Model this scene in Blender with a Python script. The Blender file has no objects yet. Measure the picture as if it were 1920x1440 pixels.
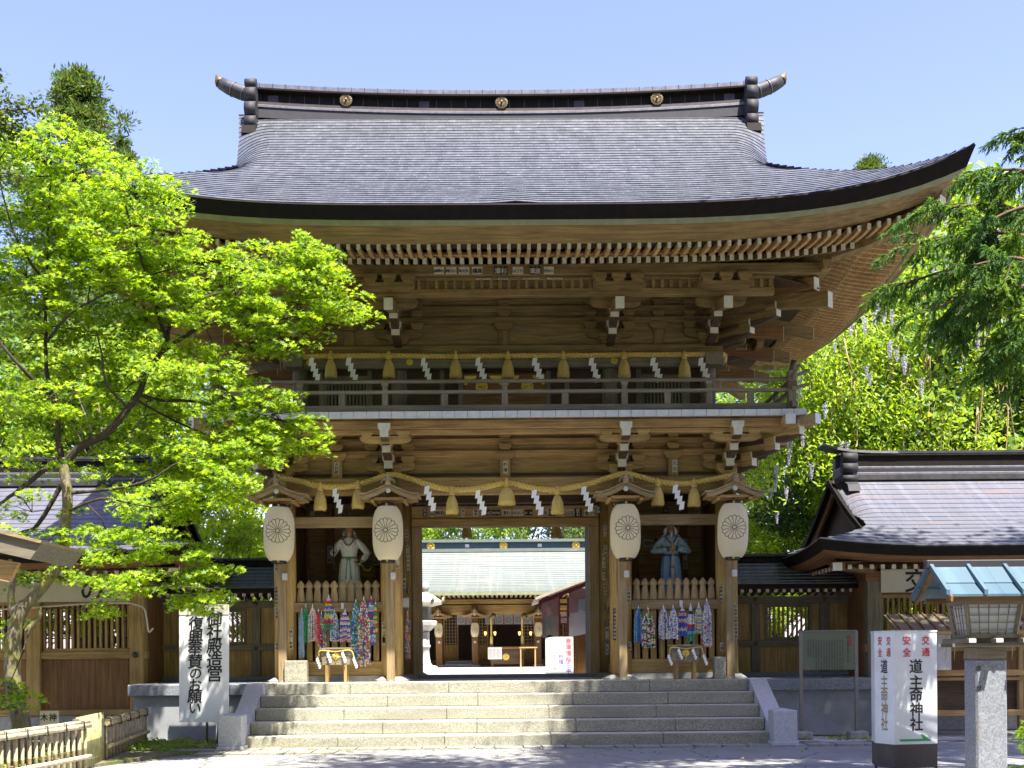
import bpy, bmesh, math, random
import numpy as np
from mathutils import Vector, Matrix, Euler
R = math.radians
sc = bpy.context.scene
col = sc.collection

# ---------------------------------------------------------------- camera, sky, sun, exposure
cam_d = bpy.data.cameras.new('camera'); cam = bpy.data.objects.new('camera', cam_d); col.objects.link(cam)
sc.camera = cam
FPX = 2112.0; CAMX = -0.10; CAMY = -24.0; CAMZ = 1.75
cam_d.sensor_width = 36.0; cam_d.lens = FPX / 1920 * 36; cam_d.shift_y = (1226 - 720) / 1920.0
cam_d.clip_end = 2000; cam_d.clip_start = 0.1
CROT = Matrix.Rotation(R(-0.5), 3, 'Z') @ Matrix.Rotation(R(90), 3, 'X') @ Matrix.Rotation(R(-0.5), 3, 'Z')
cam.location = (CAMX, CAMY, CAMZ); cam.rotation_euler = CROT.to_euler()
def W(x, y, Y):
    """the point of the plane Y = const seen at pixel x, y of the photograph (1920 x 1440)"""
    d = CROT @ Vector(((x - 960) / FPX, (1226 - y) / FPX, -1.0))
    t = (Y - CAMY) / d.y
    return Vector((CAMX + d.x * t, Y, CAMZ + d.z * t))
SUN = Vector((0.22, -0.42, 1.0)).normalized()          # towards the sun
w = bpy.data.worlds.new('World'); sc.world = w; w.use_nodes = True
nt = w.node_tree; bg = nt.nodes['Background']
sky = nt.nodes.new('ShaderNodeTexSky'); sky.sky_type = 'NISHITA'; sky.sun_disc = False
sky.sun_elevation = math.asin(SUN.z); sky.sun_rotation = math.atan2(SUN.x, SUN.y)
sky.air_density = 1.0; sky.dust_density = 1.2; sky.ozone_density = 2.2; sky.altitude = 200
tint = nt.nodes.new('ShaderNodeMix'); tint.data_type = 'RGBA'; tint.blend_type = 'MULTIPLY'; tint.inputs[0].default_value = 1.0; tint.inputs[7].default_value = (1.04, .86, 1.10, 1)
nt.links.new(sky.outputs[0], tint.inputs[6]); nt.links.new(tint.outputs[2], bg.inputs[0]); bg.inputs[1].default_value = 0.125
sl = bpy.data.lights.new('sun', 'SUN'); sl.energy = 5.0; sl.angle = R(0.53); sl.color = (1.0, 0.95, 0.86)
so = bpy.data.objects.new('sun', sl); col.objects.link(so); so.rotation_euler = SUN.to_track_quat('Z', 'Y').to_euler()
so.location = (8, -15, 30)
sc.view_settings.view_transform = 'Standard'; sc.view_settings.look = 'None'
sc.view_settings.exposure = 1.72; sc.view_settings.gamma = 1.0
sc.render.resolution_x = 1024; sc.render.resolution_y = 768
sc.cycles.max_bounces = 6; sc.cycles.transparent_max_bounces = 4
try: sc.cycles.sample_clamp_indirect = 6.0
except Exception: pass

# ---------------------------------------------------------------- materials
MATS = {}
def newmat(name):
    m = bpy.data.materials.new(name); m.use_nodes = True; MATS[name] = m
    return m, m.node_tree, m.node_tree.nodes['Principled BSDF']
def N(nt, typ, **k):
    n = nt.nodes.new(typ)
    for a, v in k.items(): setattr(n, a, v)
    return n
def ramp(nt, src, stops):
    r = N(nt, 'ShaderNodeValToRGB'); e = r.color_ramp.elements
    while len(e) < len(stops): e.new(0.5)
    for i, (p, c) in enumerate(stops):
        e[i].position = p; e[i].color = (*c, 1)
    nt.links.new(src, r.inputs[0]); return r.outputs[0]
def noise(nt, scale=(1, 1, 1), sc_=5.0, det=4.0, rough=.6, coord='Object', dist=0.0):
    tc = N(nt, 'ShaderNodeTexCoord'); mp = N(nt, 'ShaderNodeMapping'); mp.inputs['Scale'].default_value = scale
    nt.links.new(tc.outputs[coord], mp.inputs[0])
    n = N(nt, 'ShaderNodeTexNoise'); n.inputs['Scale'].default_value = sc_; n.inputs['Detail'].default_value = det
    n.inputs['Roughness'].default_value = rough; n.inputs['Distortion'].default_value = dist
    nt.links.new(mp.outputs[0], n.inputs['Vector']); return n.outputs['Fac'], mp.outputs[0]
def mix(nt, a, b, fac, mode='MIX'):
    m = N(nt, 'ShaderNodeMix', data_type='RGBA', blend_type=mode)
    for s, v in ((m.inputs['Factor'], fac), (m.inputs[6], a), (m.inputs[7], b)):
        if isinstance(v, bpy.types.NodeSocket): nt.links.new(v, s)
        elif isinstance(v, (int, float)): s.default_value = v
        else: s.default_value = (*v, 1)
    return m.outputs[2]
def bump(nt, p, h, strength=.3, dist=.01):
    b = N(nt, 'ShaderNodeBump'); b.inputs['Strength'].default_value = strength; b.inputs['Distance'].default_value = dist
    nt.links.new(h, b.inputs['Height']); nt.links.new(b.outputs[0], p.inputs['Normal'])
def obj_random(nt, colr, amt):
    oi = N(nt, 'ShaderNodeObjectInfo'); hv = N(nt, 'ShaderNodeHueSaturation'); mr = N(nt, 'ShaderNodeMapRange')
    nt.links.new(oi.outputs['Random'], mr.inputs['Value']); mr.inputs['To Min'].default_value = 1 - amt; mr.inputs['To Max'].default_value = 1 + amt
    nt.links.new(mr.outputs[0], hv.inputs['Value']); nt.links.new(colr, hv.inputs['Color']); return hv.outputs[0]
def wood(name, c0, c1, axis, rough=.72, amt=.14, stain=.5):
    m, nt, p = newmat(name)
    s = [22, 22, 22]; s['xyz'.index(axis)] = 1.1
    f, _ = noise(nt, s, 1.0, 6, .62, dist=.6)
    c = ramp(nt, f, [(.3, c0), (.5, [(a + b) / 2 for a, b in zip(c0, c1)]), (.72, c1)])
    f2, _ = noise(nt, (1, 1, 1), 1.3, 4, .6)
    c = mix(nt, c, [v * .55 for v in c0], ramp(nt, f2, [(.45, (0, 0, 0)), (.8, (stain,) * 3)]))
    c = obj_random(nt, c, amt)
    nt.links.new(c, p.inputs['Base Color']); p.inputs['Roughness'].default_value = rough
    bump(nt, p, f, .35, .006)
for a in 'xyz':
    wood('wood_' + a, (.19, .118, .034), (.52, .35, .122), a)
    wood('warm_wood_' + a, (.24, .135, .042), (.58, .375, .145), a)
    wood('grey_wood_' + a, (.115, .097, .062), (.255, .222, .15), a)
    wood('brown_wood_' + a, (.12, .056, .016), (.30, .15, .047), a)
    wood('pale_wood_' + a, (.20, .135, .06), (.42, .31, .165), a)
    wood('old_wood_' + a, (.10, .064, .018), (.335, .225, .072), a)  # darker copy of wood: shade of the upper storey put into its colour
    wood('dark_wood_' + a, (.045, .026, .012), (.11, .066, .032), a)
def plain(name, c, rough=.6, metal=0.0, var=.0, vs=6.0, bmp=0.0, amt=.0, spec=.5, c2=None):
    m, nt, p = newmat(name)
    p.inputs['Base Color'].default_value = (*c, 1); p.inputs['Roughness'].default_value = rough
    p.inputs['Metallic'].default_value = metal; p.inputs['Specular IOR Level'].default_value = spec
    if var or c2 or amt or bmp:
        f, _ = noise(nt, (1, 1, 1), vs, 5, .65)
        lo = c2 if c2 else [v * (1 - var) for v in c]
        cc = ramp(nt, f, [(.35, lo), (.65, c)])
        if amt: cc = obj_random(nt, cc, amt)
        nt.links.new(cc, p.inputs['Base Color'])
        if bmp: bump(nt, p, f, bmp, .01)
    return m
plain('white_paint', (.60, .58, .44), .6, var=.16, vs=9)
plain('cool_white', (.60, .62, .62), .55, var=.15, vs=7)
plain('paper', (.88, .88, .86), .85, var=.05, vs=4)
plain('sticker_paper', (.62, .58, .46), .8, var=.25, vs=14)
plain('ink', (.012, .012, .014), .6)
plain('faded_ink', (.30, .24, .16), .7)
plain('red_ink', (.52, .02, .03), .5)
plain('pink_ink', (.75, .18, .22), .6)
plain('blue_ink', (.25, .25, .62), .6)
plain('green_ink', (.02, .30, .09), .5)
plain('black_lacquer', (.012, .012, .012), .35)
plain('gold', (.85, .58, .13), .38, metal=.85, var=.3, vs=40)
plain('dull_gold', (.20, .15, .07), .5, metal=.6, var=.35, vs=50)
plain('rope', (.80, .57, .14), .8, var=.35, vs=30, bmp=.3)
plain('straw', (.74, .55, .16), .85, var=.45, vs=60, bmp=.3)
plain('dark_metal', (.05, .05, .06), .45, metal=.4)
plain('ridge_metal', (.055, .052, .054), .6, metal=.2, var=.5, vs=5)
plain('pale_ridge', (.17, .17, .19), .45, metal=.3, var=.4, vs=9)
plain('eave_copper', (.014, .010, .007), .8, var=.4, vs=6, spec=.2)
plain('old_green_board', (.25, .27, .15), .7, var=.25, vs=5)
plain('stone_grey', (.33, .33, .31), .8, var=.3, vs=12, bmp=.2)
plain('stone_white', (.62, .60, .55), .8, var=.2, vs=10)
plain('concrete', (.30, .31, .32), .85, var=.25, vs=2.5, bmp=.15)
plain('red_steel', (.30, .055, .035), .55, var=.2)
plain('skin', (.46, .25, .14), .6, var=.2, vs=14)
plain('white_robe', (.76, .77, .71), .75, var=.14, vs=5)
plain('blue_robe', (.34, .47, .54), .75, var=.2, vs=5)
plain('blue_skirt', (.22, .37, .58), .75, var=.2, vs=5)
plain('navy_sash', (.05, .10, .32), .7)
plain('green_sash', (.16, .34, .24), .7, var=.2)
plain('bead_red', (.35, .08, .04), .5)
plain('bead_dark', (.05, .06, .06), .5)
plain('glass_dark', (.03, .035, .045), .15)
plain('tarp_pink', (.62, .36, .33), .8, var=.15, vs=3)
plain('tarp_white', (.80, .76, .75), .8, var=.05, vs=3)
plain('canvas', (.45, .40, .32), .85, var=.2, vs=3)
plain('shoji', (.55, .58, .60), .6, var=.15, vs=3)
plain('info_metal', (.12, .14, .085), .55, var=.1, vs=3)
plain('post_metal', (.22, .20, .17), .5, metal=.3, var=.2)
plain('brown_paint', (.075, .058, .055), .6, var=.25, vs=4)
plain('weather_paint', (.105, .088, .062), .6, var=.25, vs=4)
plain('sign_white', (.68, .72, .76), .35, var=.14, vs=2.5, spec=.6)
plain('cable', (.60, .57, .48), .6)
plain('bamboo', (.50, .40, .22), .55, var=.4, vs=9, amt=.15)
plain('pale_bamboo', (.58, .49, .31), .55, var=.35, vs=9, amt=.15)
plain('green_bamboo', (.32, .31, .13), .55, var=.35, vs=9, amt=.15)
plain('dark_bamboo', (.15, .10, .05), .6, var=.4, vs=12)
plain('cream_board', (.60, .58, .44), .7, var=.1, vs=2)
plain('dark_bark', (.060, .045, .032), .9, var=.5, vs=12, bmp=.8)
plain('bark', (.14, .115, .085), .9, var=.55, vs=11, bmp=.8)
plain('cedar_bark', (.16, .10, .07), .9, var=.5, vs=9, bmp=.8)
m, nt, p = newmat('lit_glow'); p.inputs['Emission Color'].default_value = (1, .55, .15, 1); p.inputs['Emission Strength'].default_value = 1.2; p.inputs['Base Color'].default_value = (.8, .5, .2, 1)
CR = {'crane_white': (.72, .71, .68), 'crane_red': (.60, .03, .05), 'crane_blue': (.06, .15, .55), 'crane_sky': (.20, .48, .68), 'crane_green': (.02, .33, .16),
      'crane_pink': (.80, .40, .44), 'crane_yellow': (.75, .58, .08), 'crane_orange': (.80, .22, .05), 'crane_purple': (.28, .20, .50), 'crane_black': (.06, .06, .07), 'crane_lilac': (.55, .55, .72)}
for k, v in CR.items(): plain(k, v, .6, amt=.05)
# moss-grown bark
m, nt, p = newmat('mossy_bark')
f, _ = noise(nt, (1, 1, 1), 3.2, 5, .6); g, _ = noise(nt, (1, 1, .5), 16, 5, .7)
c = mix(nt, ramp(nt, g, [(.35, (.10, .085, .06)), (.65, (.27, .235, .17))]), (.20, .19, .035), ramp(nt, f, [(.46, (0, 0, 0)), (.6, (.85,) * 3)]))
nt.links.new(c, p.inputs['Base Color']); p.inputs['Roughness'].default_value = .95; bump(nt, p, g, .8, .02)
# granite
def granite(name, c0, c1, stain=0.0):
    m, nt, p = newmat(name)
    f, _ = noise(nt, (1, 1, 1), 45, 3, .8)
    c = ramp(nt, f, [(.36, c0), (.5, [(a + b) / 2 for a, b in zip(c0, c1)]), (.62, c1)])
    g, _ = noise(nt, (.6, .6, 2.5), 1.4, 5, .65)
    c = mix(nt, c, [v * .45 for v in c1], ramp(nt, g, [(.42, (0, 0, 0)), (.75, (stain,) * 3)]))
    nt.links.new(c, p.inputs['Base Color']); p.inputs['Roughness'].default_value = .75; bump(nt, p, f, .25, .004)
granite('granite_step', (.15, .145, .105), (.45, .43, .33), .85)
granite('granite_sunlit', (.40, .385, .32), (.62, .60, .53), .2)  # paler copy of the step stone: sunlight on the treads put into its colour
granite('granite_pale', (.34, .35, .37), (.60, .61, .63), .2)
granite('granite_dark', (.13, .14, .16), (.30, .32, .35), .5)
# roof sheets: horizontal rows come from geometry, vertical seams and streaks from here
def roof_mat(name, c, c2, seam, rough, metal, sx=.42, sy=.12, rust=None):
    m, nt, p = newmat(name)
    tc = N(nt, 'ShaderNodeTexCoord'); uv = N(nt, 'ShaderNodeUVMap'); uv.uv_map = 'UVMap'
    br = N(nt, 'ShaderNodeTexBrick'); br.inputs['Scale'].default_value = 1.0
    br.inputs['Color1'].default_value = (*c, 1); br.inputs['Color2'].default_value = (*c2, 1); br.inputs['Mortar'].default_value = (*seam, 1)
    br.inputs['Mortar Size'].default_value = .010; br.inputs['Brick Width'].default_value = sx; br.inputs['Row Height'].default_value = sy
    br.offset = .12; br.offset_frequency = 2; br.inputs['Mortar Smooth'].default_value = .6
    nt.links.new(uv.outputs[0], br.inputs['Vector'])
    f, _ = noise(nt, (2.5, .5, .5), 2.0, 5, .65)
    cc = mix(nt, br.outputs['Color'], [v * .72 for v in c], ramp(nt, f, [(.4, (0, 0, 0)), (.8, (.6,) * 3)]))
    mp2 = N(nt, 'ShaderNodeMapping'); mp2.inputs['Scale'].default_value = (2.2, .05, 1); nt.links.new(uv.outputs[0], mp2.inputs[0])
    sn = N(nt, 'ShaderNodeTexNoise'); sn.inputs['Scale'].default_value = 2.0; sn.inputs['Detail'].default_value = 6; sn.inputs['Roughness'].default_value = .7; nt.links.new(mp2.outputs[0], sn.inputs['Vector'])
    cc = mix(nt, cc, [min(1, v * 1.7 + .02) for v in c], ramp(nt, sn.outputs['Fac'], [(.52, (0, 0, 0)), (.72, (.55,) * 3)]))
    if rust:
        g, _ = noise(nt, (.35, 3, 3), 1.2, 4, .6)
        cc = mix(nt, cc, rust, ramp(nt, g, [(.60, (0, 0, 0)), (.68, (.75,) * 3)]))
    nt.links.new(cc, p.inputs['Base Color']); p.inputs['Roughness'].default_value = rough; p.inputs['Metallic'].default_value = metal
    nt.links.new(ramp(nt, f, [(.3, (rough - .08,) * 3), (.7, (rough + .14,) * 3)]), p.inputs['Roughness'])
roof_mat('roof_copper', (.135, .143, .156), (.105, .112, .122), (.20, .20, .22), .36, .30, .42, 1.0)
plain('roof_edge', (.035, .033, .036), .7, var=.3, vs=4)  # on the row lips: overhang shadow put into the colour
plain('dark_slate', (.032, .030, .033), .7, var=.4, vs=5)
roof_mat('office_roof', (.145, .15, .185), (.17, .17, .20), (.23, .23, .24), .42, .35, .46, .28, rust=(.26, .16, .13))
roof_mat('green_roof', (.25, .28, .25), (.215, .245, .215), (.16, .19, .17), .42, .25, .9, .3, rust=(.50, .33, .24))
roof_mat('wing_roof', (.10, .13, .12), (.13, .16, .14), (.05, .06, .06), .45, .3, .4, .2)
roof_mat('blue_roof', (.07, .125, .165), (.065, .115, .155), (.05, .09, .12), .5, .2, 1.5, 1.5)
# leaves
def leaf(name, c, trans=.45, amt=.0, rough=.5):
    m, nt, p = newmat(name)
    p.inputs['Base Color'].default_value = (*c, 1); p.inputs['Roughness'].default_value = rough; p.inputs['Specular IOR Level'].default_value = .3
    t = N(nt, 'ShaderNodeBsdfTranslucent'); t.inputs[0].default_value = (min(1, c[0] * 2.6), min(1, c[1] * 2.4), c[2] * 1.2, 1)
    ms = N(nt, 'ShaderNodeMixShader'); ms.inputs[0].default_value = trans
    nt.links.new(p.outputs[0], ms.inputs[1]); nt.links.new(t.outputs[0], ms.inputs[2]); nt.links.new(ms.outputs[0], nt.nodes['Material Output'].inputs[0])
leaf('maple_a', (.24, .35, .012)); leaf('maple_b', (.155, .26, .012)); leaf('maple_c', (.27, .385, .016)); leaf('maple_d', (.055, .13, .016), .3)
leaf('broad_a', (.11, .20, .03), .4); leaf('broad_b', (.06, .13, .02), .4); leaf('broad_c', (.24, .32, .035), .45)
leaf('dark_a', (.045, .08, .018), .3); leaf('dark_b', (.09, .12, .022), .3)
leaf('needle_a', (.07, .16, .03), .4); leaf('needle_b', (.17, .28, .03), .45); leaf('needle_c', (.035, .10, .035), .35)
leaf('cherry_a', (.30, .42, .05), .5); leaf('wisteria_flower', (.42, .36, .62), .35); leaf('dry_leaf', (.30, .20, .07), .3)
# lantern paper
m, nt, p = newmat('lantern_paper')
p.inputs['Base Color'].default_value = (.90, .83, .62, 1); p.inputs['Roughness'].default_value = .6
t = N(nt, 'ShaderNodeBsdfTranslucent'); t.inputs[0].default_value = (1, .93, .70, 1)
ms = N(nt, 'ShaderNodeMixShader'); ms.inputs[0].default_value = .55
nt.links.new(p.outputs[0], ms.inputs[1]); nt.links.new(t.outputs[0], ms.inputs[2]); nt.links.new(ms.outputs[0], nt.nodes['Material Output'].inputs[0])
# asphalt: fine aggregate, worn patches and cracks
m, nt, p = newmat('asphalt')
f, v = noise(nt, (1, 1, 1), 60, 3, .8); g, _ = noise(nt, (1, 1, 1), .9, 5, .6)
c = ramp(nt, f, [(.35, (.17, .168, .165)), (.65, (.33, .328, .32))])
c = mix(nt, c, (.19, .175, .15), ramp(nt, g, [(.45, (0, 0, 0)), (.75, (.7,) * 3)]))
vo = N(nt, 'ShaderNodeTexVoronoi', feature='DISTANCE_TO_EDGE'); vo.inputs['Scale'].default_value = .55
nd = N(nt, 'ShaderNodeTexNoise'); nd.inputs['Scale'].default_value = 2.5; nt.links.new(v, nd.inputs['Vector'])
ad = N(nt, 'ShaderNodeMix', data_type='VECTOR'); ad.inputs[0].default_value = .18; nt.links.new(v, ad.inputs[4]); nt.links.new(nd.outputs['Color'], ad.inputs[5]); nt.links.new(ad.outputs[1], vo.inputs['Vector'])
c = mix(nt, c, (.07, .065, .06), ramp(nt, vo.outputs['Distance'], [(0, (.9,) * 3), (.012, (0, 0, 0))]))
nt.links.new(c, p.inputs['Base Color']); p.inputs['Roughness'].default_value = .9; bump(nt, p, f, .5, .01)
# soil with moss
m, nt, p = newmat('garden_soil')
f, _ = noise(nt, (1, 1, 1), 1.7, 6, .65); g, _ = noise(nt, (1, 1, 1), 25, 4, .7)
c = mix(nt, ramp(nt, g, [(.3, (.09, .07, .045)), (.7, (.24, .20, .13))]), (.10, .13, .02), ramp(nt, f, [(.45, (0, 0, 0)), (.6, (.9,) * 3)]))
nt.links.new(c, p.inputs['Base Color']); p.inputs['Roughness'].default_value = .95; bump(nt, p, g, .7, .02)
m, nt, p = newmat('gravel')
f, _ = noise(nt, (1, 1, 1), 22, 4, .8)
c = ramp(nt, f, [(.3, (.25, .24, .22)), (.7, (.62, .60, .56))])
nt.links.new(c, p.inputs['Base Color']); p.inputs['Roughness'].default_value = .95; bump(nt, p, f, .6, .02)
# weathered wall boards with grey water marks (the big boards between the brackets)
wall_cols = {'wall_board': ((.19, .12, .034), (.50, .335, .115)), 'old_wall_board': ((.10, .066, .020), (.32, .215, .07))}  # the second pair has upper-storey shade put into its colour
for wn, (w0, w1) in wall_cols.items():
  m, nt, p = newmat(wn)
  f, _ = noise(nt, (.9, 6, 12), 1.0, 6, .65, dist=1.0); g, _ = noise(nt, (.8, 1, 2.2), 1.3, 5, .6)
  c = ramp(nt, f, [(.3, w0), (.7, w1)])
  c = mix(nt, c, (.10, .092, .075), ramp(nt, g, [(.5, (0, 0, 0)), (.8, (.7,) * 3)]))
  nt.links.new(c, p.inputs['Base Color']); p.inputs['Roughness'].default_value = .75; bump(nt, p, f, .3, .005)

# ---------------------------------------------------------------- mesh building
WLOC = {}
def tag(o, label=None, cat=None, group=None, kind=None):
    if label: o['label'] = label
    if cat: o['category'] = cat
    if group: o['group'] = group
    if kind: o['kind'] = kind
    return o
def thing(name, label, cat, loc=(0, 0, 0), group=None, rz=0.0):
    o = bpy.data.objects.new(name, None); col.objects.link(o); o.location = loc; o.rotation_euler = (0, 0, rz)
    o.empty_display_size = .3; WLOC[o.name] = Vector(loc)
    return tag(o, label, cat, group)
class MB:
    def __init__(s): s.v = []; s.f = []; s.m = []; s.uv = None; s.names = []; s.sm = []
    def slot(s, n):
        if n not in s.names: s.names.append(n)
        return s.names.index(n)
    def add(s, vs, fs, mat, smooth=False):
        b = len(s.v); s.v.extend([tuple(v) for v in vs]); k = s.slot(mat)
        for f in fs: s.f.append(tuple(b + i for i in f)); s.m.append(k); s.sm.append(smooth)
        return s
    def box(s, x0, x1, y0, y1, z0, z1, mat, bev=0.0, M=None):
        x0, x1 = min(x0, x1), max(x0, x1); y0, y1 = min(y0, y1), max(y0, y1); z0, z1 = min(z0, z1), max(z0, z1)
        b = min(bev, (x1 - x0) * .3, (y1 - y0) * .3, (z1 - z0) * .3)
        if b <= 0:
            v = [(x, y, z) for z in (z0, z1) for y in (y0, y1) for x in (x0, x1)]
            f = [(0, 2, 3, 1), (4, 5, 7, 6), (0, 1, 5, 4), (2, 6, 7, 3), (0, 4, 6, 2), (1, 3, 7, 5)]
        else:
            X = (x0, x1); Y = (y0, y1); Z = (z0, z1); v = []; I = {}
            for i in (0, 1):
                for j in (0, 1):
                    for k in (0, 1):
                        sx, sy, sz = (1 - 2 * i) * b, (1 - 2 * j) * b, (1 - 2 * k) * b
                        for a, p in ((0, (X[i], Y[j] + sy, Z[k] + sz)), (1, (X[i] + sx, Y[j], Z[k] + sz)), (2, (X[i] + sx, Y[j] + sy, Z[k]))):
                            I[i, j, k, a] = len(v); v.append(p)
            f = []
            def q(*a):
                c = [I[t] for t in a]
                n = (Vector(v[c[1]]) - Vector(v[c[0]])).cross(Vector(v[c[2]]) - Vector(v[c[1]]))
                m = sum((Vector(v[t]) for t in c), Vector()) / len(c) - Vector(((x0 + x1) / 2, (y0 + y1) / 2, (z0 + z1) / 2))
                f.append(tuple(c if n.dot(m) > 0 else c[::-1]))
            for i in (0, 1):
                q((i, 0, 0, 0), (i, 1, 0, 0), (i, 1, 1, 0), (i, 0, 1, 0)); q((0, i, 0, 1), (1, i, 0, 1), (1, i, 1, 1), (0, i, 1, 1)); q((0, 0, i, 2), (1, 0, i, 2), (1, 1, i, 2), (0, 1, i, 2))
            for i in (0, 1):
                for j in (0, 1):
                    q((i, j, 0, 0), (i, j, 1, 0), (i, j, 1, 1), (i, j, 0, 1)); q((i, 0, j, 0), (i, 1, j, 0), (i, 1, j, 2), (i, 0, j, 2)); q((0, i, j, 1), (1, i, j, 1), (1, i, j, 2), (0, i, j, 2))
                    for k in (0, 1): q((i, j, k, 0), (i, j, k, 1), (i, j, k, 2))
        if M is not None: v = [tuple(M @ Vector(p)) for p in v]
        return s.add(v, f, mat)
    def prism(s, pts, axis, a0, a1, mat, M=None, smooth=False):
        """2-D outline (pairs in the two other axes, in x y z order) swept along axis from a0 to a1"""
        n = len(pts); v = []
        for a in (a0, a1):
            for p, q in pts:
                v.append({'x': (a, p, q), 'y': (p, a, q), 'z': (p, q, a)}[axis])
        f = [tuple(range(n))[::-1], tuple(range(n, 2 * n))] + [(i, (i + 1) % n, (i + 1) % n + n, i + n) for i in range(n)]
        ar = sum(pts[i][0] * pts[(i + 1) % n][1] - pts[(i + 1) % n][0] * pts[i][1] for i in range(n)) * (a1 - a0) * (-1 if axis == 'y' else 1)
        if ar < 0: f = [t[::-1] for t in f]
        if M is not None: v = [tuple(M @ Vector(p)) for p in v]
        return s.add(v, f, mat, smooth)
    def tube(s, path, rad, mat, n=8, cap=True, smooth=True, squash=None):
        P = [Vector(p) for p in path]; m = len(P)
        rad = rad if isinstance(rad, (list, tuple)) else [rad] * m
        v = []; up = Vector((0, 0, 1)); prev = None
        for i, p in enumerate(P):
            t = (P[min(i + 1, m - 1)] - P[max(i - 1, 0)])
            t = t.normalized() if t.length > 1e-9 else Vector((0, 0, 1))
            if prev is None:
                a = t.cross(up if abs(t.z) < .9 else Vector((1, 0, 0))).normalized()
            else:
                a = (prev - t * prev.dot(t)).normalized()
            prev = a; b = t.cross(a)
            for k in range(n):
                an = 2 * math.pi * k / n
                v.append(p + (a * math.cos(an) + b * math.sin(an) * (squash or 1)) * rad[i])
        f = [(i * n + k, (i + 1) * n + k, (i + 1) * n + (k + 1) % n, i * n + (k + 1) % n)[::-1] for i in range(m - 1) for k in range(n)]
        s.add(v, f, mat, smooth)
        if cap:
            b = len(s.v) - len(v)
            s.f.append(tuple(b + k for k in range(n))[::-1]); s.m.append(s.slot(mat)); s.sm.append(False)
            s.f.append(tuple(b + (m - 1) * n + k for k in range(n))); s.m.append(s.slot(mat)); s.sm.append(False)
        return s
    def lathe(s, prof, c, mat, n=16, axis='z', smooth=True, sx=1.0, sy=1.0):
        """prof = [(radius, height)]"""
        v = []; m = len(prof)
        for r, h in prof:
            for k in range(n):
                a = 2 * math.pi * k / n; p = (r * math.cos(a) * sx, r * math.sin(a) * sy)
                q = {'z': (p[0], p[1], h), 'y': (p[0], h, p[1]), 'x': (h, p[0], p[1])}[axis]
                v.append((q[0] + c[0], q[1] + c[1], q[2] + c[2]))
        f = [(i * n + k, i * n + (k + 1) % n, (i + 1) * n + (k + 1) % n, (i + 1) * n + k) for i in range(m - 1) for k in range(n)]
        f += [tuple(range(n))[::-1], tuple(range((m - 1) * n, m * n))]
        if axis == 'y': f = [t[::-1] for t in f]
        return s.add(v, f, mat, smooth)
    def flower(s, c, r, mat, axis='y', t=.03, n=16, sgn=-1):
        """many-petalled round crest, facing -y"""
        K = n * 6; pts = []
        for k in range(K):
            a = 2 * math.pi * k / K; rr = r * (1 - .10 * (1 - abs(math.sin(a * n / 2)) ** .5))
            pts.append((c[0] + rr * math.cos(a), c[2] + rr * math.sin(a)))
        s.prism(pts, 'y', c[1], c[1] - t, mat)
        for k in range(n):
            a = 2 * math.pi * (k + .5) / n; d = Vector((math.cos(a), 0, math.sin(a))); C = Vector((c[0], c[1] - t, c[2]))
            wd = Vector((-d.z, 0, d.x)) * r * .15
            s.add([C + d * r * .22 - wd * .5, C + d * r * .22 + wd * .5, C + d * r * .93 + wd, C + d * r * .93 - wd, C + d * r * .6 + Vector((0, -.5 * t, 0))], [(0, 4, 1), (1, 4, 2), (2, 4, 3), (3, 4, 0)], mat)
        s.lathe([(r * .2, 0), (r * .2, t), (r * .1, t * 1.4)], (c[0], c[1] - t * 2.4, c[2]), mat, 12, 'y')
        return s
    def build(s, name, parent=None, local=False, bevel=0):
        me = bpy.data.meshes.new(name); me.from_pydata(s.v, [], s.f)
        for n in s.names: me.materials.append(MATS[n])
        if len(s.names) > 1: me.polygons.foreach_set('material_index', s.m)
        if any(s.sm): me.polygons.foreach_set('use_smooth', s.sm)
        if s.uv:
            u = me.uv_layers.new(name='UVMap'); a = np.zeros((len(me.loops), 2), dtype=np.float32)
            li = np.zeros(len(me.loops), dtype=np.int32); me.loops.foreach_get('vertex_index', li)
            uvv = np.array(s.uv, dtype=np.float32); a[:] = uvv[li]; u.data.foreach_set('uv', a.ravel())
        me.update()
        o = bpy.data.objects.new(name, me); col.objects.link(o)
        if parent is not None:
            o.parent = parent
            if not local and parent.type == 'EMPTY': o.location = -WLOC[parent.name]
        return o
def copy_tree(o, parent=None):
    c = o.copy(); col.objects.link(c)
    if parent is not None: c.parent = parent
    for ch in list(o.children): copy_tree(ch, c)
    return c
def struct(mb, name): return tag(mb.build(name), kind='structure')

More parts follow.
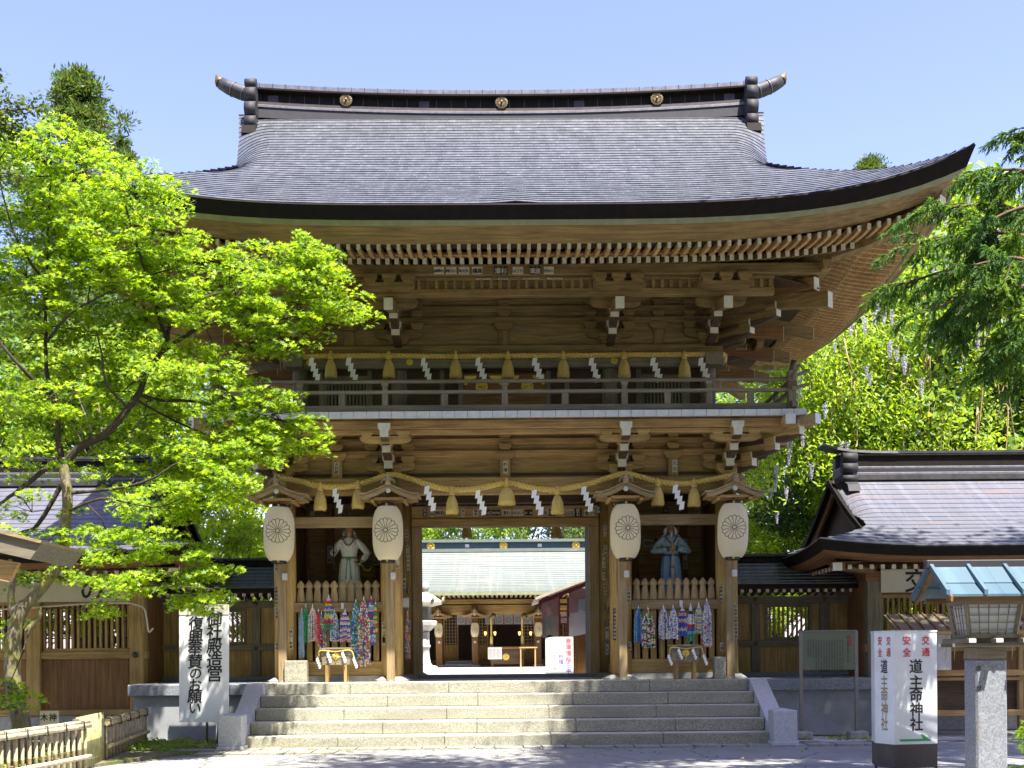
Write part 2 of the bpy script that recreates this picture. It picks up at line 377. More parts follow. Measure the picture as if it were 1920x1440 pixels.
# glyphs: every character of the writing in the place, as outlines
CHARS = sorted(set('道主命神社交通安全御社殿造営復興奉賛のお願い大関誠小川嶋永村新高橋杉澤ほさ古渡久米田岩崎井藤松金野原森石三吉木水願主献灯宮本佐伊林会津清桜祈福平成年月日由緒徳室町中西河山本清水一二三四五六七八十人上下左右天地春夏秋冬花鳥風月あいうえおかきくけこ'))
GL = {}
def load_glyphs():
    obs = []
    for bold in (0,):
        for ch in CHARS:
            c = bpy.data.curves.new('glyph', 'FONT'); c.body = ch; c.offset = bold; c.resolution_u = 2; c.align_x = 'CENTER'; c.align_y = 'CENTER'
            o = bpy.data.objects.new('glyph', c); col.objects.link(o); obs.append((ch, bold > 0, o, c))
    dg = bpy.context.evaluated_depsgraph_get(); dg.update()
    for ch, b, o, c in obs:
        me = bpy.data.meshes.new_from_object(o.evaluated_get(dg))
        vs = [(v.co.x, v.co.y) for v in me.vertices]; fs = [tuple(p.vertices) for p in me.polygons]
        if vs:
            xs = [v[0] for v in vs]; ys = [v[1] for v in vs]; cx = (min(xs) + max(xs)) / 2; cy = (min(ys) + max(ys)) / 2
            k = 1.0 / max(.3, max(xs) - min(xs), max(ys) - min(ys)); k = min(k, 1.15)
            GL[ch, b] = ([((x - cx) * k, (y - cy) * k) for x, y in vs], fs)
        bpy.data.meshes.remove(me)
    for ch, b, o, c in obs: bpy.data.objects.remove(o); bpy.data.curves.remove(c)
load_glyphs()
def write(mb, text, c, size, mat, bold=True, step=None, wx=1.0, ux=Vector((1, 0, 0)), uz=Vector((0, 0, 1)), vertical=True, nrm=None, slant=0.0):
    """characters in a column (or row) whose middle is c; ux, uz span the face"""
    step = step or size * 1.08; n = len(text); c = Vector(c)
    for i, ch in enumerate(text):
        if (ch, False) not in GL: continue
        off = ((n - 1) / 2 - i) * step; o = c + (uz * off if vertical else -ux * off)
        vs, fs = GL[ch, False]; nn = ux.cross(uz)
        for i_, (sx, sy) in enumerate(((-.021, -.004), (.021, .004), (0, .020), (0, -.018)) if bold else ((0, 0),)):
            mb.add([o + ux * ((x + sx) * size * wx + slant * y * size) + uz * ((y + sy) * size) + nn * (.0006 * i_) for x, y in vs], fs, mat)
    return mb
def fastmesh(name, V, k, mats, mi=None, parent=None, local=False):
    """V: (n*k, 3) vertices, n separate k-gons"""
    V = np.asarray(V, dtype=np.float32).reshape(-1, 3); nv = len(V); n = nv // k
    me = bpy.data.meshes.new(name); me.vertices.add(nv); me.vertices.foreach_set('co', V.ravel())
    me.loops.add(nv); me.loops.foreach_set('vertex_index', np.arange(nv, dtype=np.int32))
    me.polygons.add(n); me.polygons.foreach_set('loop_start', np.arange(0, nv, k, dtype=np.int32))
    for m in mats: me.materials.append(MATS[m])
    if mi is not None: me.polygons.foreach_set('material_index', np.asarray(mi, dtype=np.int32))
    me.update(calc_edges=True)
    o = bpy.data.objects.new(name, me); col.objects.link(o)
    if parent is not None:
        o.parent = parent
        if not local and parent.type == 'EMPTY': o.location = -WLOC[parent.name]
    return o

# ================================================================ ground, platform, stairs
P0 = 1.19
g = MB(); n = 40
g.add([(-400, -60, 0), (400, -60, 0), (400, 600, 0), (-400, 600, 0)], [(0, 1, 2, 3)], 'asphalt'); struct(g, 'ground')
g = MB(); pts = [(-60, -12.0), (-7.0, -12.0), (-6.6, -6.0), (-5.9, -4.2), (-5.45, -3.35), (-5.45, -1.2), (-60, -1.2)]
V = [(x, y, .05 + (.02 if i % 2 else 0)) for i, (x, y) in enumerate(pts)]
g.add(V + [(x, y, -.02) for x, y in pts], [tuple(range(7))] + [(i, i + 7, (i + 1) % 7 + 7, (i + 1) % 7) for i in range(7)], 'garden_soil'); struct(g, 'garden_ground')
g = MB(); g.add([(5.6, -2.3, .012), (60, -2.3, .012), (60, 30, .012), (5.6, 30, .012)], [(0, 1, 2, 3)], 'gravel'); struct(g, 'gravel_ground')
g = MB(); g.box(-30, 30, 6.5, 90, .02, 1.0, 'gravel'); struct(g, 'courtyard')
g = MB()
g.box(-7.6, 7.6, -1.02, 6.6, .03, P0 - .24, 'concrete', .01)
g.box(-7.7, -4.85, -1.12, 6.6, P0 - .24, P0, 'granite_dark', .02); g.box(4.85, 7.7, -1.12, 6.6, P0 - .24, P0, 'granite_dark', .02)
g.box(-4.85, 4.85, -.80, 6.6, P0 - .237, P0 - .002, 'granite_step', .01)
struct(g, 'stone_platform')
rng = random.Random(3)
# row of flat paving stones along the foot of the stairs
g = MB(); x = -5.9
while x < 6.6:
    wd = rng.uniform(.32, .62); y0 = -3.34 + rng.uniform(-.03, .02); y1 = -2.93
    ps = [(x + .02, y0 + rng.uniform(0, .04)), (x + wd * .5, y0 - .02), (x + wd - .02, y0 + rng.uniform(0, .05)), (x + wd - .015, y1), (x + .015, y1)]
    g.prism(ps, 'z', -.02, .035 + rng.uniform(-.008, .008), 'stone_grey' if x > -1 else 'granite_step'); x += wd
x = -5.6
while x < -3.2:
    wd = rng.uniform(.4, .7)
    g.prism([(x + .02, -4.0 + rng.uniform(-.1, .1)), (x + wd - .03, -4.05 + rng.uniform(-.05, .1)), (x + wd - .02, -3.4), (x + .02, -3.42)], 'z', -.02, .02 + rng.uniform(0, .015), 'granite_step'); x += wd
struct(g, 'paving_stones')
st = thing('stone_stairs', 'broad granite stairs of five steps leading up to the gate', 'stairs', (0, -2, 0))
TR = .46; hw = [4.92, 4.92, 4.92, 4.92, 4.92]
for i in range(5):
    z1 = P0 * (i + 1) / 5; y0 = -1.10 - TR * (4 - i); m_ = MB()
    xs = [-4.92, -2.4, -.6, 1.3, 3.2, 4.92] if i % 2 else [-4.92, -3.2, -1.2, .8, 2.9, 4.92]
    for a, b in zip(xs, xs[1:]): m_.box(a + .002, b - .002, y0, y0 + TR + .06 if i < 4 else y0 + .35, z1 - P0 / 5 + .002, z1 + (.001 if i == 4 else 0), 'granite_step', .018)
    m_.build('step', st)
    t_ = MB()  # slabs on the step tops, brightened by colour as if in sun
    for a, b in zip(xs, xs[1:]): t_.box(a + .012, b - .012, y0 + .008, y0 + TR - .005 if i < 4 else y0 + .5, z1 - .004, z1 + .004, 'granite_sunlit', .003)
    sub(t_, 'sunlit_tread', st.children[-1]) if False else t_.build('sunlit_tread', st)
for s in (-1, 1):
    m_ = MB(); ck = [(-.78, .0), (-3.0, .0), (-3.0, .24), (-1.12, P0 + .015), (-.78, P0 + .015)]
    m_.prism(ck, 'x', s * 4.925, s * 5.27, 'granite_pale'); m_.build('stair_cheek', st)
    m_ = MB(); m_.box(s * 4.86, s * 5.36, -3.28, -2.76, 0, .09, 'granite_pale', .01); m_.box(s * 4.90, s * 5.34, -3.24, -2.80, .09, .66, 'granite_pale', .012)
    m_.add([(s * 4.91, -3.23, .659), (s * 5.33, -3.23, .659), (s * 5.33, -2.81, .659), (s * 4.91, -2.81, .659), (s * 5.12, -3.02, .70)], [(0, 1, 4), (1, 2, 4), (2, 3, 4), (3, 0, 4)] if s > 0 else [(1, 0, 4), (2, 1, 4), (3, 2, 4), (0, 3, 4)], 'granite_pale')
    m_.build('pedestal', st)

# ================================================================ the two-storey gate
G = thing('shrine_gate', 'two storey timber shrine gate with a great curved hip and gable roof', 'gate', (0, 2.7, P0))
def sub(mb, name, parent): o = mb.build(name); o.parent = parent; return o
RX, RY, CY, ZE = 8.5, 6.1, 2.35, 9.85
def lift(c): return 1.03 * max(0.0, 1 - max(c, 0) / 8.5) ** 4.3
def zroof(t): return ZE + .56 * t + .0297 * t * t
XK = [(0, 8.5), (1.0, 7.5), (1.5, 7.0), (1.9, 6.6), (2.2, 6.3), (2.5, 6.05), (2.8, 5.88), (3.2, 5.78), (3.7, 5.75), (4.5, 5.82), (5.3, 5.96), (6.2, 6.16)]
def Xe(t): return float(np.interp(t, [p[0] for p in XK], [p[1] for p in XK]))
def roof_pt(X, t, u):
    z = zroof(t) + lift(RX - abs(X)) * max(0, 1 - t / 4.5)
    sm = min(1, max(0, (t - 2.4) / 1.2)); e = max(0, (abs(u) - .87) / .13)
    z -= .40 * e * e * sm * (1 - min(1, max(0, (t - 4.3) / 1.7)) ** 1.5)
    z += .035 * math.exp(-((X - .22) / .30) ** 2) * max(0, 1 - t / 2.2)
    return z
def slope_mesh(flip):
    mb = MB(); mb.uv = []; NR = 37; NX = 96; rs = random.Random(5)
    us = [math.sin(math.pi / 2 * (2 * i / NX - 1)) * .35 + (2 * i / NX - 1) * .65 for i in range(NX + 1)]
    ts = [6.12 * (k / NR) ** .90 for k in range(NR + 1)]
    vs = []; fs = []
    for k in range(NR):
        wob = [rs.uniform(-.003, .003) for _ in us]
        for dt, dz, tt in ((0, -.006, ts[k]), (1, .011, ts[k]), (2, .0, ts[k + 1])):
            for j, u in enumerate(us):
                X = u * Xe(tt); z = roof_pt(X, tt, u) + dz + (wob[j] if dt == 1 else 0)
                y = -3.75 + tt - (.0 if dt != 1 else .008)
                if flip: y = 2 * CY - y
                vs.append((X, y, z)); mb.uv.append((X + .21 * (k % 3), k + (.02, .03, .98)[dt]))
        b = k * 3 * (NX + 1)
        for j in range(NX):
            for r in (0, 1):
                a = b + r * (NX + 1) + j; q = (a, a + 1, a + NX + 2, a + NX + 1); fs.append(q[::-1] if flip else q)
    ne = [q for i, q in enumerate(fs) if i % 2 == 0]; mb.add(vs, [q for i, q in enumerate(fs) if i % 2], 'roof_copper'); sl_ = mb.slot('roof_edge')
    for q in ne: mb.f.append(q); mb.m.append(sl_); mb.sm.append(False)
    return mb
roof = slope_mesh(False).build('roof', G)
sub(slope_mesh(True), 'rear_roof_slope', roof)
for s in (-1, 1):
    mb = MB(); mb.uv = []; vs = []; fs = []; NR = 26; NY = 40
    for k in range(NR):
        for dz, tt in ((0, 3.05 * k / NR), (.03, 3.05 * k / NR), (0, 3.05 * (k + 1) / NR)):
            for j in range(NY + 1):
                u = 2 * j / NY - 1; y = CY + u * (RY - tt); X = RX - tt
                vs.append((s * X, y, zroof(tt) + dz + lift(RY - abs(y - CY)) * max(0, 1 - tt / 4.5))); mb.uv.append((y, tt))
        b = k * 3 * (NY + 1)
        for j in range(NY):
            for r in (0, 1):
                a = b + r * (NY + 1) + j; q = (a, a + 1, a + NY + 2, a + NY + 1); fs.append(q if s > 0 else q[::-1])
    mb.add(vs, fs, 'roof_copper'); sub(mb, 'side_roof_slope', roof)
    mb = MB(); gp = [(CY + (t - 6.1) * q, zroof(t) - .12) for q, tl in ((1, [2.6, 3.5, 4.5, 5.4, 6.1]), (-1, [5.4, 4.5, 3.5, 2.6])) for t in tl]
    mb.prism(gp, 'x', s * 5.05, s * 5.15, 'dark_wood_z')
    for q in (-1, 1):
        for a, b in zip([2.6, 3.3, 4, 4.7, 5.4], [3.3, 4, 4.7, 5.4, 6.1]):
            ya, yb = CY + (a - 6.1) * q, CY + (b - 6.1) * q
            mb.prism([(ya, zroof(a) - .50), (yb, zroof(b) - .50), (yb, zroof(b) - .16), (ya, zroof(a) - .16)], 'x', s * 5.16, s * 5.24, 'brown_wood_y')
    sub(mb, 'gable', roof)
# eaves: profile swept round all four sides
def ring(d, dz, grow=0.0, NS=28):
    out = []
    for side in range(4):
        h, wv = (RX, RY) if side % 2 == 0 else (RY, RX)
        for i in range(NS):
            s_ = -1 + 2 * i / NS; s_ = math.sin(s_ * math.pi / 2) * .4 + s_ * .6
            u = s_ * (h - d); a = wv - d; L = lift((1 - abs(s_)) * h)
            z = ZE + dz * (1 + grow * L) + L * max(0, 1 - d / 4.5)
            x, y = ((u, -a), (a, u), (-u, a), (-a, -u))[side]; out.append((x, CY + y, z))
    return out
def sweep(prof, mat, name, parent=G):
    mb = MB(); rings = [ring(*p) for p in prof]; K = len(rings[0]); vs = [v for r in rings for v in r]; fs = []
    for i in range(len(rings) - 1):
        for k in range(K): fs.append((i * K + k, (i + 1) * K + k, (i + 1) * K + (k + 1) % K, i * K + (k + 1) % K))
    mb.add(vs, fs, mat); return mb.build(name, parent)
sweep([(.0, .004, 0), (-.02, -.03, 0), (-.005, -.05, .2), (.10, -.255, .35)], 'eave_copper', 'eave_edge')
sweep([(.10, -.256, .35), (.14, -.257, .35), (.19, -.325, .35)], 'old_green_board', 'eave_board')
sweep([(.19, -.325, .35), (.25, -.326, .35), (.40, -.415, .3), (.44, -.41, .3), (.46, -.43, .3), (.62, -.505, .25), (.66, -.485, .25)], 'wood_x', 'eave_moulding')
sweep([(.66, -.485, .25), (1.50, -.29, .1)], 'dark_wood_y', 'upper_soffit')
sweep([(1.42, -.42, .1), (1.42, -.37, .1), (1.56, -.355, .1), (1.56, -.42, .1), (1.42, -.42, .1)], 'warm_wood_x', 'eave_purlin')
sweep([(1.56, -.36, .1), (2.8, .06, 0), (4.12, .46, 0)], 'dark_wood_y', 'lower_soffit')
# rafters
def side_map(side, u, t):
    return ((u, -RY + t), (RX - t, u), (-u, RY - t), (-RX + t, -u))[side]
def rafter(mb, side, u, kind):
    h = RX if side % 2 == 0 else RY; c = h - abs(u); L = lift(c)
    if kind == 'hien':
        if c < .75: return False
        ts = [t for t in (.62, .85, 1.1, 1.35, 1.55) if t <= c + .02]; w_, hh = .033, .105
        tops = [9.352 + .10 * ((t - .62) / .93) ** 1.6 + .06 * (t - .62) for t in ts]
    else:
        if c < 1.7: return False
        ts = [t for t in (1.50, 2.1, 2.8, 3.5, 4.12) if t <= c + .3]; w_, hh = .041, .125
        if ts[-1] < 4.1: ts.append(min(c, 4.12)) if c > ts[-1] + .05 else None
        tops = [9.41 + .31 * (t - 1.5) for t in ts]
    if len(ts) < 2: return False
    vs = []
    for t, z in zip(ts, tops):
        zz = z + L * max(0, 1 - t / 4.5)
        dip = .0
        for du, dz in ((-w_, 0), (w_, 0), (w_, -hh), (-w_, -hh)):
            x, y = side_map(side, u + du, t); vs.append((x, CY + y, zz + dz))
    fs = [tuple(i * 4 + a for a in ()) for i in ()]
    for i in range(len(ts) - 1):
        for k in range(4): fs.append((i * 4 + k, i * 4 + (k + 1) % 4, (i + 1) * 4 + (k + 1) % 4, (i + 1) * 4 + k))
    e = (len(ts) - 1) * 4; fs.append((e + 3, e + 2, e + 1, e))
    mb.add(vs, [f[::-1] for f in fs], 'warm_wood_y' if kind == 'hien' or side else 'wood_y')
    p = [Vector(v) for v in vs[:4]]; x, y = side_map(side, u, -1); o_ = Vector((x, CY + y, 0)) - Vector((side_map(side, u, 0)[0], CY + side_map(side, u, 0)[1], 0)); o_.normalize()
    q = [a + o_ * .008 for a in p]; a = [b for b in p]
    mb.add(a + q, [(4, 7, 6, 5), (0, 4, 5, 1), (1, 5, 6, 2), (2, 6, 7, 3), (3, 7, 4, 0)], 'white_paint')
    return True
for i in range(-42, 42):
    mb = MB()
    if rafter(mb, 0, (i + .5) * .186, 'hien'): mb.build('flying_rafter', G)
for i in range(-38, 38):
    mb = MB()
    if rafter(mb, 0, (i + .5) * .18, 'ji'): mb.build('base_rafter', G)
for kind, nm, sp in (('hien', 'side_flying_rafters', .186), ('ji', 'side_base_rafters', .18)):
    mb = MB()
    for side in (1, 2, 3):
        K = int((RX if side == 2 else RY) / sp)
        for i in range(-K, K): rafter(mb, side, (i + .5) * sp, kind)
    tag(mb.build(nm, G), kind='stuff')
# hip rafters at the four corners
for sx in (-1, 1):
    for sy in (-1, 1):
        mb = MB(); vs = []; seg = [.42, .9, 1.5, 2.2, 3.0, 4.1]
        for t in seg:
            zz = 9.36 + .14 * (t - .6) + lift(t) * max(0, 1 - t / 4.5) * (1.0 if t > 1 else 1.0)
            px_, py_ = sx * (RX - t), CY + sy * (RY - t); nx, ny = -sy * sx * .7071 * .12 * sx, .7071 * .12
            nx, ny = .085 * sy * -sx * -1, 0
            d = Vector((sx, sy, 0)).normalized(); nn = Vector((-d.y, d.x, 0)) * .12
            for e, dz in ((-1, .0), (1, .0), (1, -.27), (-1, -.27)): vs.append((px_ + nn.x * e, py_ + nn.y * e, zz + dz + .02))
        fs = [(i * 4 + k, i * 4 + (k + 1) % 4, (i + 1) * 4 + (k + 1) % 4, (i + 1) * 4 + k) for i in range(len(seg) - 1) for k in range(4)] + [(3, 2, 1, 0)]
        mb.add(vs, [f for f in fs], 'wood_y'); o = mb.build('hip_rafter', G)
        mb = MB(); d = Vector((sx, sy, 0)).normalized() * .01; q = [Vector(v) for v in vs[:4]]
        mb.add([a + d for a in q] + q, [(0, 1, 2, 3), (0, 4, 5, 1), (1, 5, 6, 2), (2, 6, 7, 3), (3, 7, 4, 0)], 'white_paint'); sub(mb, 'painted_end', o)
# ridge
mb = MB(); N_ = 40
def arc(x, k=.19, x0=5.7): return k * (abs(x) / x0) ** 2.2
xs = [-5.8 + 11.6 * i / N_ for i in range(N_ + 1)]
def strip(mb, yh, za, zb, mat, xs=xs):
    vs = []
    for x in xs:
        a = arc(x); vs += [(x, CY - yh, za + a), (x, CY + yh, za + a), (x, CY + yh, zb + a), (x, CY - yh, zb + a)]
    n = len(xs); fs = [(i * 4 + k, (i + 1) * 4 + k, (i + 1) * 4 + (k + 1) % 4, i * 4 + (k + 1) % 4)[::-1] for i in range(n - 1) for k in range(4)] + [(3, 2, 1, 0)[::-1], tuple((n - 1) * 4 + k for k in range(4))[::-1]]
    mb.add(vs, fs, mat)
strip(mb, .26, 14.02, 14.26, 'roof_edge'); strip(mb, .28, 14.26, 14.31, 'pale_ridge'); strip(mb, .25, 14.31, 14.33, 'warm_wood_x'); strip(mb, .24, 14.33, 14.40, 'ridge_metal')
ridge = mb.build('ridge', G)
mb = MB(); strip(mb, .17, 14.40, 14.66, 'eave_copper')
for x in [-5.3, -1.8, 1.8, 5.3]: mb.box(x - .12, x + .12, CY - .185, CY + .185, 14.41 + arc(x), 14.58 + arc(x), 'ridge_metal')
for i in range(34):
    x = -5.6 + i * .34; mb.box(x, x + .012, CY - .172, CY + .172, 14.41 + arc(x), 14.64 + arc(x), 'dark_metal')
sub(mb, 'ridge_band', ridge)
mb = MB(); strip(mb, .30, 14.66, 14.70, 'eave_copper'); strip(mb, .28, 14.70, 14.80, 'pale_ridge')
for i in range(38):
    x = -5.6 + i * .303; mb.box(x, x + .014, CY - .29, CY + .29, 14.70 + arc(x), 14.808 + arc(x), 'ridge_metal')
sub(mb, 'ridge_cap', ridge)
for x in (-3.6, 0, 3.6):
    mb = MB(); mb.flower((x, CY - .24, 14.53 + arc(x)), .145, 'dull_gold', t=.03); sub(mb, 'crest', ridge)
for s in (-1, 1):
    mb = MB(); vs = []; pth = [(5.5, 0, .15, .17), (5.8, .03, .17, .17), (6.1, .12, .17, .16), (6.35, .22, .16, .15), (6.55, .33, .14, .13)]
    mb.tube([(s * x, CY, 14.80 + d) for x, d, r, q in pth], [r for x, d, r, q in pth], 'ridge_metal', 14)
    for x, d in ((5.75, .02), (6.0, .09), (6.25, .18)): mb.tube([(s * x, CY, 14.80 + d), (s * (x + .02), CY, 14.81 + d)], .178, 'pale_ridge', 14)
    h_ = sub(mb, 'ridge_horn', ridge)
    mb = MB(); mb.tube([(s * 6.55, CY, 15.13), (s * 6.60, CY, 15.20), (s * 6.66, CY, 15.34)], [.140, .10, .012], 'dull_gold', 14); sub(mb, 'horn_tip', h_)
    mb = MB()
    pr = [(CY - .46, 13.78), (CY - .46, 15.0), (CY + .46, 15.0), (CY + .46, 13.78)]
    for z, r in ((13.98, .20), (14.28, .22), (14.62, .20), (14.88, .13)):
        mb.tube([(s * 5.62, CY - .46, z), (s * 5.88, CY - .46, z)], r * .85, 'dark_slate', 16)
    mb.box(s * 5.66, s * 5.84, CY - .48, CY + .48, 13.85, 14.96, 'dark_slate', .02)
    mb.prism([(CY - .76, 13.62), (CY - .45, 13.62), (CY - .45, 13.95), (CY - .66, 13.84)], 'x', s * 5.60, s * 5.92, 'eave_copper')
    sub(mb, 'ridge_end_tile', ridge)

# ---------------------------------------------------------------- lower storey
CXS = (-4.70, -2.44, 2.44, 4.70)
for cx in CXS:
    for cy in (0, 2.7, 5.4):
        mb = MB(); mb.lathe([(.235, P0 + .10), (.235, 3.3), (.228, 5.52)], (cx, cy, 0), 'wood_z', 24); c_ = mb.build('column', G)
        mb = MB(); mb.lathe([(.42, P0 - .001), (.42, P0 + .03), (.29, P0 + .10)], (cx, cy, 0), 'stone_grey', 8, smooth=False); sub(mb, 'base_stone', c_)
for i, cx in enumerate(CXS):
    mb = MB(); mb.box(cx - .085, cx + .085, -.40, -.237, P0, 4.90, 'pale_wood_z', .01); o = mb.build('lantern_post', G)
    mb = MB(); mb.box(cx + .03, cx + .125, -.52, -.402, 3.33, 3.47, 'cool_white', .008); mb.box(cx + .035, cx + .12, -.46, -.402, 3.29, 3.33, 'wood_x'); sub(mb, 'switch_box', o)
for s in (-1, 1):
    xa, xb = s * 2.44, s * 4.70; x0, x1 = min(xa, xb) + .2, max(xa, xb) - .2
    mb = MB(); mb.box(x0, x1, -.09, .09, 4.47, 4.69, 'pale_wood_x', .008); mb.build('front_beam', G)
    mb = MB(); mb.box(x0 - .06, x1 + .06, -.11, .05, 2.67, 2.87, 'pale_wood_x', .01); mb.build('fence_rail', G)
    mb = MB(); mb.box(x0, x1, -.08, .08, 1.32, 1.62, 'wood_x', .01); mb.build('bottom_board', G)
    mb = MB(); mb.box(x0, x1, -.12, .12, P0 - .001, 1.32, 'stone_grey', .01); mb.build('plinth_stone', G)
    cxn = (x0 + x1) / 2
    for k in range(10):
        x = cxn + (k - 4.5) * .177
        mb = MB(); mb.box(x - .062, x + .062, -.05, .03, 1.62, 2.67, 'wood_z', .006); mb.build('fence_slat', G)
        mb = MB()
        mb.lathe([(.085, 2.87), (.088, 2.92), (.072, 3.06), (.056, 3.17), (.052, 3.185), (.082, 3.20), (.086, 3.235), (.066, 3.28), (.028, 3.325), (.004, 3.345)], (x, -.03, 0), 'pale_wood_z', 12, sy=.45)
        mb.build('picket', G)
    # niche: floor, back wall, side boards, ceiling
    mb = MB(); mb.box(x0 - .1, x1 + .1, .12, 2.52, 2.72, 2.90, 'brown_wood_x'); mb.build('niche_floor', G)
    mb = MB()
    for k in range(8):
        z = 2.9 + k * .30; mb.box(x0 - .1, x1 + .1, 2.40, 2.45, z + .003, z + .297, 'wood_x', .006)
    for dx in (-.55, .62): mb.box(cxn + dx - .09, cxn + dx + .09, 2.33, 2.398, 2.9, 5.3, 'brown_wood_z', .006)
    mb.build('niche_back_wall', G)
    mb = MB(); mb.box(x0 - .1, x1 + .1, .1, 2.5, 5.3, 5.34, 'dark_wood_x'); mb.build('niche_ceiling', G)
    mb = MB(); mb.box(s * 2.41, s * 2.47, .2, 2.5, 1.3, 5.5, 'wood_z'); mb.box(s * 2.37, s * 2.51, .2, 2.5, 3.55, 3.7, 'wood_y'); mb.box(s * 2.38, s * 2.50, .2, 2.5, 1.3, 1.5, 'wood_y'); mb.build('passage_wall', G)
    mb = MB(); mb.box(s * 4.67, s * 4.73, .2, 5.2, 1.3, 5.5, 'brown_wood_z'); mb.build('side_wall', G)
    mb = MB(); mb.box(x0, x1, 5.38, 5.42, 1.3, 5.2, 'brown_wood_z'); mb.box(s * 2.41, s * 2.47, 2.9, 5.2, 1.3, 5.2, 'brown_wood_z'); mb.build('rear_room_wall', G)
    mb = MB(); mb.box(s * 1.98, s * 2.21, 2.60, 2.80, P0, 4.76, 'pale_wood_z', .01); mb.build('door_jamb', G)
    mb = MB(); xd = 2.0 if s > 0 else 2.16; mb.box(s * xd, s * (xd + .05), 2.82, 4.3, P0 + .05, 4.95, 'dark_wood_z', .01); mb.build('door', G)
mb = MB(); mb.box(-2.21, 2.21, 2.60, 2.80, 4.96, 5.25, 'wood_x', .01); mb.build('sticker_beam', G)
mb = MB(); mb.box(-2.21, 2.21, 2.56, 2.84, 4.76, 4.955, 'wood_x', .01); mb.build('door_lintel', G)
mb = MB(); mb.box(-2.1, 2.1, 2.55, 2.85, P0, P0 + .085, 'granite_dark', .01); mb.build('threshold', G)
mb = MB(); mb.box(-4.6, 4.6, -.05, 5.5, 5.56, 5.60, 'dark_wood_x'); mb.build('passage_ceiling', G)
mb = MB(); mb.box(-2.2, 2.2, 2.62, 2.78, 5.32, 5.56, 'dark_wood_x'); mb.build('upper_wall', G)
for y in (0, 5.4):
    mb = MB(); mb.box(-5.12, 5.12, y - .13, y + .13, 5.15, 5.50, 'wood_x', .012); mb.build('head_beam', G)
    mb = MB(); mb.box(-4.7, 4.7, y + (.03 if y < 1 else -.09), y + (.09 if y < 1 else -.03), 5.5, 6.52, 'wall_board'); mb.build('wall_board', G)
    for za, zb, yy in ((5.94, 6.08, .09), (6.20, 6.33, .10), (6.43, 6.56, .11)):
        mb = MB(); mb.box(-4.95, 4.95, y - yy, y + yy, za, zb, 'warm_wood_x', .008); mb.build('wall_beam', G)
for s in (-1, 1):
    mb = MB(); mb.box(s * 4.58, s * 4.82, -.4, 5.8, 5.152, 5.498, 'wood_y', .012); mb.build('head_beam', G)
    mb = MB(); mb.box(s * 4.64, s * 4.70, .1, 5.3, 5.5, 6.52, 'wall_board'); mb.build('wall_board', G)
# brackets
def masu(mb, x, y, z0, z1, w_, d_, mat='wood_x'):
    h = z1 - z0; a = w_ / 2; b = w_ * .36
    mb.prism([(x - b, z0), (x + b, z0), (x + b * 1.05, z0 + h * .2), (x + a, z0 + h * .48), (x + a, z1), (x - a, z1), (x - a, z0 + h * .48), (x - b * 1.05, z0 + h * .2)], 'y', y - d_ / 2, y + d_ / 2, mat)
def boat(mb, x, y, z0, z1, half, d_, mat='wood_x'):
    h = z1 - z0; pts = [(x - half, z1), (x - half, z1 - h * .42)]
    for k in range(1, 6):
        a = k / 5 * math.pi / 2; pts.append((x - half + .26 * (1 - math.cos(a)), z1 - h * .42 - h * .58 * math.sin(a)))
    pts += [(2 * x - p, q) for p, q in pts[::-1]]
    mb.prism(pts, 'y', y - d_ / 2, y + d_ / 2, mat)
def nose(mb, mw, y_in, y_out, z0, z1):
    """projecting arm with its bearing block; whitewashed end"""
    zm = z0 + (z1 - z0) * .55
    def outline(g): return [(-.085 - g, z0), (.085 + g, z0), (.085 + g, zm - .03), (.125 + g, zm + .03), (.125 + g, z1), (-.125 - g, z1), (-.125 - g, zm + .03), (-.085 - g, zm - .03)]
    mb.prism(outline(0), 'y', y_out, y_out + .24, 'wood_y'); mb.box(-.08, .08, y_out + .2, y_in, z0 + .02, zm, 'wood_y')
    mb.prism([(y_out + .02, z0 - .012), (y_out + .36, z0 - .10), (y_in, z0 - .10), (y_in, z0 + .03), (y_out + .02, z0 + .03)], 'x', -.078, .078, 'dark_wood_y')
    mw.prism(outline(.001), 'y', y_out - .012, y_out, 'white_paint')
LOW = dict(daito=(5.51, 5.73), arm=(5.63, 5.80), m1=(5.80, 5.94), m2=(6.08, 6.20), m3=(6.33, 6.43), noses=[(-.5, 5.64, 5.92), (-.9, 5.90, 6.17), (-1.3, 6.14, 6.42)], cross=[(-1.02, 6.06, 6.19, 6.30)], off=.38)
UPP = dict(daito=(8.38, 8.63), arm=(8.52, 8.72), m1=(8.72, 8.86), m2=(9.0, 9.11), m3=(9.24, 9.34), noses=[(-.80, 8.43, 8.71), (-1.25, 8.65, 8.93)], cross=[(-1.5, 8.77, 8.94, 9.09), (-2.02, 8.96, 9.11, 9.27)], off=.41, tail=(-2.28, 8.51, 8.74))
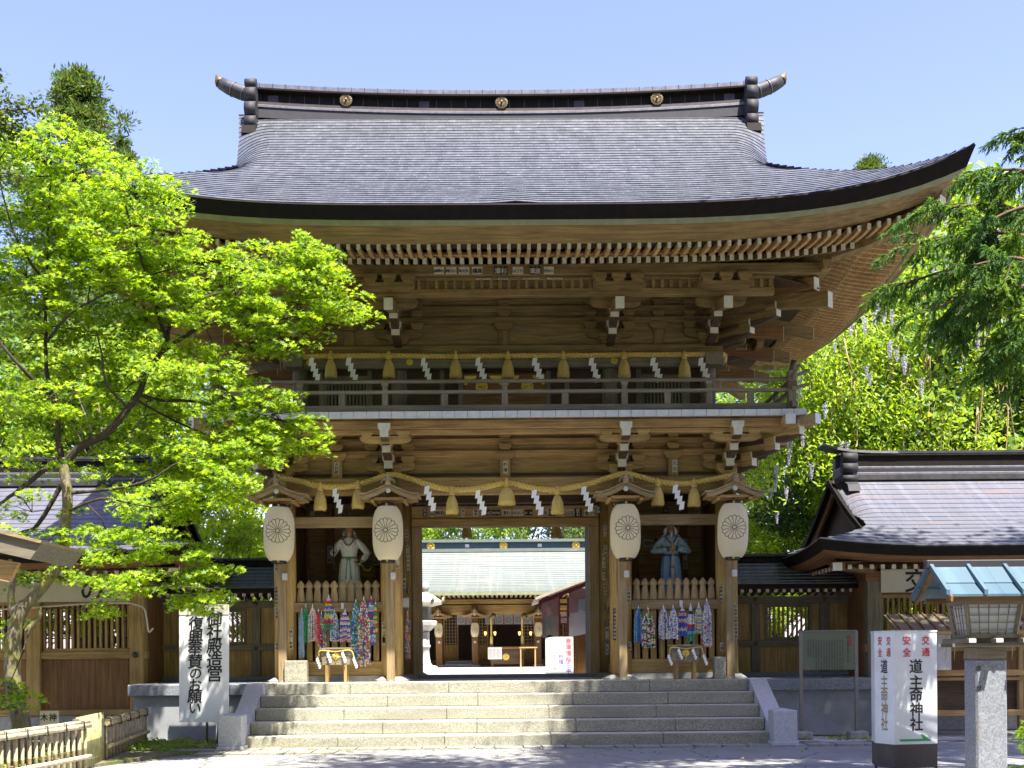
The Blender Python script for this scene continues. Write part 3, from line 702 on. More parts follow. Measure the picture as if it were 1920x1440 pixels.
def bracket_meshes(S, cross=True, wall=True, tailmul=1.0):
    A, C_ = MB(), MB(); BL = []; yin = 0.0
    def blk(*a):
        q = MB(); masu(q, *a); BL.append(q)
    if wall:
        blk(0, -.06, S['daito'][0], S['daito'][1], .48, .48)
        boat(A, 0, -.10, S['arm'][0], S['arm'][1], .52, .17)
        for k in ('m1', 'm2', 'm3'):
            for x in (-S['off'], S['off']): blk(x, -.10, S[k][0], S[k][1], .27, .24)
    for yo, z0, z1 in S['noses']: nose(A, C_, yin, yo, z0, z1)
    if cross:
        for yo, z0, z1, z2 in S['cross']:
            boat(A, 0, yo, z0, z1, .51, .16)
            for x in (-.37, 0, .37): blk(x, yo, z1, z2, .27, .24)
    if 'tail' in S:
        yo, z0, z1 = S['tail']; yo *= tailmul
        A.prism([(yo, z0), (yo, z1), (0, z1 + .5), (0, z0 + .5), (yo * .5, z0 + .27)], 'x', -.087, .087, 'wood_y')
        C_.prism([(yo - .01, z0 - .002), (yo - .01, z1 + .002), (yo, z1 + .002), (yo, z0 - .002)], 'x', -.088, .088, 'white_paint')
    return [A, C_] + BL
def place_brackets(S, x, y, rot, meshes, name='bracket_set'):
    o = meshes[0].copy(); col.objects.link(o); o.parent = G; o.location = Vector((x, y, 0)) - WLOC[G.name]; o.rotation_euler = (0, 0, R(rot)); o.name = name
    for m_ in meshes[1:]:
        if len(m_.data.polygons) == 0: continue
        c = m_.copy(); col.objects.link(c); c.parent = o; c.location = (0, 0, 0)
def proto(S, **k):
    L_ = bracket_meshes(S, **k); ms = [m_.build(n_) for m_, n_ in zip(L_, ['bracket_set', 'painted_ends'] + ['bearing_block'] * len(L_))]
    return ms
for S, xs_, ys_ in ((LOW, CXS, (0, 2.7, 5.4)), (UPP, (-4.40, -2.27, 2.27, 4.40), (.35, 2.35, 4.35))):
    full = proto(S); arms = proto(S, cross=False, wall=False); S2 = dict(S); k = 1.40
    S2['noses'] = [(a * k, b, c) for a, b, c in S['noses']]
    if 'tail' in S: S2['tail'] = (S['tail'][0] * 1.28, S['tail'][1] + .06, S['tail'][2] + .14)
    diag = proto(S2, cross=False, wall=False)
    for x in xs_:
        place_brackets(S, x, ys_[0], 0, full); place_brackets(S, x, ys_[2], 180, full)
    for s in (-1, 1):
        for y in ys_: place_brackets(S, s * max(xs_), y, 90 * s, full if y == ys_[1] else arms, 'side_bracket')
        place_brackets(S, s * max(xs_), ys_[0], 45 * s, diag, 'corner_bracket'); place_brackets(S, s * max(xs_), ys_[2], 180 - 45 * s, diag, 'corner_bracket')
    for ms in (full, arms, diag):
        for o in ms: bpy.data.objects.remove(o)
# second tail timbers of the upper corner sets, reaching out under the side eave
for s in (-1, 1):
    for (y, x1, z, rot) in ((.35, 2.62, 8.98, 45), (.35, 1.6, 8.42, 78), (2.35, 1.9, 8.55, 90), (4.35, 1.9, 8.55, 90), (4.35, 2.6, 8.7, 135)):
        mb = MB(); mb.prism([(0, z + .35), (-x1 * .5, z + .12), (-x1, z), (-x1, z + .25), (-x1 * .5, z + .36), (0, z + .62)], 'x', -.10, .10, 'brown_wood_y'); o = mb.build('tail_rafter', G)
        o.location = Vector((s * 4.4, y, 0)) - WLOC[G.name]; o.rotation_euler = (0, 0, R(rot) * s)
        mb = MB(); mb.prism([(-x1 - .01, z - .002), (-x1 - .01, z + .252), (-x1, z + .252), (-x1, z - .002)], 'x', -.101, .101, 'white_paint'); c = mb.build('painted_end'); c.parent = o
# struts between the column brackets
for x in (-3.57, 0, 3.57):
    mb = MB(); mb.box(x - .11, x + .11, -.11, .05, 5.50, 5.89, 'wood_z', .008); masu(mb, x, -.08, 5.88, 6.04, .43, .2); masu(mb, x, -.12, 6.08, 6.20, .27, .14); masu(mb, x, -.12, 6.33, 6.43, .27, .14); mb.build('strut', G)
for x in (-3.33, 0, 3.33):
    mb = MB(); mb.box(x - .11, x + .11, .24, .38, 8.38, 8.72, 'wood_z', .008); masu(mb, x, .28, 8.72, 8.86, .40, .2); masu(mb, x, .22, 9.0, 9.11, .27, .14); masu(mb, x, .22, 9.24, 9.34, .27, .14); mb.build('strut', G)
# balcony
mb = MB(); mb.box(-5.95, 5.95, -1.30, 6.7, 6.52, 6.62, 'grey_wood_y'); mb.build('balcony_floor', G)
for s in (-1, 1):
    mb = MB(); x = -6.07; wds = .253
    y0 = -1.39 if s < 0 else 6.80
    while x < 6.0: mb.box(x + .004, min(x + wds - .004, 6.09), y0, y0 + .09 * -s, 6.51, 6.635, 'cool_white', .004); x += wds
    mb.build('plank_ends', G)
    mb = MB(); mb.box(s * 6.0, s * 6.09, -1.29, 6.7, 6.51, 6.635, 'cool_white', .004); mb.build('plank_ends', G)
    mb = MB(); mb.box(s * 5.60, s * 5.80, -1.55, 6.95, 6.30, 6.505, 'warm_wood_y', .01); o = mb.build('balcony_girder', G)
    mb = MB(); mb.box(s * 5.60, s * 5.80, -1.562, -1.55, 6.30, 6.505, 'cool_white'); sub(mb, 'painted_end', o)
for y in (-1.05, 6.45):
    mb = MB(); mb.box(-6.25, 6.25, y - .11, y + .11, 6.325, 6.508, 'warm_wood_x', .01); mb.box(-6.0, 6.0, y - .07, y + .07, 6.23, 6.32, 'warm_wood_x', .008); o = mb.build('balcony_girder', G)
    mb = MB()
    for s in (-1, 1): mb.box(s * 6.25, s * 6.262, y - .11, y + .11, 6.325, 6.508, 'cool_white')
    sub(mb, 'painted_end', o)
for s in (-1, 1):   # diagonal corner beam of the balcony
    mb = MB(); M_ = Matrix.Translation((s * 5.1, -.4, 0)) @ Matrix.Rotation(R(45 * s), 4, 'Z'); mb.box(-.10, .10, -1.62, 0, 6.30, 6.50, 'pale_wood_y', .01, M=M_); o = mb.build('corner_beam', G)
    mb = MB(); mb.box(-.10, .10, -1.632, -1.62, 6.30, 6.50, 'cool_white', M=M_); sub(mb, 'painted_end', o)
def curved_rail(mb, a, b, z, r, axis, ext, mat, rnd=True):
    pts = []
    for q in (-1, 1):
        pass
    L0, L1 = a - ext, b + ext; n_ = 26
    for i in range(n_ + 1):
        x = L0 + (L1 - L0) * i / n_; e = max(0, a - x, x - b) / ext; pts.append((x, z + .17 * e * e))
    return pts
for y, tg in ((-1.135, 'f'), (6.535, 'b')):
    for zc, hh, nm, up in ((7.29, .035, 'top_rail', 1), (7.07, .032, 'middle_rail', .7), (6.745, .055, 'bottom_rail', 0)):
        mb = MB(); pts = curved_rail(mb, -5.7, 5.7, zc, .04, 'x', .5 if up else .25, 'grey_wood_x')
        if nm == 'top_rail': mb.tube([(x, y, zc + (z - zc) * up) for x, z in pts], .04, 'grey_wood_x', 10)
        else:
            vs = []
            for x, z in pts:
                z = zc + (z - zc) * up; vs += [(x, y - .045, z - hh), (x, y + .045, z - hh), (x, y + .045, z + hh), (x, y - .045, z + hh)]
            n_ = len(pts); mb.add(vs, [(i * 4 + k, (i + 1) * 4 + k, (i + 1) * 4 + (k + 1) % 4, i * 4 + (k + 1) % 4)[::-1] for i in range(n_ - 1) for k in range(4)] + [(0, 1, 2, 3), tuple((n_ - 1) * 4 + k for k in (3, 2, 1, 0))], 'grey_wood_x')
        mb.build(nm, G)
    for x in (-4.15, -2.43, 0, 2.43, 4.15):
        mb = MB(); mb.box(x - .062, x + .062, y - .04, y + .04, 6.79, 7.04, 'grey_wood_z', .006); mb.box(x - .05, x + .05, y - .035, y + .035, 7.10, 7.2, 'grey_wood_z'); masu(mb, x, y, 7.17, 7.262, .14, .10, 'grey_wood_x'); mb.build('rail_post', G)
    for x in (-5.0, -3.3, -1.22, 1.22, 3.3, 5.0):
        mb = MB(); mb.box(x - .065, x + .065, y - .03, y + .03, 6.80, 7.038, 'grey_wood_z', .005); mb.build('rail_strut', G)
for s in (-1, 1):
    x = s * 5.835
    for zc, hh, nm in ((7.29, .035, 'side_top_rail'), (7.07, .032, 'side_middle_rail'), (6.745, .055, 'side_bottom_rail')):
        mb = MB()
        if 'top' in nm: mb.tube([(x, -1.6, zc + .15), (x, -1.35, zc + .04), (x, -1.1, zc + .002), (x, 6.6, zc + .002)], .04, 'grey_wood_y', 10)
        else: mb.box(x - .044, x + .044, -1.35, 6.6, zc - hh + .002, zc + hh + .002, 'grey_wood_y', .005)
        mb.build(nm, G)
    for y in (.2, 1.5, 2.8, 4.1, 5.3):
        mb = MB(); mb.box(x - .04, x + .04, y - .06, y + .06, 6.79, 7.25, 'grey_wood_z', .005); mb.build('rail_post', G)
    for y in (-1.135, 6.535):
        mb = MB(); mb.box(x - .085, x + .085, y - .085, y + .085, 6.64, 7.46, 'grey_wood_z', .01); mb.tube([(x, y, 7.44), (x + s * .02, y, 7.5), (x + s * .06, y, 7.66)], [.075, .06, .07], 'dull_gold', 8); o = mb.build('corner_post', G)
        mb = MB(); mb.box(x - .10, x + .10, y - .10, y + .10, 6.66, 6.83, 'dull_gold', .01); mb.box(x - .095, x + .095, y - .095, y + .095, 7.10, 7.24, 'dull_gold', .01); sub(mb, 'metal_fitting', o)
# ---------------------------------------------------------------- upper storey
UX = (-4.40, -2.27, 2.27, 4.40)
for cx in UX:
    for cy in (.35, 2.35, 4.35):
        if cy == 2.35 and abs(cx) < 3: continue
        mb = MB(); mb.lathe([(.172, 6.62), (.172, 8.40)], (cx, cy, 0), 'grey_wood_z', 20); mb.build('upper_column', G)
for y, q in ((.35, -1), (4.35, 1)):
    mb = MB(); mb.box(-4.72, 4.72, y + q * .12, y + q * .27, 7.87, 8.13, 'grey_wood_x', .012); o = mb.build('tie_beam', G)
    if q < 0:
        for x in UX:
            mb = MB(); mb.flower((x + (.08 if x > 0 else .25 if x < -3 else .25), y - .272, 8.0), .075, 'gold', t=.02, n=6); sub(mb, 'gold_stud', o)
    mb = MB(); mb.box(-4.70, 4.70, y + q * .08, y + q * .18, 8.20, 8.38, 'wood_x', .01); mb.build('tie_beam', G)
    mb = MB(); mb.box(-4.4, 4.4, y - .05, y + .03, 8.13, 10.0, 'wall_board'); mb.build('wall_board', G)
    for za, zb, yy in ((8.86, 9.0, .12), (9.11, 9.24, .13), (9.34, 9.47, .14)):
        mb = MB(); mb.box(-4.6, 4.6, y - yy, y + yy, za, zb, 'wood_x', .008); mb.build('wall_beam', G)
for s in (-1, 1):
    mb = MB(); mb.box(s * 4.36, s * 4.42, .4, 4.3, 6.62, 10.0, 'wall_board'); mb.box(s * 4.28, s * 4.66, -.1, 4.8, 7.872, 8.128, 'grey_wood_y', .01); mb.build('side_wall', G)
mb = MB(); mb.box(-4.4, 4.4, .36, .42, 6.62, 7.9, 'dark_wood_x')
for x in (-1.35, 1.35, -2.9, 2.9, -3.95, 3.95): mb.box(x - .05, x + .05, .30, .362, 6.62, 7.88, 'grey_wood_z')
mb.box(-4.3, 4.3, .28, .358, 6.63, 6.74, 'grey_wood_x')
mb.build('front_wall', G)
for s in (-1, 1):
    mb = MB(); c = s * 3.40; mb.box(c - .5, c + .5, .27, .33, 7.68, 7.76, 'grey_wood_x'); mb.box(c - .5, c - .42, .272, .33, 6.75, 7.68, 'grey_wood_z'); mb.box(c + .42, c + .5, .272, .33, 6.75, 7.68, 'grey_wood_z')
    for k in range(11): mb.box(c - .41 + k * .076, c - .41 + k * .076 + .04, .29, .335, 6.75, 7.68, 'grey_wood_z')
    mb.build('lattice_window', G)
    mb = MB(); xa, xb = s * .015, s * .92; mb.box(xa, xb, .26, .31, 6.75, 7.80, 'brown_wood_x', .01); mb.box(xa, xb, .25, .262, 6.75, 6.82, 'grey_wood_x'); mb.box(s * .90, s * 1.0, .24, .32, 6.72, 7.85, 'grey_wood_z', .008)
    dr = mb.build('balcony_door', G); mb = MB()
    for x in (.06, .86):
        for z in (7.74, 6.80):
            q = 1 if x < .5 else -1; r = -1 if z > 7 else 1
            mb.prism([(s * x, z), (s * (x + .26 * q), z), (s * (x + .24 * q), z + .06 * r), (s * (x + .08 * q), z + .09 * r), (s * (x + .05 * q), z + .19 * r), (s * x, z + .2 * r)], 'y', .236, .249, 'gold')
    sub(mb, 'gold_corner', dr)
    mb = MB(); mb.flower((s * .49, .25, 7.50), .135, 'gold', t=.015); sub(mb, 'gold_crest', dr)
# eave purlin with paper stickers, ribbed strip, sloping ceiling
for y, q in ((-1.60, 1), (6.30, -1)):
    mb = MB(); mb.box(-6.5, 6.5, y - .09, y + .09, 9.27, 9.475, 'wood_x', .01); mb.build('eave_beam', G)
    mb = MB(); mb.box(-5.4, 5.4, y + q * .10, y + q * .16, 9.02, 9.26, 'wood_x'); mb.box(-5.4, 5.4, y + q * .02, y + q * .12, 9.20, 9.262, 'wood_x', .006); mb.box(-5.4, 5.4, y + q * .04, y + q * .2, 8.89, 9.03, 'wood_x', .008); o = mb.build('ribbed_cove', G)
    for k in range(60):
        x = -5.3 + k * .18; mb = MB(); mb.box(x - .034, x + .034, y + q * .04, y + q * .099, 9.035, 9.198, 'wood_z', .005); sub(mb, 'cove_rib', o)
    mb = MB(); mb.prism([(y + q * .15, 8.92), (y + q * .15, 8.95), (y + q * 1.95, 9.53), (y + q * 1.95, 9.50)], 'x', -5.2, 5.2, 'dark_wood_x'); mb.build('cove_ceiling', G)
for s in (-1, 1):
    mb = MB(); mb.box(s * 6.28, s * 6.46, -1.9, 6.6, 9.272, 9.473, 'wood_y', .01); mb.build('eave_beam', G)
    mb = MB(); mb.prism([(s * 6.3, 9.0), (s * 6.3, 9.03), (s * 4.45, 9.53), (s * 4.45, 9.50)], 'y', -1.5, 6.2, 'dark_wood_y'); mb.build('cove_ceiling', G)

# timbers of the upper storey and eaves get darker copies: shade put into colour
def darken(o):
    for ch in o.children: darken(ch)
    if o.type != 'MESH' or o.data.get('shade_swapped'): return
    zs = [v.co.z for v in o.data.vertices]
    if zs and sum(zs) / len(zs) > 7.85:
        o.data['shade_swapped'] = 1
        for i, mt in enumerate(o.data.materials):
            if mt and (mt.name.startswith('wood_') or mt.name == 'wall_board'): o.data.materials[i] = MATS['old_' + mt.name]
darken(G)
# paper stickers left by pilgrims
rs = random.Random(11)
def sticker(x, z, y, w_, h_, text, dark=False, parent=G, col2=None):
    mb = MB(); pm, im = ('ink', 'sticker_paper') if dark else ('sticker_paper', 'ink')
    pm = col2 or pm
    mb.box(x - w_ / 2, x + w_ / 2, y - .006, y, z - h_ / 2, z + h_ / 2, pm)
    if w_ > h_: write(mb, text[::-1], (x, y - .009, z - h_ * .08), min(h_ * .72, w_ / len(text) * .95), im, True, step=w_ / len(text) * .95, vertical=False); write(mb, '三三' if dark else '一一', (x, y - .009, z + h_ * .38), h_ * .16, im, False, step=w_ * .3, vertical=False)
    else: write(mb, text, (x, y - .009, z), min(w_ * .8, h_ / len(text) * .93), im, True, step=h_ / len(text) * .95)
    return mb.build('paper_sticker', parent)
for xp, w_, t, d in ((823, .20, '大関誠', 0), (846, .21, '小川嶋', 0), (870, .21, '永村新', 0), (895, .21, '高橋', 0), (939, .27, '杉澤', 1), (971, .21, '古さほ', 0), (1003, .23, '渡澤', 1), (1029, .20, '久米田', 0)):
    p = W(xp, 507, -1.695); sticker(p.x, p.z, -1.692, w_, .145 + (.02 if d else 0), t, d)
for xp, w_, h_, t, d in ((797, .10, .20, '松宮', 1), (810, .07, .2, '野原', 0), (825, .23, .14, '岩崎', 0), (868, .08, .2, '金石', 0), (892, .13, .18, '森本', 0), (911, .22, .14, '吉木宮', 1), (930, .20, .14, '佐伊林', 1), (950, .21, .13, '杉澤', 0), (971, .23, .15, 'いさほ', 0), (991, .18, .14, '藤沢井', 1), (1019, .21, .10, '田久', 0), (1035, .14, .16, '村', 1), (1056, .06, .2, '水主', 0), (1069, .2, .13, '花古', 0), (1084, .17, .2, '新石', 1), (1105, .24, .15, '小金', 0)):
    p = W(xp, 961, 2.598); sticker(p.x, p.z, 2.598, w_, h_, t, d)
for i, xp in enumerate((1123, 1132, 1141)):
    p = W(xp, 956, 2.598); sticker(p.x, p.z, 2.598, .07, .13, '月', 0, col2=('crane_sky', 'crane_pink', 'crane_orange')[i])
def post_sticker(x, z, y, n, tx):
    sticker(x, z, y, .075, .085 * n, tx, rs.random() < .25)
WD = '松宮野原岩崎金石森本吉木佐林杉澤藤沢井田久村水主花古新小河山清伊室町'
def rt(n): return ''.join(rs.choice(WD) for _ in range(n))
for cx in CXS:                                      # on the front columns
    for z, n in ((5.0, 3), (4.2, 5), (3.0, 4), (2.6, 3), (2.2, 5), (1.95, 2), (3.6, 3)):
        if rs.random() < .68:
            dx = rs.choice((-.15, .15)); post_sticker(cx + dx, z + rs.uniform(-.1, .1), -.19, n, rt(n))
for s in (-1, 1):                                   # on the columns in the passage and the inner frames
    for k in range(9): post_sticker(s * (2.33 + rs.uniform(-.06, .06)), 1.9 + k * .33 + rs.uniform(-.1, .1), 2.47, rs.choice((2, 3, 4)), rt(3))
    for k in range(3): n = rs.choice((2, 3)); sticker(s * (3.0 + k * .75), 5.02, 2.326, .1, .2, rt(2), k % 2)
for x, z, n in ((-3.02, 4.1, 5), (4.2, 4.05, 7), (-4.1, 4.1, 4)): sticker(x, z, 2.32, .11, .1 * n, rt(n), False)
for x, t in ((3.35, '野原'), (3.62, '小清')): sticker(x, 4.32, 2.39, .22, .17, t, x > 3.5)
for x, t in ((-3.57, '大村昭'[:2] + '新'), (0, '杉澤'), (3.57, '久古')): sticker(x + (.03 if x > 3 else 0), 5.71, -.111, .10, .26, t, False)
for xp, n in ((632, 12), (700, 8), (760, 10)):      # narrow strips under the girders
    pass
for x0_, w_ in ((-.55, .28), (-.12, .2), (.38, .32), (.86, .3)):
    mb = MB(); mb.box(x0_, x0_ + w_, -1.585, -1.58, 9.205, 9.23, 'sticker_paper'); write(mb, rt(8), (x0_ + w_ / 2, -1.588, 9.217), .02, 'ink', True, step=w_ / 9, vertical=False); mb.build('paper_sticker', G)

# ================================================================ things hung on the gate
ORD = ['first', 'second', 'third', 'fourth', 'fifth', 'sixth', 'seventh', 'eighth', 'ninth', 'tenth', 'eleventh', 'twelfth']
# little gabled roofs over the lanterns, on the lantern posts
LPX = (-417, -213.5, 219, 419)
def lantern_roof():
    o = thing('lantern_roof', None, None, (0, 0, 0)); W_ = .60
    def zc(x): a = abs(x) / W_; return .38 - .36 * a + .11 * a * a + (.03 * max(0, a - .75) / .25)
    xs = [-W_ + 2 * W_ * i / 24 for i in range(25)]
    mb = MB(); top = [(x * 1.03, zc(x) + .035) for x in xs]; bot = [(x * 1.03, zc(x)) for x in xs[::-1]]
    mb.prism(top + bot, 'y', -.40, .42, 'pale_wood_x'); mb.build('roof_boards', o)
    mb = MB(); top = [(x * .97, zc(x) - .002) for x in xs]; bot = [(x * .97, zc(x) - .10 + .02 * abs(x)) for x in xs[::-1]]
    mb.prism(top + bot, 'y', -.37, -.32, 'pale_wood_x'); mb.build('barge_board', o)
    mb = MB()
    for y in (-.30, .0, .26): mb.box(-.46, .46, y, y + .05, .07, .12, 'warm_wood_x')
    for k in range(9):
        for s in (-1, 1): mb.box(s * .30, s * .56, -.30 + k * .075, -.27 + k * .075, .09, .125, 'warm_wood_x')
    for s in (-1, 1): mb.box(s * .30, s * .36, -.33, .34, .02, .07, 'warm_wood_y')
    mb.build('roof_frame', o)
    mb = MB(); mb.tube([(0, -.42, .425), (0, .42, .425)], .035, 'grey_wood_y', 8); mb.build('ridge_pole', o)
    mb = MB()
    for s in (-1, 1):
        mb.tube([(0, -.44, .47), (s * .07, -.44, .475), (s * .12, -.44, .44), (s * .135, -.44, .395), (s * .10, -.44, .39)], [.035, .03, .024, .018, .01], 'grey_wood_x', 8)
        mb.tube([(0, -.44, .51), (s * .045, -.44, .52), (s * .07, -.44, .49)], [.022, .02, .01], 'grey_wood_x', 8)
    mb.lathe([(.05, .36), (.06, .42), (.05, .5), (.02, .55), (.028, .575), (.02, .60), (.003, .62)], (0, -.44, 0), 'pale_wood_x', 10); mb.build('finial', o)
    mb = MB(); mb.flower((0, -.37, .245), .05, 'cool_white', t=.012, n=5); mb.build('pendant', o)
    return o
def chochin(scale=1.0, name='paper_lantern'):
    o = thing(name, None, None, (0, 0, 0)); H = 1.10; Rr = .315
    def rad(z):   # z 0..H
        a = abs(z / H - .5) * 2; return Rr * (1 - .38 * a ** 3.6)
    prof = []; K = 44
    for i in range(K + 1):
        z = H * i / K; prof.append(((rad(z) + (.0018 if i % 2 else -.0018)) * scale, (z + .05) * scale))
    mb = MB(); mb.lathe(prof, (0, 0, 0), 'lantern_paper', 40); mb.build('paper_body', o)
    mb = MB(); mb.lathe([(.145, 1.14), (.15, 1.15), (.15, 1.205), (.14, 1.215)], (0, 0, 0), 'black_lacquer', 24); mb.build('top_cap', o)
    mb = MB(); mb.lathe([(.145, .065), (.15, .055), (.15, .0), (.14, -.01)][::-1], (0, 0, 0), 'black_lacquer', 24); mb.build('bottom_cap', o)
    for z in (1.18, .03):
        mb = MB(); mb.flower((0, -.152, z), .025, 'gold', t=.01, n=8); mb.build('cap_stud', o)
    mb = MB(); mb.tube([(0, 0, 1.2), (0, 0, 1.36)], .008, 'dark_metal', 6); mb.build('hook', o)
    # crest: outline of sixteen petals drawn on the paper
    mb = MB(); R1, R0, cz = .245, .035, .64
    def P_(x, z): r = rad(z - .05) + .004; return Vector((x, -math.sqrt(max(1e-4, r * r - x * x)), z))
    def line(pts, w_):
        vs = []; fs = []
        for i, (x, z) in enumerate(pts):
            a = pts[max(i - 1, 0)]; b = pts[min(i + 1, len(pts) - 1)]; dx, dz = b[0] - a[0], b[1] - a[1]; L = math.hypot(dx, dz) or 1
            nx, nz = -dz / L * w_ / 2, dx / L * w_ / 2; vs += [P_(x + nx, z + nz), P_(x - nx, z - nz)]
        fs = [(2 * i, 2 * i + 1, 2 * i + 3, 2 * i + 2) for i in range(len(pts) - 1)]; mb.add(vs, fs, 'ink')
    n_ = 16
    for k in range(n_):
        a = 2 * math.pi * (k + .5) / n_; line([(r_ * math.cos(a), cz + r_ * math.sin(a)) for r_ in (R0, .08, .13, .18, .21)], .0095)
        a0 = 2 * math.pi * k / n_; c_ = .208; rr = c_ * math.sin(math.pi / n_) * 1.0
        line([((c_ * math.cos(a0) + rr * math.cos(a0 + q)), cz + (c_ * math.sin(a0) + rr * math.sin(a0 + q))) for q in [(-1 + 2 * i / 8) * math.pi / 2 for i in range(9)]], .0105)
    line([(R0 * math.cos(i * math.pi / 10), cz + R0 * math.sin(i * math.pi / 10)) for i in range(21)], .008)
    mb.build('painted_crest', o)
    return o
lr = lantern_roof(); pl = chochin()
LW = ['left outer column beside the maple', 'column right of the white robed statue', 'column left of the blue robed statue', 'right outer column beside the wisteria trees']
for i, dx in enumerate(LPX):
    x = dx / 88 * .987
    r = lr if i == 0 else copy_tree(lr); r.location = (x, -.62, 4.86); tag(r, 'small gabled timber roof above the lantern at the ' + LW[i], 'lantern roof', 'small roofs over the lanterns')
    l = pl if i == 0 else copy_tree(pl); l.location = ((dx + (5 if dx > 0 else -7)) / 88 * .973, -.72, 3.66); l.rotation_euler = ((0, R(.8), R(5)), (R(.6), 0, R(-3)), (R(-.5), R(-.6), R(4)), (0, R(.9), R(-6)))[i]; tag(l, 'cream paper lantern with petal crest at the ' + LW[i], 'lantern', 'paper lanterns hanging along the gate')
# twisted straw ropes
def rope_path(pts, n=160):
    P_ = [Vector(p) for p in pts]; out = []
    m_ = len(P_) - 1
    for i in range(n + 1):
        t = i / n * m_; k = min(int(t), m_ - 1); u = t - k
        p0, p1, p2, p3 = P_[max(k - 1, 0)], P_[k], P_[k + 1], P_[min(k + 2, m_)]
        out.append(.5 * ((2 * p1) + (-p0 + p2) * u + (2 * p0 - 5 * p1 + 4 * p2 - p3) * u * u + (-p0 + 3 * p1 - 3 * p2 + p3) * u ** 3))
    return out
def twisted(mb, pts, r, pitch, mat='rope', n=160, strands=3, side=7):
    C_ = rope_path(pts, n); L = [0]
    for a, b in zip(C_, C_[1:]): L.append(L[-1] + (b - a).length)
    K = max(n, int(L[-1] / pitch * 10)); idx = [L[-1] * i / K for i in range(K + 1)]; cc = []; j = 0
    for d in idx:
        while j < len(L) - 2 and L[j + 1] < d: j += 1
        u = (d - L[j]) / max(1e-9, L[j + 1] - L[j]); cc.append(C_[j].lerp(C_[j + 1], min(1, u)))
    for s in range(strands):
        path = []
        for i, c in enumerate(cc):
            t = (cc[min(i + 1, K)] - cc[max(i - 1, 0)]).normalized(); a = t.cross(Vector((0, 1, 0))).normalized(); b = t.cross(a)
            an = 2 * math.pi * (idx[i] / pitch + s / strands); path.append(c + (a * math.cos(an) + b * math.sin(an)) * r * .60)
        mb.tube(path, r * .50, mat, side)
yl = -.42
lp = [(521, 894), (560, 902), (597, 911), (645, 913), (685, 905), (731, 890), (770, 898), (810, 911), (845, 918), (890, 917), (950, 906), (1000, 915), (1044, 918), (1100, 908), (1140, 896), (1171, 888), (1205, 895), (1235, 903), (1280, 907), (1325, 901), (1379, 889)]
low_pts = [W(x, y, yl) for x, y in lp]; mb = MB(); twisted(mb, low_pts, .058, .27, n=240)
tag(mb.build('sacred_rope'), 'thick twisted straw rope hanging in swags under the lower brackets', 'rope')
up = [(553, 676), (575, 669), (700, 667), (850, 668), (950, 667), (1100, 666), (1250, 665), (1345, 664), (1358, 668)]
up_pts = [W(x, y, .02 if 560 < x < 1350 else .12) for x, y in up]; mb = MB(); twisted(mb, up_pts, .056, .26, n=200)
mb.tube([up_pts[-1], up_pts[-1] + Vector((.03, .1, -.05)), up_pts[-1] + Vector((.03, .35, -.06))], .05, 'rope', 8)
tag(mb.build('sacred_rope'), 'straight twisted straw rope stretched along the upper storey above the balcony', 'rope')
def at_y(pts, xpx, Y):
    b = min(range(len(pts) - 1), key=lambda i: abs((pts[i][0] + pts[i + 1][0]) / 2 - xpx)); a, c = pts[b], pts[b + 1]
    u = (xpx - a[0]) / (c[0] - a[0]); return W(xpx, a[1] + (c[1] - a[1]) * u, Y)
def shide(s=1.0, mir=1):
    o = thing('paper_streamer', None, None); mb = MB(); w_, h_ = .125 * s, .165 * s; z = 0; x = 0
    mb.tube([(0, 0, .1 * s), (0, -.01, -.02)], .004, 'paper', 5)
    for k in range(4):
        q = [(x - .052 * s, z), (x + .052 * s, z + .018 * s), (x + .030 * s, z - .150 * s), (x - .074 * s, z - .168 * s)]
        y = -.01 - .012 * (k % 2) - .004 * k; v = [(mir * a, y - .015 * (i in (1, 2)), b) for i, (a, b) in enumerate(q)]
        v += [(a, b + .003, c) for a, b, c in v]; mb.add(v, [(0, 1, 2, 3), (7, 6, 5, 4), (0, 4, 5, 1), (1, 5, 6, 2), (2, 6, 7, 3), (3, 7, 4, 0)], 'paper')
        x += .046 * s; z -= .122 * s
    mb.build('folded_paper', o); return o
def tassel(s=1.0, wide=1.0):
    o = thing('straw_tassel', None, None); rs_ = random.Random(int(s * 100)); mb = MB()
    mb.tube([(0, .01, .10), (0, -.01, .0), (0, -.01, -.09 * s)], [.03, .045, .04], 'rope', 8)
    for k in range(2): mb.lathe([(.045, -.01), (.06, .0), (.06, .025), (.045, .035)], (0, -.005, -.02 - k * .05), 'rope', 12)
    mb.build('knot', o); mb = MB(); L = .47 * s
    mb.lathe([(.035, -.08), (.07 * wide, -.14 * s), (.105 * wide, -.26 * s), (.122 * wide, -.42 * s), (.128 * wide, -L - .05 * s)][::-1], (0, 0, 0), 'straw', 18)
    for k in range(70):
        a = rs_.uniform(0, 6.283); r0 = rs_.uniform(.6, 1.03); e = L + rs_.uniform(.0, .09) * s
        mb.tube([(r0 * .06 * math.cos(a), r0 * .06 * math.sin(a), -.1), (r0 * .112 * wide * math.cos(a), r0 * .112 * math.sin(a), -.27 * s), (r0 * .136 * wide * math.cos(a + .03), r0 * .136 * math.sin(a), -e)], [.004, .006, .004], 'straw', 4)
    mb.build('straw_skirt', o); return o
sh, sh2, ta, tb = shide(.98), shide(.98, -1), tassel(.90), tassel(.86, 1.4)
def hang(proto, first, loc, label, cat, grp, rz=0):
    o = proto if first else copy_tree(proto); o.location = loc; o.rotation_euler = (0, 0, rz); tag(o, label, cat, grp); return o
def where(i, n): return 'leftmost' if i == 0 else 'rightmost' if i == n - 1 else ORD[i] + ' from the left'
used = set()
def h2(p, *a, **k):
    f = p.name not in used; used.add(p.name); return hang(p, f, *a, **k)
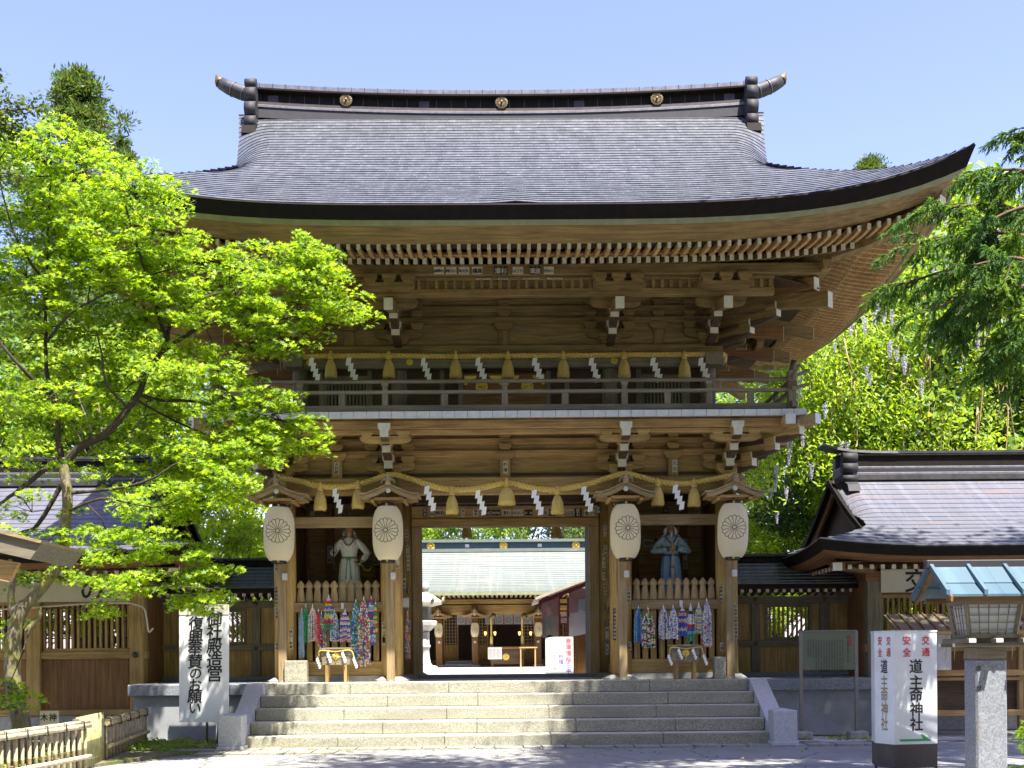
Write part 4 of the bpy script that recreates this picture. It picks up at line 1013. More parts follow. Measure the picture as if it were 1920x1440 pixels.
U_SH = (585, 654, 795, 897, 1003, 1109, 1225, 1315); U_TA = (620, 729, 854, 952, 1056, 1170, 1283)
for i, x in enumerate(U_SH): p = W(x, 672, -.06); h2(sh, p, 'white zigzag paper streamer on the upper rope, %s of its eight' % where(i, 8), 'streamer', 'paper streamers on the upper rope', R(rng.uniform(-25, 25)))
for i, x in enumerate(U_TA): p = W(x, 667, -.06); h2(ta, p, 'yellow straw tassel on the upper rope, %s of its seven' % where(i, 7), 'tassel', 'straw tassels on the upper rope')
L_SH = (629, 801, 897, 1002, 1095, 1267); L_TA = (600, 671, 847, 1045, 1233, 1301)
LSW = ('above the white robed statue', 'at the left end of the middle swag', 'left of the big central tassel', 'right of the big central tassel', 'at the right end of the middle swag', 'above the blue robed statue')
for i, x in enumerate(L_SH): p = at_y(lp, x, yl - .05); p.z -= .05; h2(sh2 if i == 9 else sh, p, 'white zigzag paper streamer on the lower rope ' + LSW[i], 'streamer', 'paper streamers on the lower rope', R(rng.uniform(-20, 20)))
LTW = ('left of the streamer above the white robed statue', 'right of the streamer above the white robed statue', 'in the left half of the middle swag', 'in the right half of the middle swag', 'left of the streamer above the blue robed statue', 'right of the streamer above the blue robed statue')
for i, x in enumerate(L_TA): p = at_y(lp, x, yl - .06); p.z -= .03; h2(ta, p, 'yellow straw tassel ' + LTW[i], 'tassel', 'straw tassels on the lower rope')
p = at_y(lp, 950, yl - .06); h2(tb, p, 'big fat straw tassel at the middle of the lower rope over the doorway', 'tassel', 'straw tassels on the lower rope')
for i, x in enumerate((875, 1042)):                # backs of the tassels on the courtyard side
    p = W(x, 975, 5.75); o = copy_tree(ta); o.location = p; tag(o, 'shaded straw tassel on the courtyard side of the gate, the %s one' % ('left', 'right')[i], 'tassel', 'tassels of the courtyard side rope')
mb = MB(); twisted(mb, [(-3.2, 5.75, 5.45), (0, 5.75, 5.35), (3.2, 5.75, 5.45)], .06, .2, n=60); tag(mb.build('sacred_rope'), 'straw rope on the courtyard side of the gate', 'rope')
bpy.data.objects.remove(sh2.children[0]); bpy.data.objects.remove(sh2)

# ---------------------------------------------------------------- statues
def ell(mb, rings, mat, n=28, folds=0, famp=0.0):
    vs = []
    for i, (z, rx, ry, cx, cy) in enumerate(rings):
        for k in range(n):
            a = 2 * math.pi * k / n; f = 1 + famp * math.cos(folds * a + i * .15) * (i / len(rings) if famp else 0)
            vs.append((cx + rx * f * math.cos(a), cy + ry * f * math.sin(a), z))
    m_ = len(rings); fs = [(i * n + k, i * n + (k + 1) % n, (i + 1) * n + (k + 1) % n, (i + 1) * n + k) for i in range(m_ - 1) for k in range(n)]
    fs += [tuple(range(n))[::-1], tuple(range((m_ - 1) * n, m_ * n))]
    if rings[0][0] > rings[-1][0]: fs = [f[::-1] for f in fs]
    mb.add(vs, fs, mat, True)
def remesh(mb, name, parent, vox, mat, smooth_it=3):
    o = mb.build(name, parent, local=True); mo = o.modifiers.new('r', 'REMESH'); mo.mode = 'VOXEL'; mo.voxel_size = vox; mo.use_smooth_shade = True
    sm_ = o.modifiers.new('s', 'SMOOTH'); sm_.iterations = smooth_it; sm_.factor = .5
    dg = bpy.context.evaluated_depsgraph_get(); dg.update(); me = bpy.data.meshes.new_from_object(o.evaluated_get(dg)); old = o.data
    o.modifiers.clear(); o.data = me; bpy.data.meshes.remove(old); me.name = name
    if not me.materials: me.materials.append(MATS[mat])
    return o
def hand(mb, c, d, palm, curl=1.0, s=1.0, mat='skin', thumb=1):
    """closed hand: palm box-like lump at c, fingers curling round"""
    c = Vector(c); d = Vector(d).normalized(); palm = Vector(palm).normalized(); sd = d.cross(palm).normalized()
    mb.tube([c - d * .05 * s, c, c + d * .03 * s], [.026 * s, .036 * s, .034 * s], mat, 10)
    for k in range(4):
        b = c + d * .035 * s + sd * (k - 1.5) * .019 * s; L = (.034, .038, .036, .028)[k] * s
        p1 = b + d * L * (1 - .3 * curl) + palm * L * .5 * curl; p2 = p1 + palm * L * curl * .9 + d * L * (1 - curl) * .8 - d * L * .2 * curl; p3 = p2 - d * L * .7 * curl + palm * L * .1
        mb.tube([b - d * .02, b, p1, p2, p3], [.011 * s, .0115 * s, .0105 * s, .010 * s, .0085 * s], mat, 8)
    b = c + sd * .03 * s * thumb; mb.tube([b - d * .02, b + palm * .02, b + palm * .035 + d * .025], [.014 * s, .0125 * s, .010 * s], mat, 8)
def figure(kind, loc, label):
    o = thing('statue', label, 'statue', loc, 'guardian statues in the two side bays of the gate'); B_ = MB(); w_ = kind == 'white'
    if w_: sh_, el, ha = [(.20, .0, 1.30), (-.20, .0, 1.30)], [(.40, .03, 1.04), (-.36, .0, 1.03)], [(.27, -.17, .80), (-.31, -.26, 1.09)]
    else: sh_, el, ha = [(.20, .0, 1.30), (-.20, .0, 1.30)], [(.375, -.03, 1.03), (-.375, -.03, 1.03)], [(.035, -.27, 1.085), (-.03, -.28, 1.06)]
    m_ = MB(); m_.box(-.42, .42, -.32, .42, -.045, -.0, 'dark_wood_x', .006); m_.build('plinth', o, True)
    # body
    ell(B_, [(.80, .15, .11, 0, 0), (.95, .135, .10, 0, 0), (1.1, .165, .115, 0, 0), (1.25, .18, .115, 0, 0), (1.34, .12, .08, 0, 0), (1.38, .055, .055, 0, 0), (1.43, .052, .055, 0, -.01)], 'skin')
    for s in (-1, 1):
        B_.tube([(s * .09, 0, .86), (s * .10, -.01, .48), (s * .105, .01, .09)], [.088, .06, .04], 'skin', 12)
        B_.tube([(s * .105, .03, .05), (s * .11, -.05, .035), (s * .115, -.16, .02)], [.04, .042, .03], 'skin', 10)
    for (a, b, c) in zip(sh_, el, ha): B_.tube([a, Vector(a).lerp(Vector(b), .5), b, Vector(b).lerp(Vector(c), .5), c], [.058, .05, .042, .038, .028], 'skin', 12)
    ell(B_, [(1.385, .03, .05, 0, -.04), (1.40, .052, .075, 0, -.03), (1.44, .066, .085, 0, -.022), (1.50, .074, .092, 0, -.012), (1.56, .077, .095, 0, -.008), (1.62, .065, .08, 0, 0), (1.655, .03, .04, 0, 0)], 'skin')
    B_.tube([(0, -.10, 1.545), (0, -.122, 1.50), (0, -.11, 1.487)], [.010, .018, .014], 'skin', 8)
    for s in (-1, 1):
        B_.tube([(s * .078, 0, 1.54), (s * .084, .01, 1.51), (s * .076, 0, 1.48)], [.012, .016, .01], 'skin', 8); B_.tube([(s * .012, -.10, 1.553), (s * .045, -.092, 1.562)], [.011, .008], 'skin', 6)
        B_.tube([(s * .035, -.088, 1.50), (s * .045, -.07, 1.47)], [.018, .014], 'skin', 6)
    B_.tube([(-.022, -.102, 1.456), (.022, -.102, 1.456)], [.008, .008], 'skin', 6)
    if w_:
        hand(B_, ha[1], (.9, -.5, .05), (.45, .85, 0), 1.0, .95, thumb=-1); hand(B_, ha[0], (-.3, -.8, -.25), (-.7, .2, -.4), .9, .95)
    else:
        hand(B_, ha[0], (-1, -.2, -.1), (0, .2, -1), .8, .95); hand(B_, ha[1], (1, -.2, .1), (0, .3, -1), .8, .95, thumb=-1)
    remesh(B_, 'body', o, .009, 'skin', 2)
    # upper robe with full sleeves gathered at the wrist
    rm = 'white_robe' if w_ else 'blue_robe'; m_ = MB()
    ell(m_, [(.86, .175, .135, 0, 0), (.95, .16, .125, 0, 0), (1.02, .17, .13, 0, -.005), (1.14, .20, .15, 0, -.01), (1.25, .215, .145, 0, -.005), (1.33, .17, .105, 0, 0), (1.385, .085, .08, 0, 0)], rm)
    for (a, b, c) in zip(sh_, el, ha):
        a, b, c = Vector(a), Vector(b), Vector(c); e = c + (b - c).normalized() * .075
        m_.tube([a - Vector((a.x * .3, 0, -.01)), a.lerp(b, .35), b + (b - a) * .03, b.lerp(e, .5), e], [.082, .078, .076, .072, .050], rm, 16)
        for t_ in (.3, .55, .8): q = a.lerp(b, t_); m_.tube([q + Vector((-.06, -.07, .02)), q + Vector((.0, -.092, -.01)), q + Vector((.06, -.065, -.03))], [.006, .014, .006], rm, 6)
        for t_ in (.25, .6): q = b.lerp(e, t_); m_.tube([q + Vector((0, -.07, .07)), q + Vector((.01, -.092, 0)), q + Vector((.0, -.06, -.08))], [.006, .014, .006], rm, 6)
    for s in (-1, 1): m_.tube([(s * .02, -.13, 1.05), (s * .10, -.15, 1.16), (s * .16, -.12, 1.28)], [.008, .014, .006], rm, 6)
    remesh(m_, 'robe', o, .011, rm, 3)
    m_ = MB(); sk = 'white_robe' if w_ else 'blue_skirt'
    ell(m_, [(.96, .150, .118, 0, 0), (.90, .185, .145, 0, 0), (.78, .21, .165, 0, 0), (.6, .225, .175, 0, -.005), (.4, .235, .18, 0, -.01), (.2, .245, .185, 0, -.01), (.06, .25, .19, 0, -.01)], sk, 96, 13, .06); m_.build('skirt', o, True)
    m_ = MB(); sa = 'green_sash' if w_ else 'navy_sash'; z0 = .93
    m_.lathe([(.168, z0 - .03), (.176, z0 - .02), (.176, z0 + .02), (.168, z0 + .03)], (0, 0, 0), sa, 28, sy=.79)
    for s in (-1, 1):
        m_.tube([(s * .015, -.15, z0), (s * .05, -.16, z0 - .04), (s * .03, -.165, z0 - .07), (s * .01, -.155, z0 - .02)], .011, sa, 6)
        m_.tube([(s * .012, -.155, z0), (s * .035, -.185, z0 - .15), (s * .05, -.20, z0 - .34), (s * .062, -.205, z0 - .46)], [.012, .02, .026, .03], sa, 8, squash=.35)
    m_.build('sash', o, True)
    m_ = MB(); bm = 'bead_red' if w_ else 'bead_dark'; dn = 0.19
    for k in range(15):
        a = (k - 7) / 7 * 1.25; x = math.sin(a) * .125; z = 1.365 - math.cos(a * 1.15) * dn + .03; y = -.135 - .03 * math.cos(a)
        m_.lathe([(.004, -.017), (.013, -.008), (.014, .006), (.004, .016)], (x, y, z), bm if k % 2 else 'bead_dark', 8)
    m_.tube([(0, -.18, 1.22), (.015, -.185, 1.20), (.0, -.185, 1.175)], [.01, .014, .006], 'cool_white', 8); m_.build('necklace', o, True)
    m_ = MB(); hm = 'white_robe' if not w_ else 'stone_grey'
    for s in (-1, 1):
        m_.tube([(s * .085, .01, 1.56), (s * .115, 0, 1.50), (s * .12, 0, 1.44), (s * .10, 0, 1.40)], [.02, .035, .038, .015], hm, 10)
        m_.tube([(s * .09, -.04, 1.395), (s * .14, -.03, 1.385), (s * .19, 0, 1.37)], [.02, .03, .012], hm, 8, squash=.5)
    ell(m_, [(1.55, .082, .09, 0, .012), (1.60, .08, .09, 0, .012), (1.66, .055, .06, 0, .01), (1.72, .03, .035, 0, .02), (1.75, .01, .01, 0, .02)], hm); m_.build('hair', o, True)
    if not w_:
        m_ = MB(); m_.tube([(0, -.095, 1.44), (0, -.125, 1.40), (0, -.13, 1.345), (0, -.125, 1.31)], [.035, .03, .018, .004], 'white_robe', 10)
        m_.tube([(-.045, -.098, 1.462), (0, -.116, 1.474), (.045, -.098, 1.462)], [.004, .009, .004], 'white_robe', 6); m_.build('beard', o, True)
    for c in ha:
        m_ = MB(); c = Vector(c); i_ = ha.index(tuple(c)) if tuple(c) in ha else (0 if c.x > 0 else 1); b = Vector(el[i_]); d = (b - c).normalized()
        m_.tube([c + d * .045, c + d * .06, c + d * .08, c + d * .095], [.036, .05, .052, .04], 'green_sash' if w_ else 'bead_dark', 14); m_.build('cuff', o, True)
    for s in (-1, 1):
        m_ = MB(); m_.tube([(s * .11, .05, .05), (s * .12, -.06, .045), (s * .125, -.19, .035)], [.05, .055, .03], 'black_lacquer', 10); m_.build('shoe', o, True)
    return o
sx_l = (656 - 949) / 2112 * 24.8; sx_r = (1255 - 949) / 2112 * 24.8 + .04
figure('white', (sx_l, .8, 2.95), 'painted statue in a white robe with bead necklace in the left bay')
figure('blue', (sx_r, .8, 2.95), 'painted statue in a blue robe with white beard in the right bay')
sp = thing('spear', 'long black upright spear held by the white robed statue', 'spear', (sx_l - .305, .52, 2.90)); m_ = MB(); m_.tube([(0, 0, 0), (0, 0, 2.05)], .016, 'black_lacquer', 10); m_.build('shaft', sp, True)
m_ = MB(); m_.tube([(0, 0, 2.05), (0, 0, 2.12), (0, 0, 2.32)], [.018, .03, .002], 'dark_metal', 8, squash=.4); m_.build('spear_head', sp, True)
sw = thing('sword', 'curved dark sword at the hip of the white robed statue', 'sword', (sx_l + .27, .63, 3.75)); m_ = MB(); m_.tube([(-.14, -.03, .045), (.03, -.01, .0), (.25, .06, -.04), (.50, .14, -.10)], [.014, .018, .017, .012], 'black_lacquer', 8); m_.build('scabbard', sw, True)
m_ = MB(); m_.tube([(.03, -.03, -.01), (.08, -.05, -.14), (.18, -.04, -.16), (.25, .02, -.05)], .008, 'straw', 6); m_.build('cord', sw, True)
sw = thing('sword', 'straight sword held upright point down in front of the blue robed statue', 'sword', (sx_r, .48, 3.08)); m_ = MB(); m_.tube([(0, 0, .90), (0, 0, .78)], .018, 'gold', 8); m_.tube([(0, 0, .93), (0, 0, .98), (0, 0, 1.0)], [.02, .03, .01], 'gold', 10); m_.build('hilt', sw, True)
m_ = MB(); m_.box(-.035, .035, -.012, .012, .16, .78, 'stone_grey', .006); m_.box(-.042, .042, -.016, .016, .5, .56, 'dull_gold'); m_.build('scabbard', sw, True)

# ---------------------------------------------------------------- bunches of folded paper cranes
def garland(xp, y0, y1, wp, strands, Y, label, fan=0.35, seed=0):
    """strands: list of colour lists; each list is repeated down the strand"""
    rs_ = random.Random(seed or int(xp)); a = W(xp, y0, Y); b = W(xp, y1, Y); H = a.z - b.z; wd = wp / 2112 * (Y + 24)
    o = thing('crane_garland', label, 'paper cranes', (a.x, Y, b.z), 'bunches of folded paper cranes on the gate fences')
    m_ = MB(); m_.tube([(0, .04, H + .06), (0, -.01, H + .01), (0, 0, H - .03)], [.006, .012, .016], 'paper', 6); m_.build('hanging_loop', o)
    o.children[0].location = (0, 0, 0); n = len(strands)
    for i, cols in enumerate(strands):
        m_ = MB(); u = (i + .5) / n * 2 - 1; dep = rs_.uniform(-.05, .05); L = H * rs_.uniform(.93, 1.0); k = int(L / .033); ph = rs_.randrange(3)
        for j in range(k):
            t = j / (k - 1); sp_ = min(1, t * 3.2) ** .7; x = u * wd * .5 * (sp_ * (1 - fan * .4) + fan * .4 * t); y = dep * sp_ - .01; z = H - .02 - t * L
            c = cols[(int(t * len(cols) * .999) if len(cols) > 4 and cols[0] == '*' else j * 1 // 1) % len(cols)] if cols[0] != '=' else cols[1 + int(t * (len(cols) - 1) * .999)]
            r_ = .026 * (1.15 if wd / n > .03 else 1.0); an = rs_.uniform(0, 6.28); ca, sa = math.cos(an), math.sin(an)
            v = [(x, y, z + .022), (x + r_ * ca, y + r_ * sa, z + .006), (x - r_ * sa * .5, y + r_ * ca * .5, z - .004), (x - r_ * ca, y - r_ * sa, z + .008), (x + r_ * sa * .5, y - r_ * ca * .5, z - .004), (x, y, z - .020)]
            m_.add(v, [(0, 1, 2), (0, 2, 3), (0, 3, 4), (0, 4, 1), (5, 2, 1), (5, 3, 2), (5, 4, 3), (5, 1, 4)], 'crane_' + c)
        m_.build('crane_strand', o, True)
    return o
def band(cs, rep=6): return ['='] + cs * rep
mx = lambda r, pool, n=14: [[r.choice(pool)] for _ in range(n)]
r_ = random.Random(7); ALL = list(k[6:] for k in CR)
def speck(pool, n=12, L=40): return [['='] + [r_.choice(pool) for _ in range(L)] for _ in range(n)]
Yg = -.19
GA = [(566, 1143, 1234, 11, [['sky'], ['lilac'], ['sky'], ['pink'], ['lilac'], ['green']], 'thin lilac and sky blue crane bunch at the left edge of the left fence'),
 (573, 1137, 1203, 12, [['green']] * 7, 'deep green bunch of paper cranes on the left fence'),
 (586, 1137, 1202, 20, [['orange'], ['white'], ['pink'], ['white'], ['pink'], ['white'], ['pink'], ['white'], ['white']], 'white and pink crane bunch with orange strand beside the green one'),
 (597, 1146, 1206, 7, [['red']] * 4, 'narrow red bunch of paper cranes on the left fence'),
 (603, 1150, 1212, 16, speck(['green', 'white', 'sky', 'red', 'yellow', 'blue'], 9), 'speckled green and white crane bunch right of the red one'),
 (616, 1120, 1178, 18, [band(['white', 'red', 'yellow', 'blue', 'pink', 'green', 'white', 'yellow', 'purple', 'red'], 1) + ['green', 'green']] * 9, 'rainbow banded crane bunch ending in green, hung high on the left fence'),
 (627, 1146, 1202, 17, speck(['white', 'lilac', 'blue', 'white', 'sky'], 9), 'pale blue and white crane bunch in the middle of the left fence'),
 (647, 1146, 1201, 19, [band(['white', 'blue', 'pink'], 5)] * 11, 'crane bunch in blue, pink and white bands above the left offering box'),
 (667, 1128, 1241, 20, speck(['green', 'sky', 'blue', 'white', 'green'], 11), 'long green and blue crane bunch right of the left offering box'),
 (682, 1122, 1248, 24, speck(['red', 'white', 'yellow', 'blue', 'purple', 'green', 'red', 'white'], 13, 50), 'longest crane bunch, red white and yellow with a big knot'),
 (696, 1122, 1208, 16, [band(['red', 'blue', 'white', 'sky', 'pink', 'blue'], 3)] * 8, 'blue red and white crane bunch at the right of the left fence'),
 (704, 1132, 1184, 8, [band(['green', 'yellow', 'red', 'green', 'yellow'], 2)] * 4, 'narrow green yellow and red crane bunch at the far right of the left fence'),
 (1197, 1140, 1203, 18, [['sky'], ['green'], ['sky'], ['blue'], ['blue'], ['green'], ['blue'], ['white'], ['yellow'], ['green']], 'blue and green crane bunch at the left of the right fence'),
 (1215, 1143, 1215, 25, speck(['white', 'black', 'yellow', 'green', 'white', 'white', 'red', 'black'], 12), 'widest speckled black white and yellow crane bunch on the right fence'),
 (1244, 1139, 1197, 19, speck(['white', 'blue', 'lilac', 'white', 'white'], 11), 'white and blue speckled crane bunch left of its twin on the right fence'),
 (1262, 1139, 1197, 17, speck(['white', 'white', 'lilac', 'blue', 'white'], 10), 'white and blue speckled crane bunch left of the banded one'),
 (1279, 1139, 1191, 19, [['='] + ['white', 'blue', 'pink', 'pink', 'blue', 'white', 'pink', 'blue', 'blue', 'pink', 'white', 'blue', 'blue']] * 11, 'broad blue and pink banded crane bunch above the right offering box'),
 (1295, 1136, 1203, 14, [['='] + ['white', 'black', 'lilac', 'white', 'white', 'red', 'blue', 'sky', 'green', 'green']] * 8, 'grey crane bunch turning red blue and green at its foot'),
 (1310, 1134, 1188, 15, [['='] + ['white', 'sky', 'white', 'yellow', 'white', 'sky', 'white', 'yellow'] * 2] * 8, 'white and pale yellow crane bunch left of the longest on the right fence'),
 (1325, 1126, 1212, 20, speck(['white', 'lilac', 'white', 'white', 'red', 'sky'], 12), 'long white and lilac crane bunch at the right of the right fence')]
for i, g_ in enumerate(GA):
    garland(*g_[:5], Yg - .03 * (i % 2), g_[5], seed=i + 1)
garland(764, 1150, 1236, 9, speck(['purple', 'pink', 'orange', 'yellow', 'blue'], 5), .9, 'purple and orange crane bunch on the left wall of the doorway', seed=40)
garland(1147, 1142, 1192, 9, speck(['purple', 'red', 'orange', 'yellow', 'blue'], 5), .9, 'purple and red crane bunch on the right wall of the doorway', seed=41)
for xp, Yp in ((761, .85), (1146, .85)):
    p = W(xp, 1130, Yp); m_ = MB(); m_.box(p.x - .07, p.x + .07, Yp - .02, Yp + .03, p.z - .1, p.z + .1, 'cool_white' if xp < 800 else 'pale_wood_x', .006); m_.build('wall_block', G)
# wooden message tags on the fences
for xp, yp, w_, h_, lb in ((642, 1136, .06, .13, 'small metal tag hanging on the left fence rail'), (1277, 1132, .065, .15, 'white name tag hanging on the right fence rail')):
    p = W(xp, yp, -.14); m_ = MB(); m_.box(p.x - w_ / 2, p.x + w_ / 2, -.15, -.14, p.z - h_ / 2, p.z + h_ / 2, 'cool_white', .003); m_.tube([(p.x, -.145, p.z + h_ / 2 - .01), (p.x + .01, -.13, p.z + h_ / 2 + .07)], .004, 'dark_metal', 5); tag(m_.build('name_tag'), lb, 'tag')
# square stones and boards leaning at the fences
p = W(555, 1276, -.45); m_ = MB(); m_.box(p.x - .235, p.x + .235, -.5, -.28, P0 + .001, P0 + .46, 'granite_step', .015); tag(m_.build('square_stone'), 'square mossy stone block beside the left outer column', 'stone block')
p = W(1350, 1276, -.45); m_ = MB(); m_.box(p.x - .125, p.x + .12, -.5, -.3, P0 + .001, P0 + .46, 'granite_step', .012); tag(m_.build('square_stone'), 'upright cream stone block beside the right outer column', 'stone block')
# offering boxes on legs
def offering_box(xp, label, w_=.50):
    p = W(xp, 1270, -.62); o = thing('offering_box', label, 'offering box', (p.x, -.62, P0), 'offering boxes before the statues')
    m_ = MB(); m_.prism([(-.5 * w_, .37), (.5 * w_, .37), (.56 * w_, .68), (-.56 * w_, .68)], 'y', -.15, .15, 'grey_wood_x'); m_.build('box', o, True)
    m_ = MB(); m_.box(-.60 * w_, .60 * w_, -.19, .19, .68, .71, 'grey_wood_x', .006)
    for k in range(5): m_.box(-.5 * w_, .5 * w_, -.14 + k * .06, -.11 + k * .06, .71, .725, 'grey_wood_x')
    m_.build('lid', o, True)
    for s in (-1, 1):
        for y in (-.12, .12): m_ = MB(); m_.box(s * .34 * w_ - .03, s * .34 * w_ + .03, y - .03, y + .03, 0, .39, 'wood_z', .006); m_.build('leg', o, True)
    m_ = MB(); m_.flower((0, -.152, .545), .075, 'gold', t=.012, n=8); m_.box(-.008, .008, -.175, -.168, .40, .62, 'gold'); m_.build('gold_crest', o, True)
    m_ = MB(); twisted(m_, [(-.62 * w_, -.17, .55), (-.55 * w_, -.2, .66), (0, -.17, .64), (.55 * w_, -.2, .66), (.66 * w_, -.17, .5)], .012, .04, n=40, side=5); m_.build('rope', o, True)
    for x in (-.66 * w_, -.27 * w_, .27 * w_, .68 * w_):
        s_ = copy_tree(sh); s_.location = (p.x + x, -.62 - .19, P0 + .64 - (.1 if abs(x) > .3 else 0)); s_.scale = (.42, .6, .42); s_.rotation_euler = (0, 0, 0)
        c = s_.children[0]; c.parent = o; c.location = (x, -.19, .63 - (.12 if abs(x) > .3 else 0)); c.scale = (.42, .6, .42); c.name = 'paper_streamer'; bpy.data.objects.remove(s_)
    return o
offering_box(632, 'weathered offering box on legs before the white robed statue', .56)
offering_box(1284, 'weathered offering box on legs before the blue robed statue', .54)

# ================================================================ low wing walls and shrine offices on both sides
def masu_s(v, s): return [(a * s, b, c) for a, b, c in v]
class SMB(MB):
    """mesh builder mirrored in x for the left side"""
    def __init__(s, sg): super().__init__(); s.sg = sg
    def build(s, name, parent=None, local=False):
        if s.sg < 0:
            s.v = [(-a, b, c) for a, b, c in s.v]; s.f = [f[::-1] for f in s.f]
        return super().build(name, parent, local)
def wing(s, label):
    Yw = 1.6; o = thing('wing_wall', label, 'wall', (s * 6.6, Yw, P0), 'low roofed walls either side of the gate'); F = lambda: SMB(s)
    m = F(); m.box(4.96, 8.6, Yw - .12, Yw + .12, P0 - .001, P0 + .10, 'granite_dark', .01); m.build('base_stone', o)
    for x in (5.66, 7.22, 8.5): m = F(); m.box(x - .10, x + .10, Yw - .10, Yw + .10, P0 + .1, 3.0, 'grey_wood_z', .01); m.build('post', o)
    m = F(); m.box(4.94, 8.6, Yw - .03, Yw + .03, P0 + .1, 2.9, 'brown_wood_z')
    for a, b in ((4.96, 5.56), (7.32, 8.4)): m.box(a, b, Yw - .05, Yw - .03, P0 + .35, 1.86, 'wood_z', .005); m.box(a, b, Yw - .05, Yw - .03, 2.08, 2.74, 'wood_z', .005)
    # opening for the barred window is left in the panel
    m2 = F(); z0, z1, xa, xb = 2.08, 2.76, 5.95, 6.88
    m2.box(4.94, xa, Yw - .03, Yw + .03, P0 + .1, 2.9, 'wood_z'); m2.box(xb, 8.6, Yw - .03, Yw + .03, P0 + .1, 2.9, 'wood_z'); m2.box(xa, xb, Yw - .03, Yw + .03, P0 + .1, z0, 'wood_z'); m2.box(xa, xb, Yw - .03, Yw + .03, z1, 2.9, 'wood_z'); m2.build('wall_panel', o)
    m = F()
    for a, b, c, d in ((xa - .07, xb + .07, z0 - .06, z0), (xa - .07, xb + .07, z1, z1 + .06), (xa - .07, xa, z0, z1), (xb, xb + .07, z0, z1)): m.box(a, b, Yw - .06, Yw + .05, c, d, 'grey_wood_x', .005)
    for k in range(9): x = xa + .05 + k * .103; m.box(x - .022, x + .022, Yw - .03, Yw + .03, z0, z1, 'wood_z', .003)
    m.build('barred_window', o)
    for za, zb, d in ((2.84, 3.0, .13), (1.87, 2.01, .12)):
        m = F(); m.box(4.94, 8.6, Yw - d, Yw + d, za, zb, 'grey_wood_x', .01); r = m.build('rail', o)
        for x in (5.66, 7.22): m = F(); m.lathe([(.045, 0), (.05, .015), (.02, .04)], (x, Yw - d - .04, (za + zb) / 2), 'dull_gold', 12, 'y'); q = m.build('stud'); q.parent = r
    m = F()
    for k in range(20):
        x = 5.0 + k * .185; m.prism([(Yw - .75, 3.06), (Yw - .75, 3.13), (Yw, 3.33), (Yw, 3.26)], 'x', x, x + .07, 'brown_wood_y'); m.box(x, x + .07, Yw - .757, Yw - .75, 3.06, 3.13, 'white_paint')
        m.prism([(Yw + .75, 3.06), (Yw + .75, 3.13), (Yw, 3.33), (Yw, 3.26)], 'x', x, x + .07, 'brown_wood_y')
    m.build('rafters', o)
    m = F()
    for q in (-1, 1): m.prism([(Yw + q * .80, 3.135), (Yw + q * .80, 3.15), (Yw, 3.36), (Yw, 3.335)], 'x', 4.95, 8.7, 'brown_wood_x')
    m.build('soffit', o)
    m = F(); m.uv = []; vs = []; fs = []; K = 7
    m.box(4.95, 8.75, Yw - .86, Yw - .80, 3.14, 3.24, 'eave_copper'); m.box(4.95, 8.75, Yw + .80, Yw + .86, 3.14, 3.24, 'eave_copper')
    for sg in (-1, 1):
        for k in range(K):
            t0, t1 = k / K, (k + 1) / K
            za, zb = 3.24 + .58 * t0 ** 1.15, 3.24 + .58 * t1 ** 1.15; y0, y1 = Yw + sg * .88 * (1 - t0), Yw + sg * .88 * (1 - t1)
            b = len(vs); vs += [(4.94, y0, za), (8.8, y0, za), (4.94, y0, za + .02), (8.8, y0, za + .02), (4.94, y1, zb), (8.8, y1, zb)]; f = [(b, b + 1, b + 3, b + 2), (b + 2, b + 3, b + 5, b + 4)]; fs += [q if sg < 0 else q[::-1] for q in f]
    m.uv = [(0, 0)] * len(m.v) + [(v[0], (v[1] - Yw) * 1.1) for v in vs]; m.add(vs, fs, 'wing_roof'); m.build('roof', o)
    m = F(); m.box(4.94, 8.8, Yw - .14, Yw + .14, 3.78, 3.90, 'eave_copper', .01); m.box(4.94, 8.8, Yw - .19, Yw + .19, 3.90, 3.96, 'ridge_metal', .01); m.build('ridge_cap', o)
wing(-1, 'low wooden wall with dark roof left of the gate, partly behind the banner'); wing(1, 'low wooden wall with barred window and dark roof right of the gate')
for s in (-1, 1):
    m = MB()
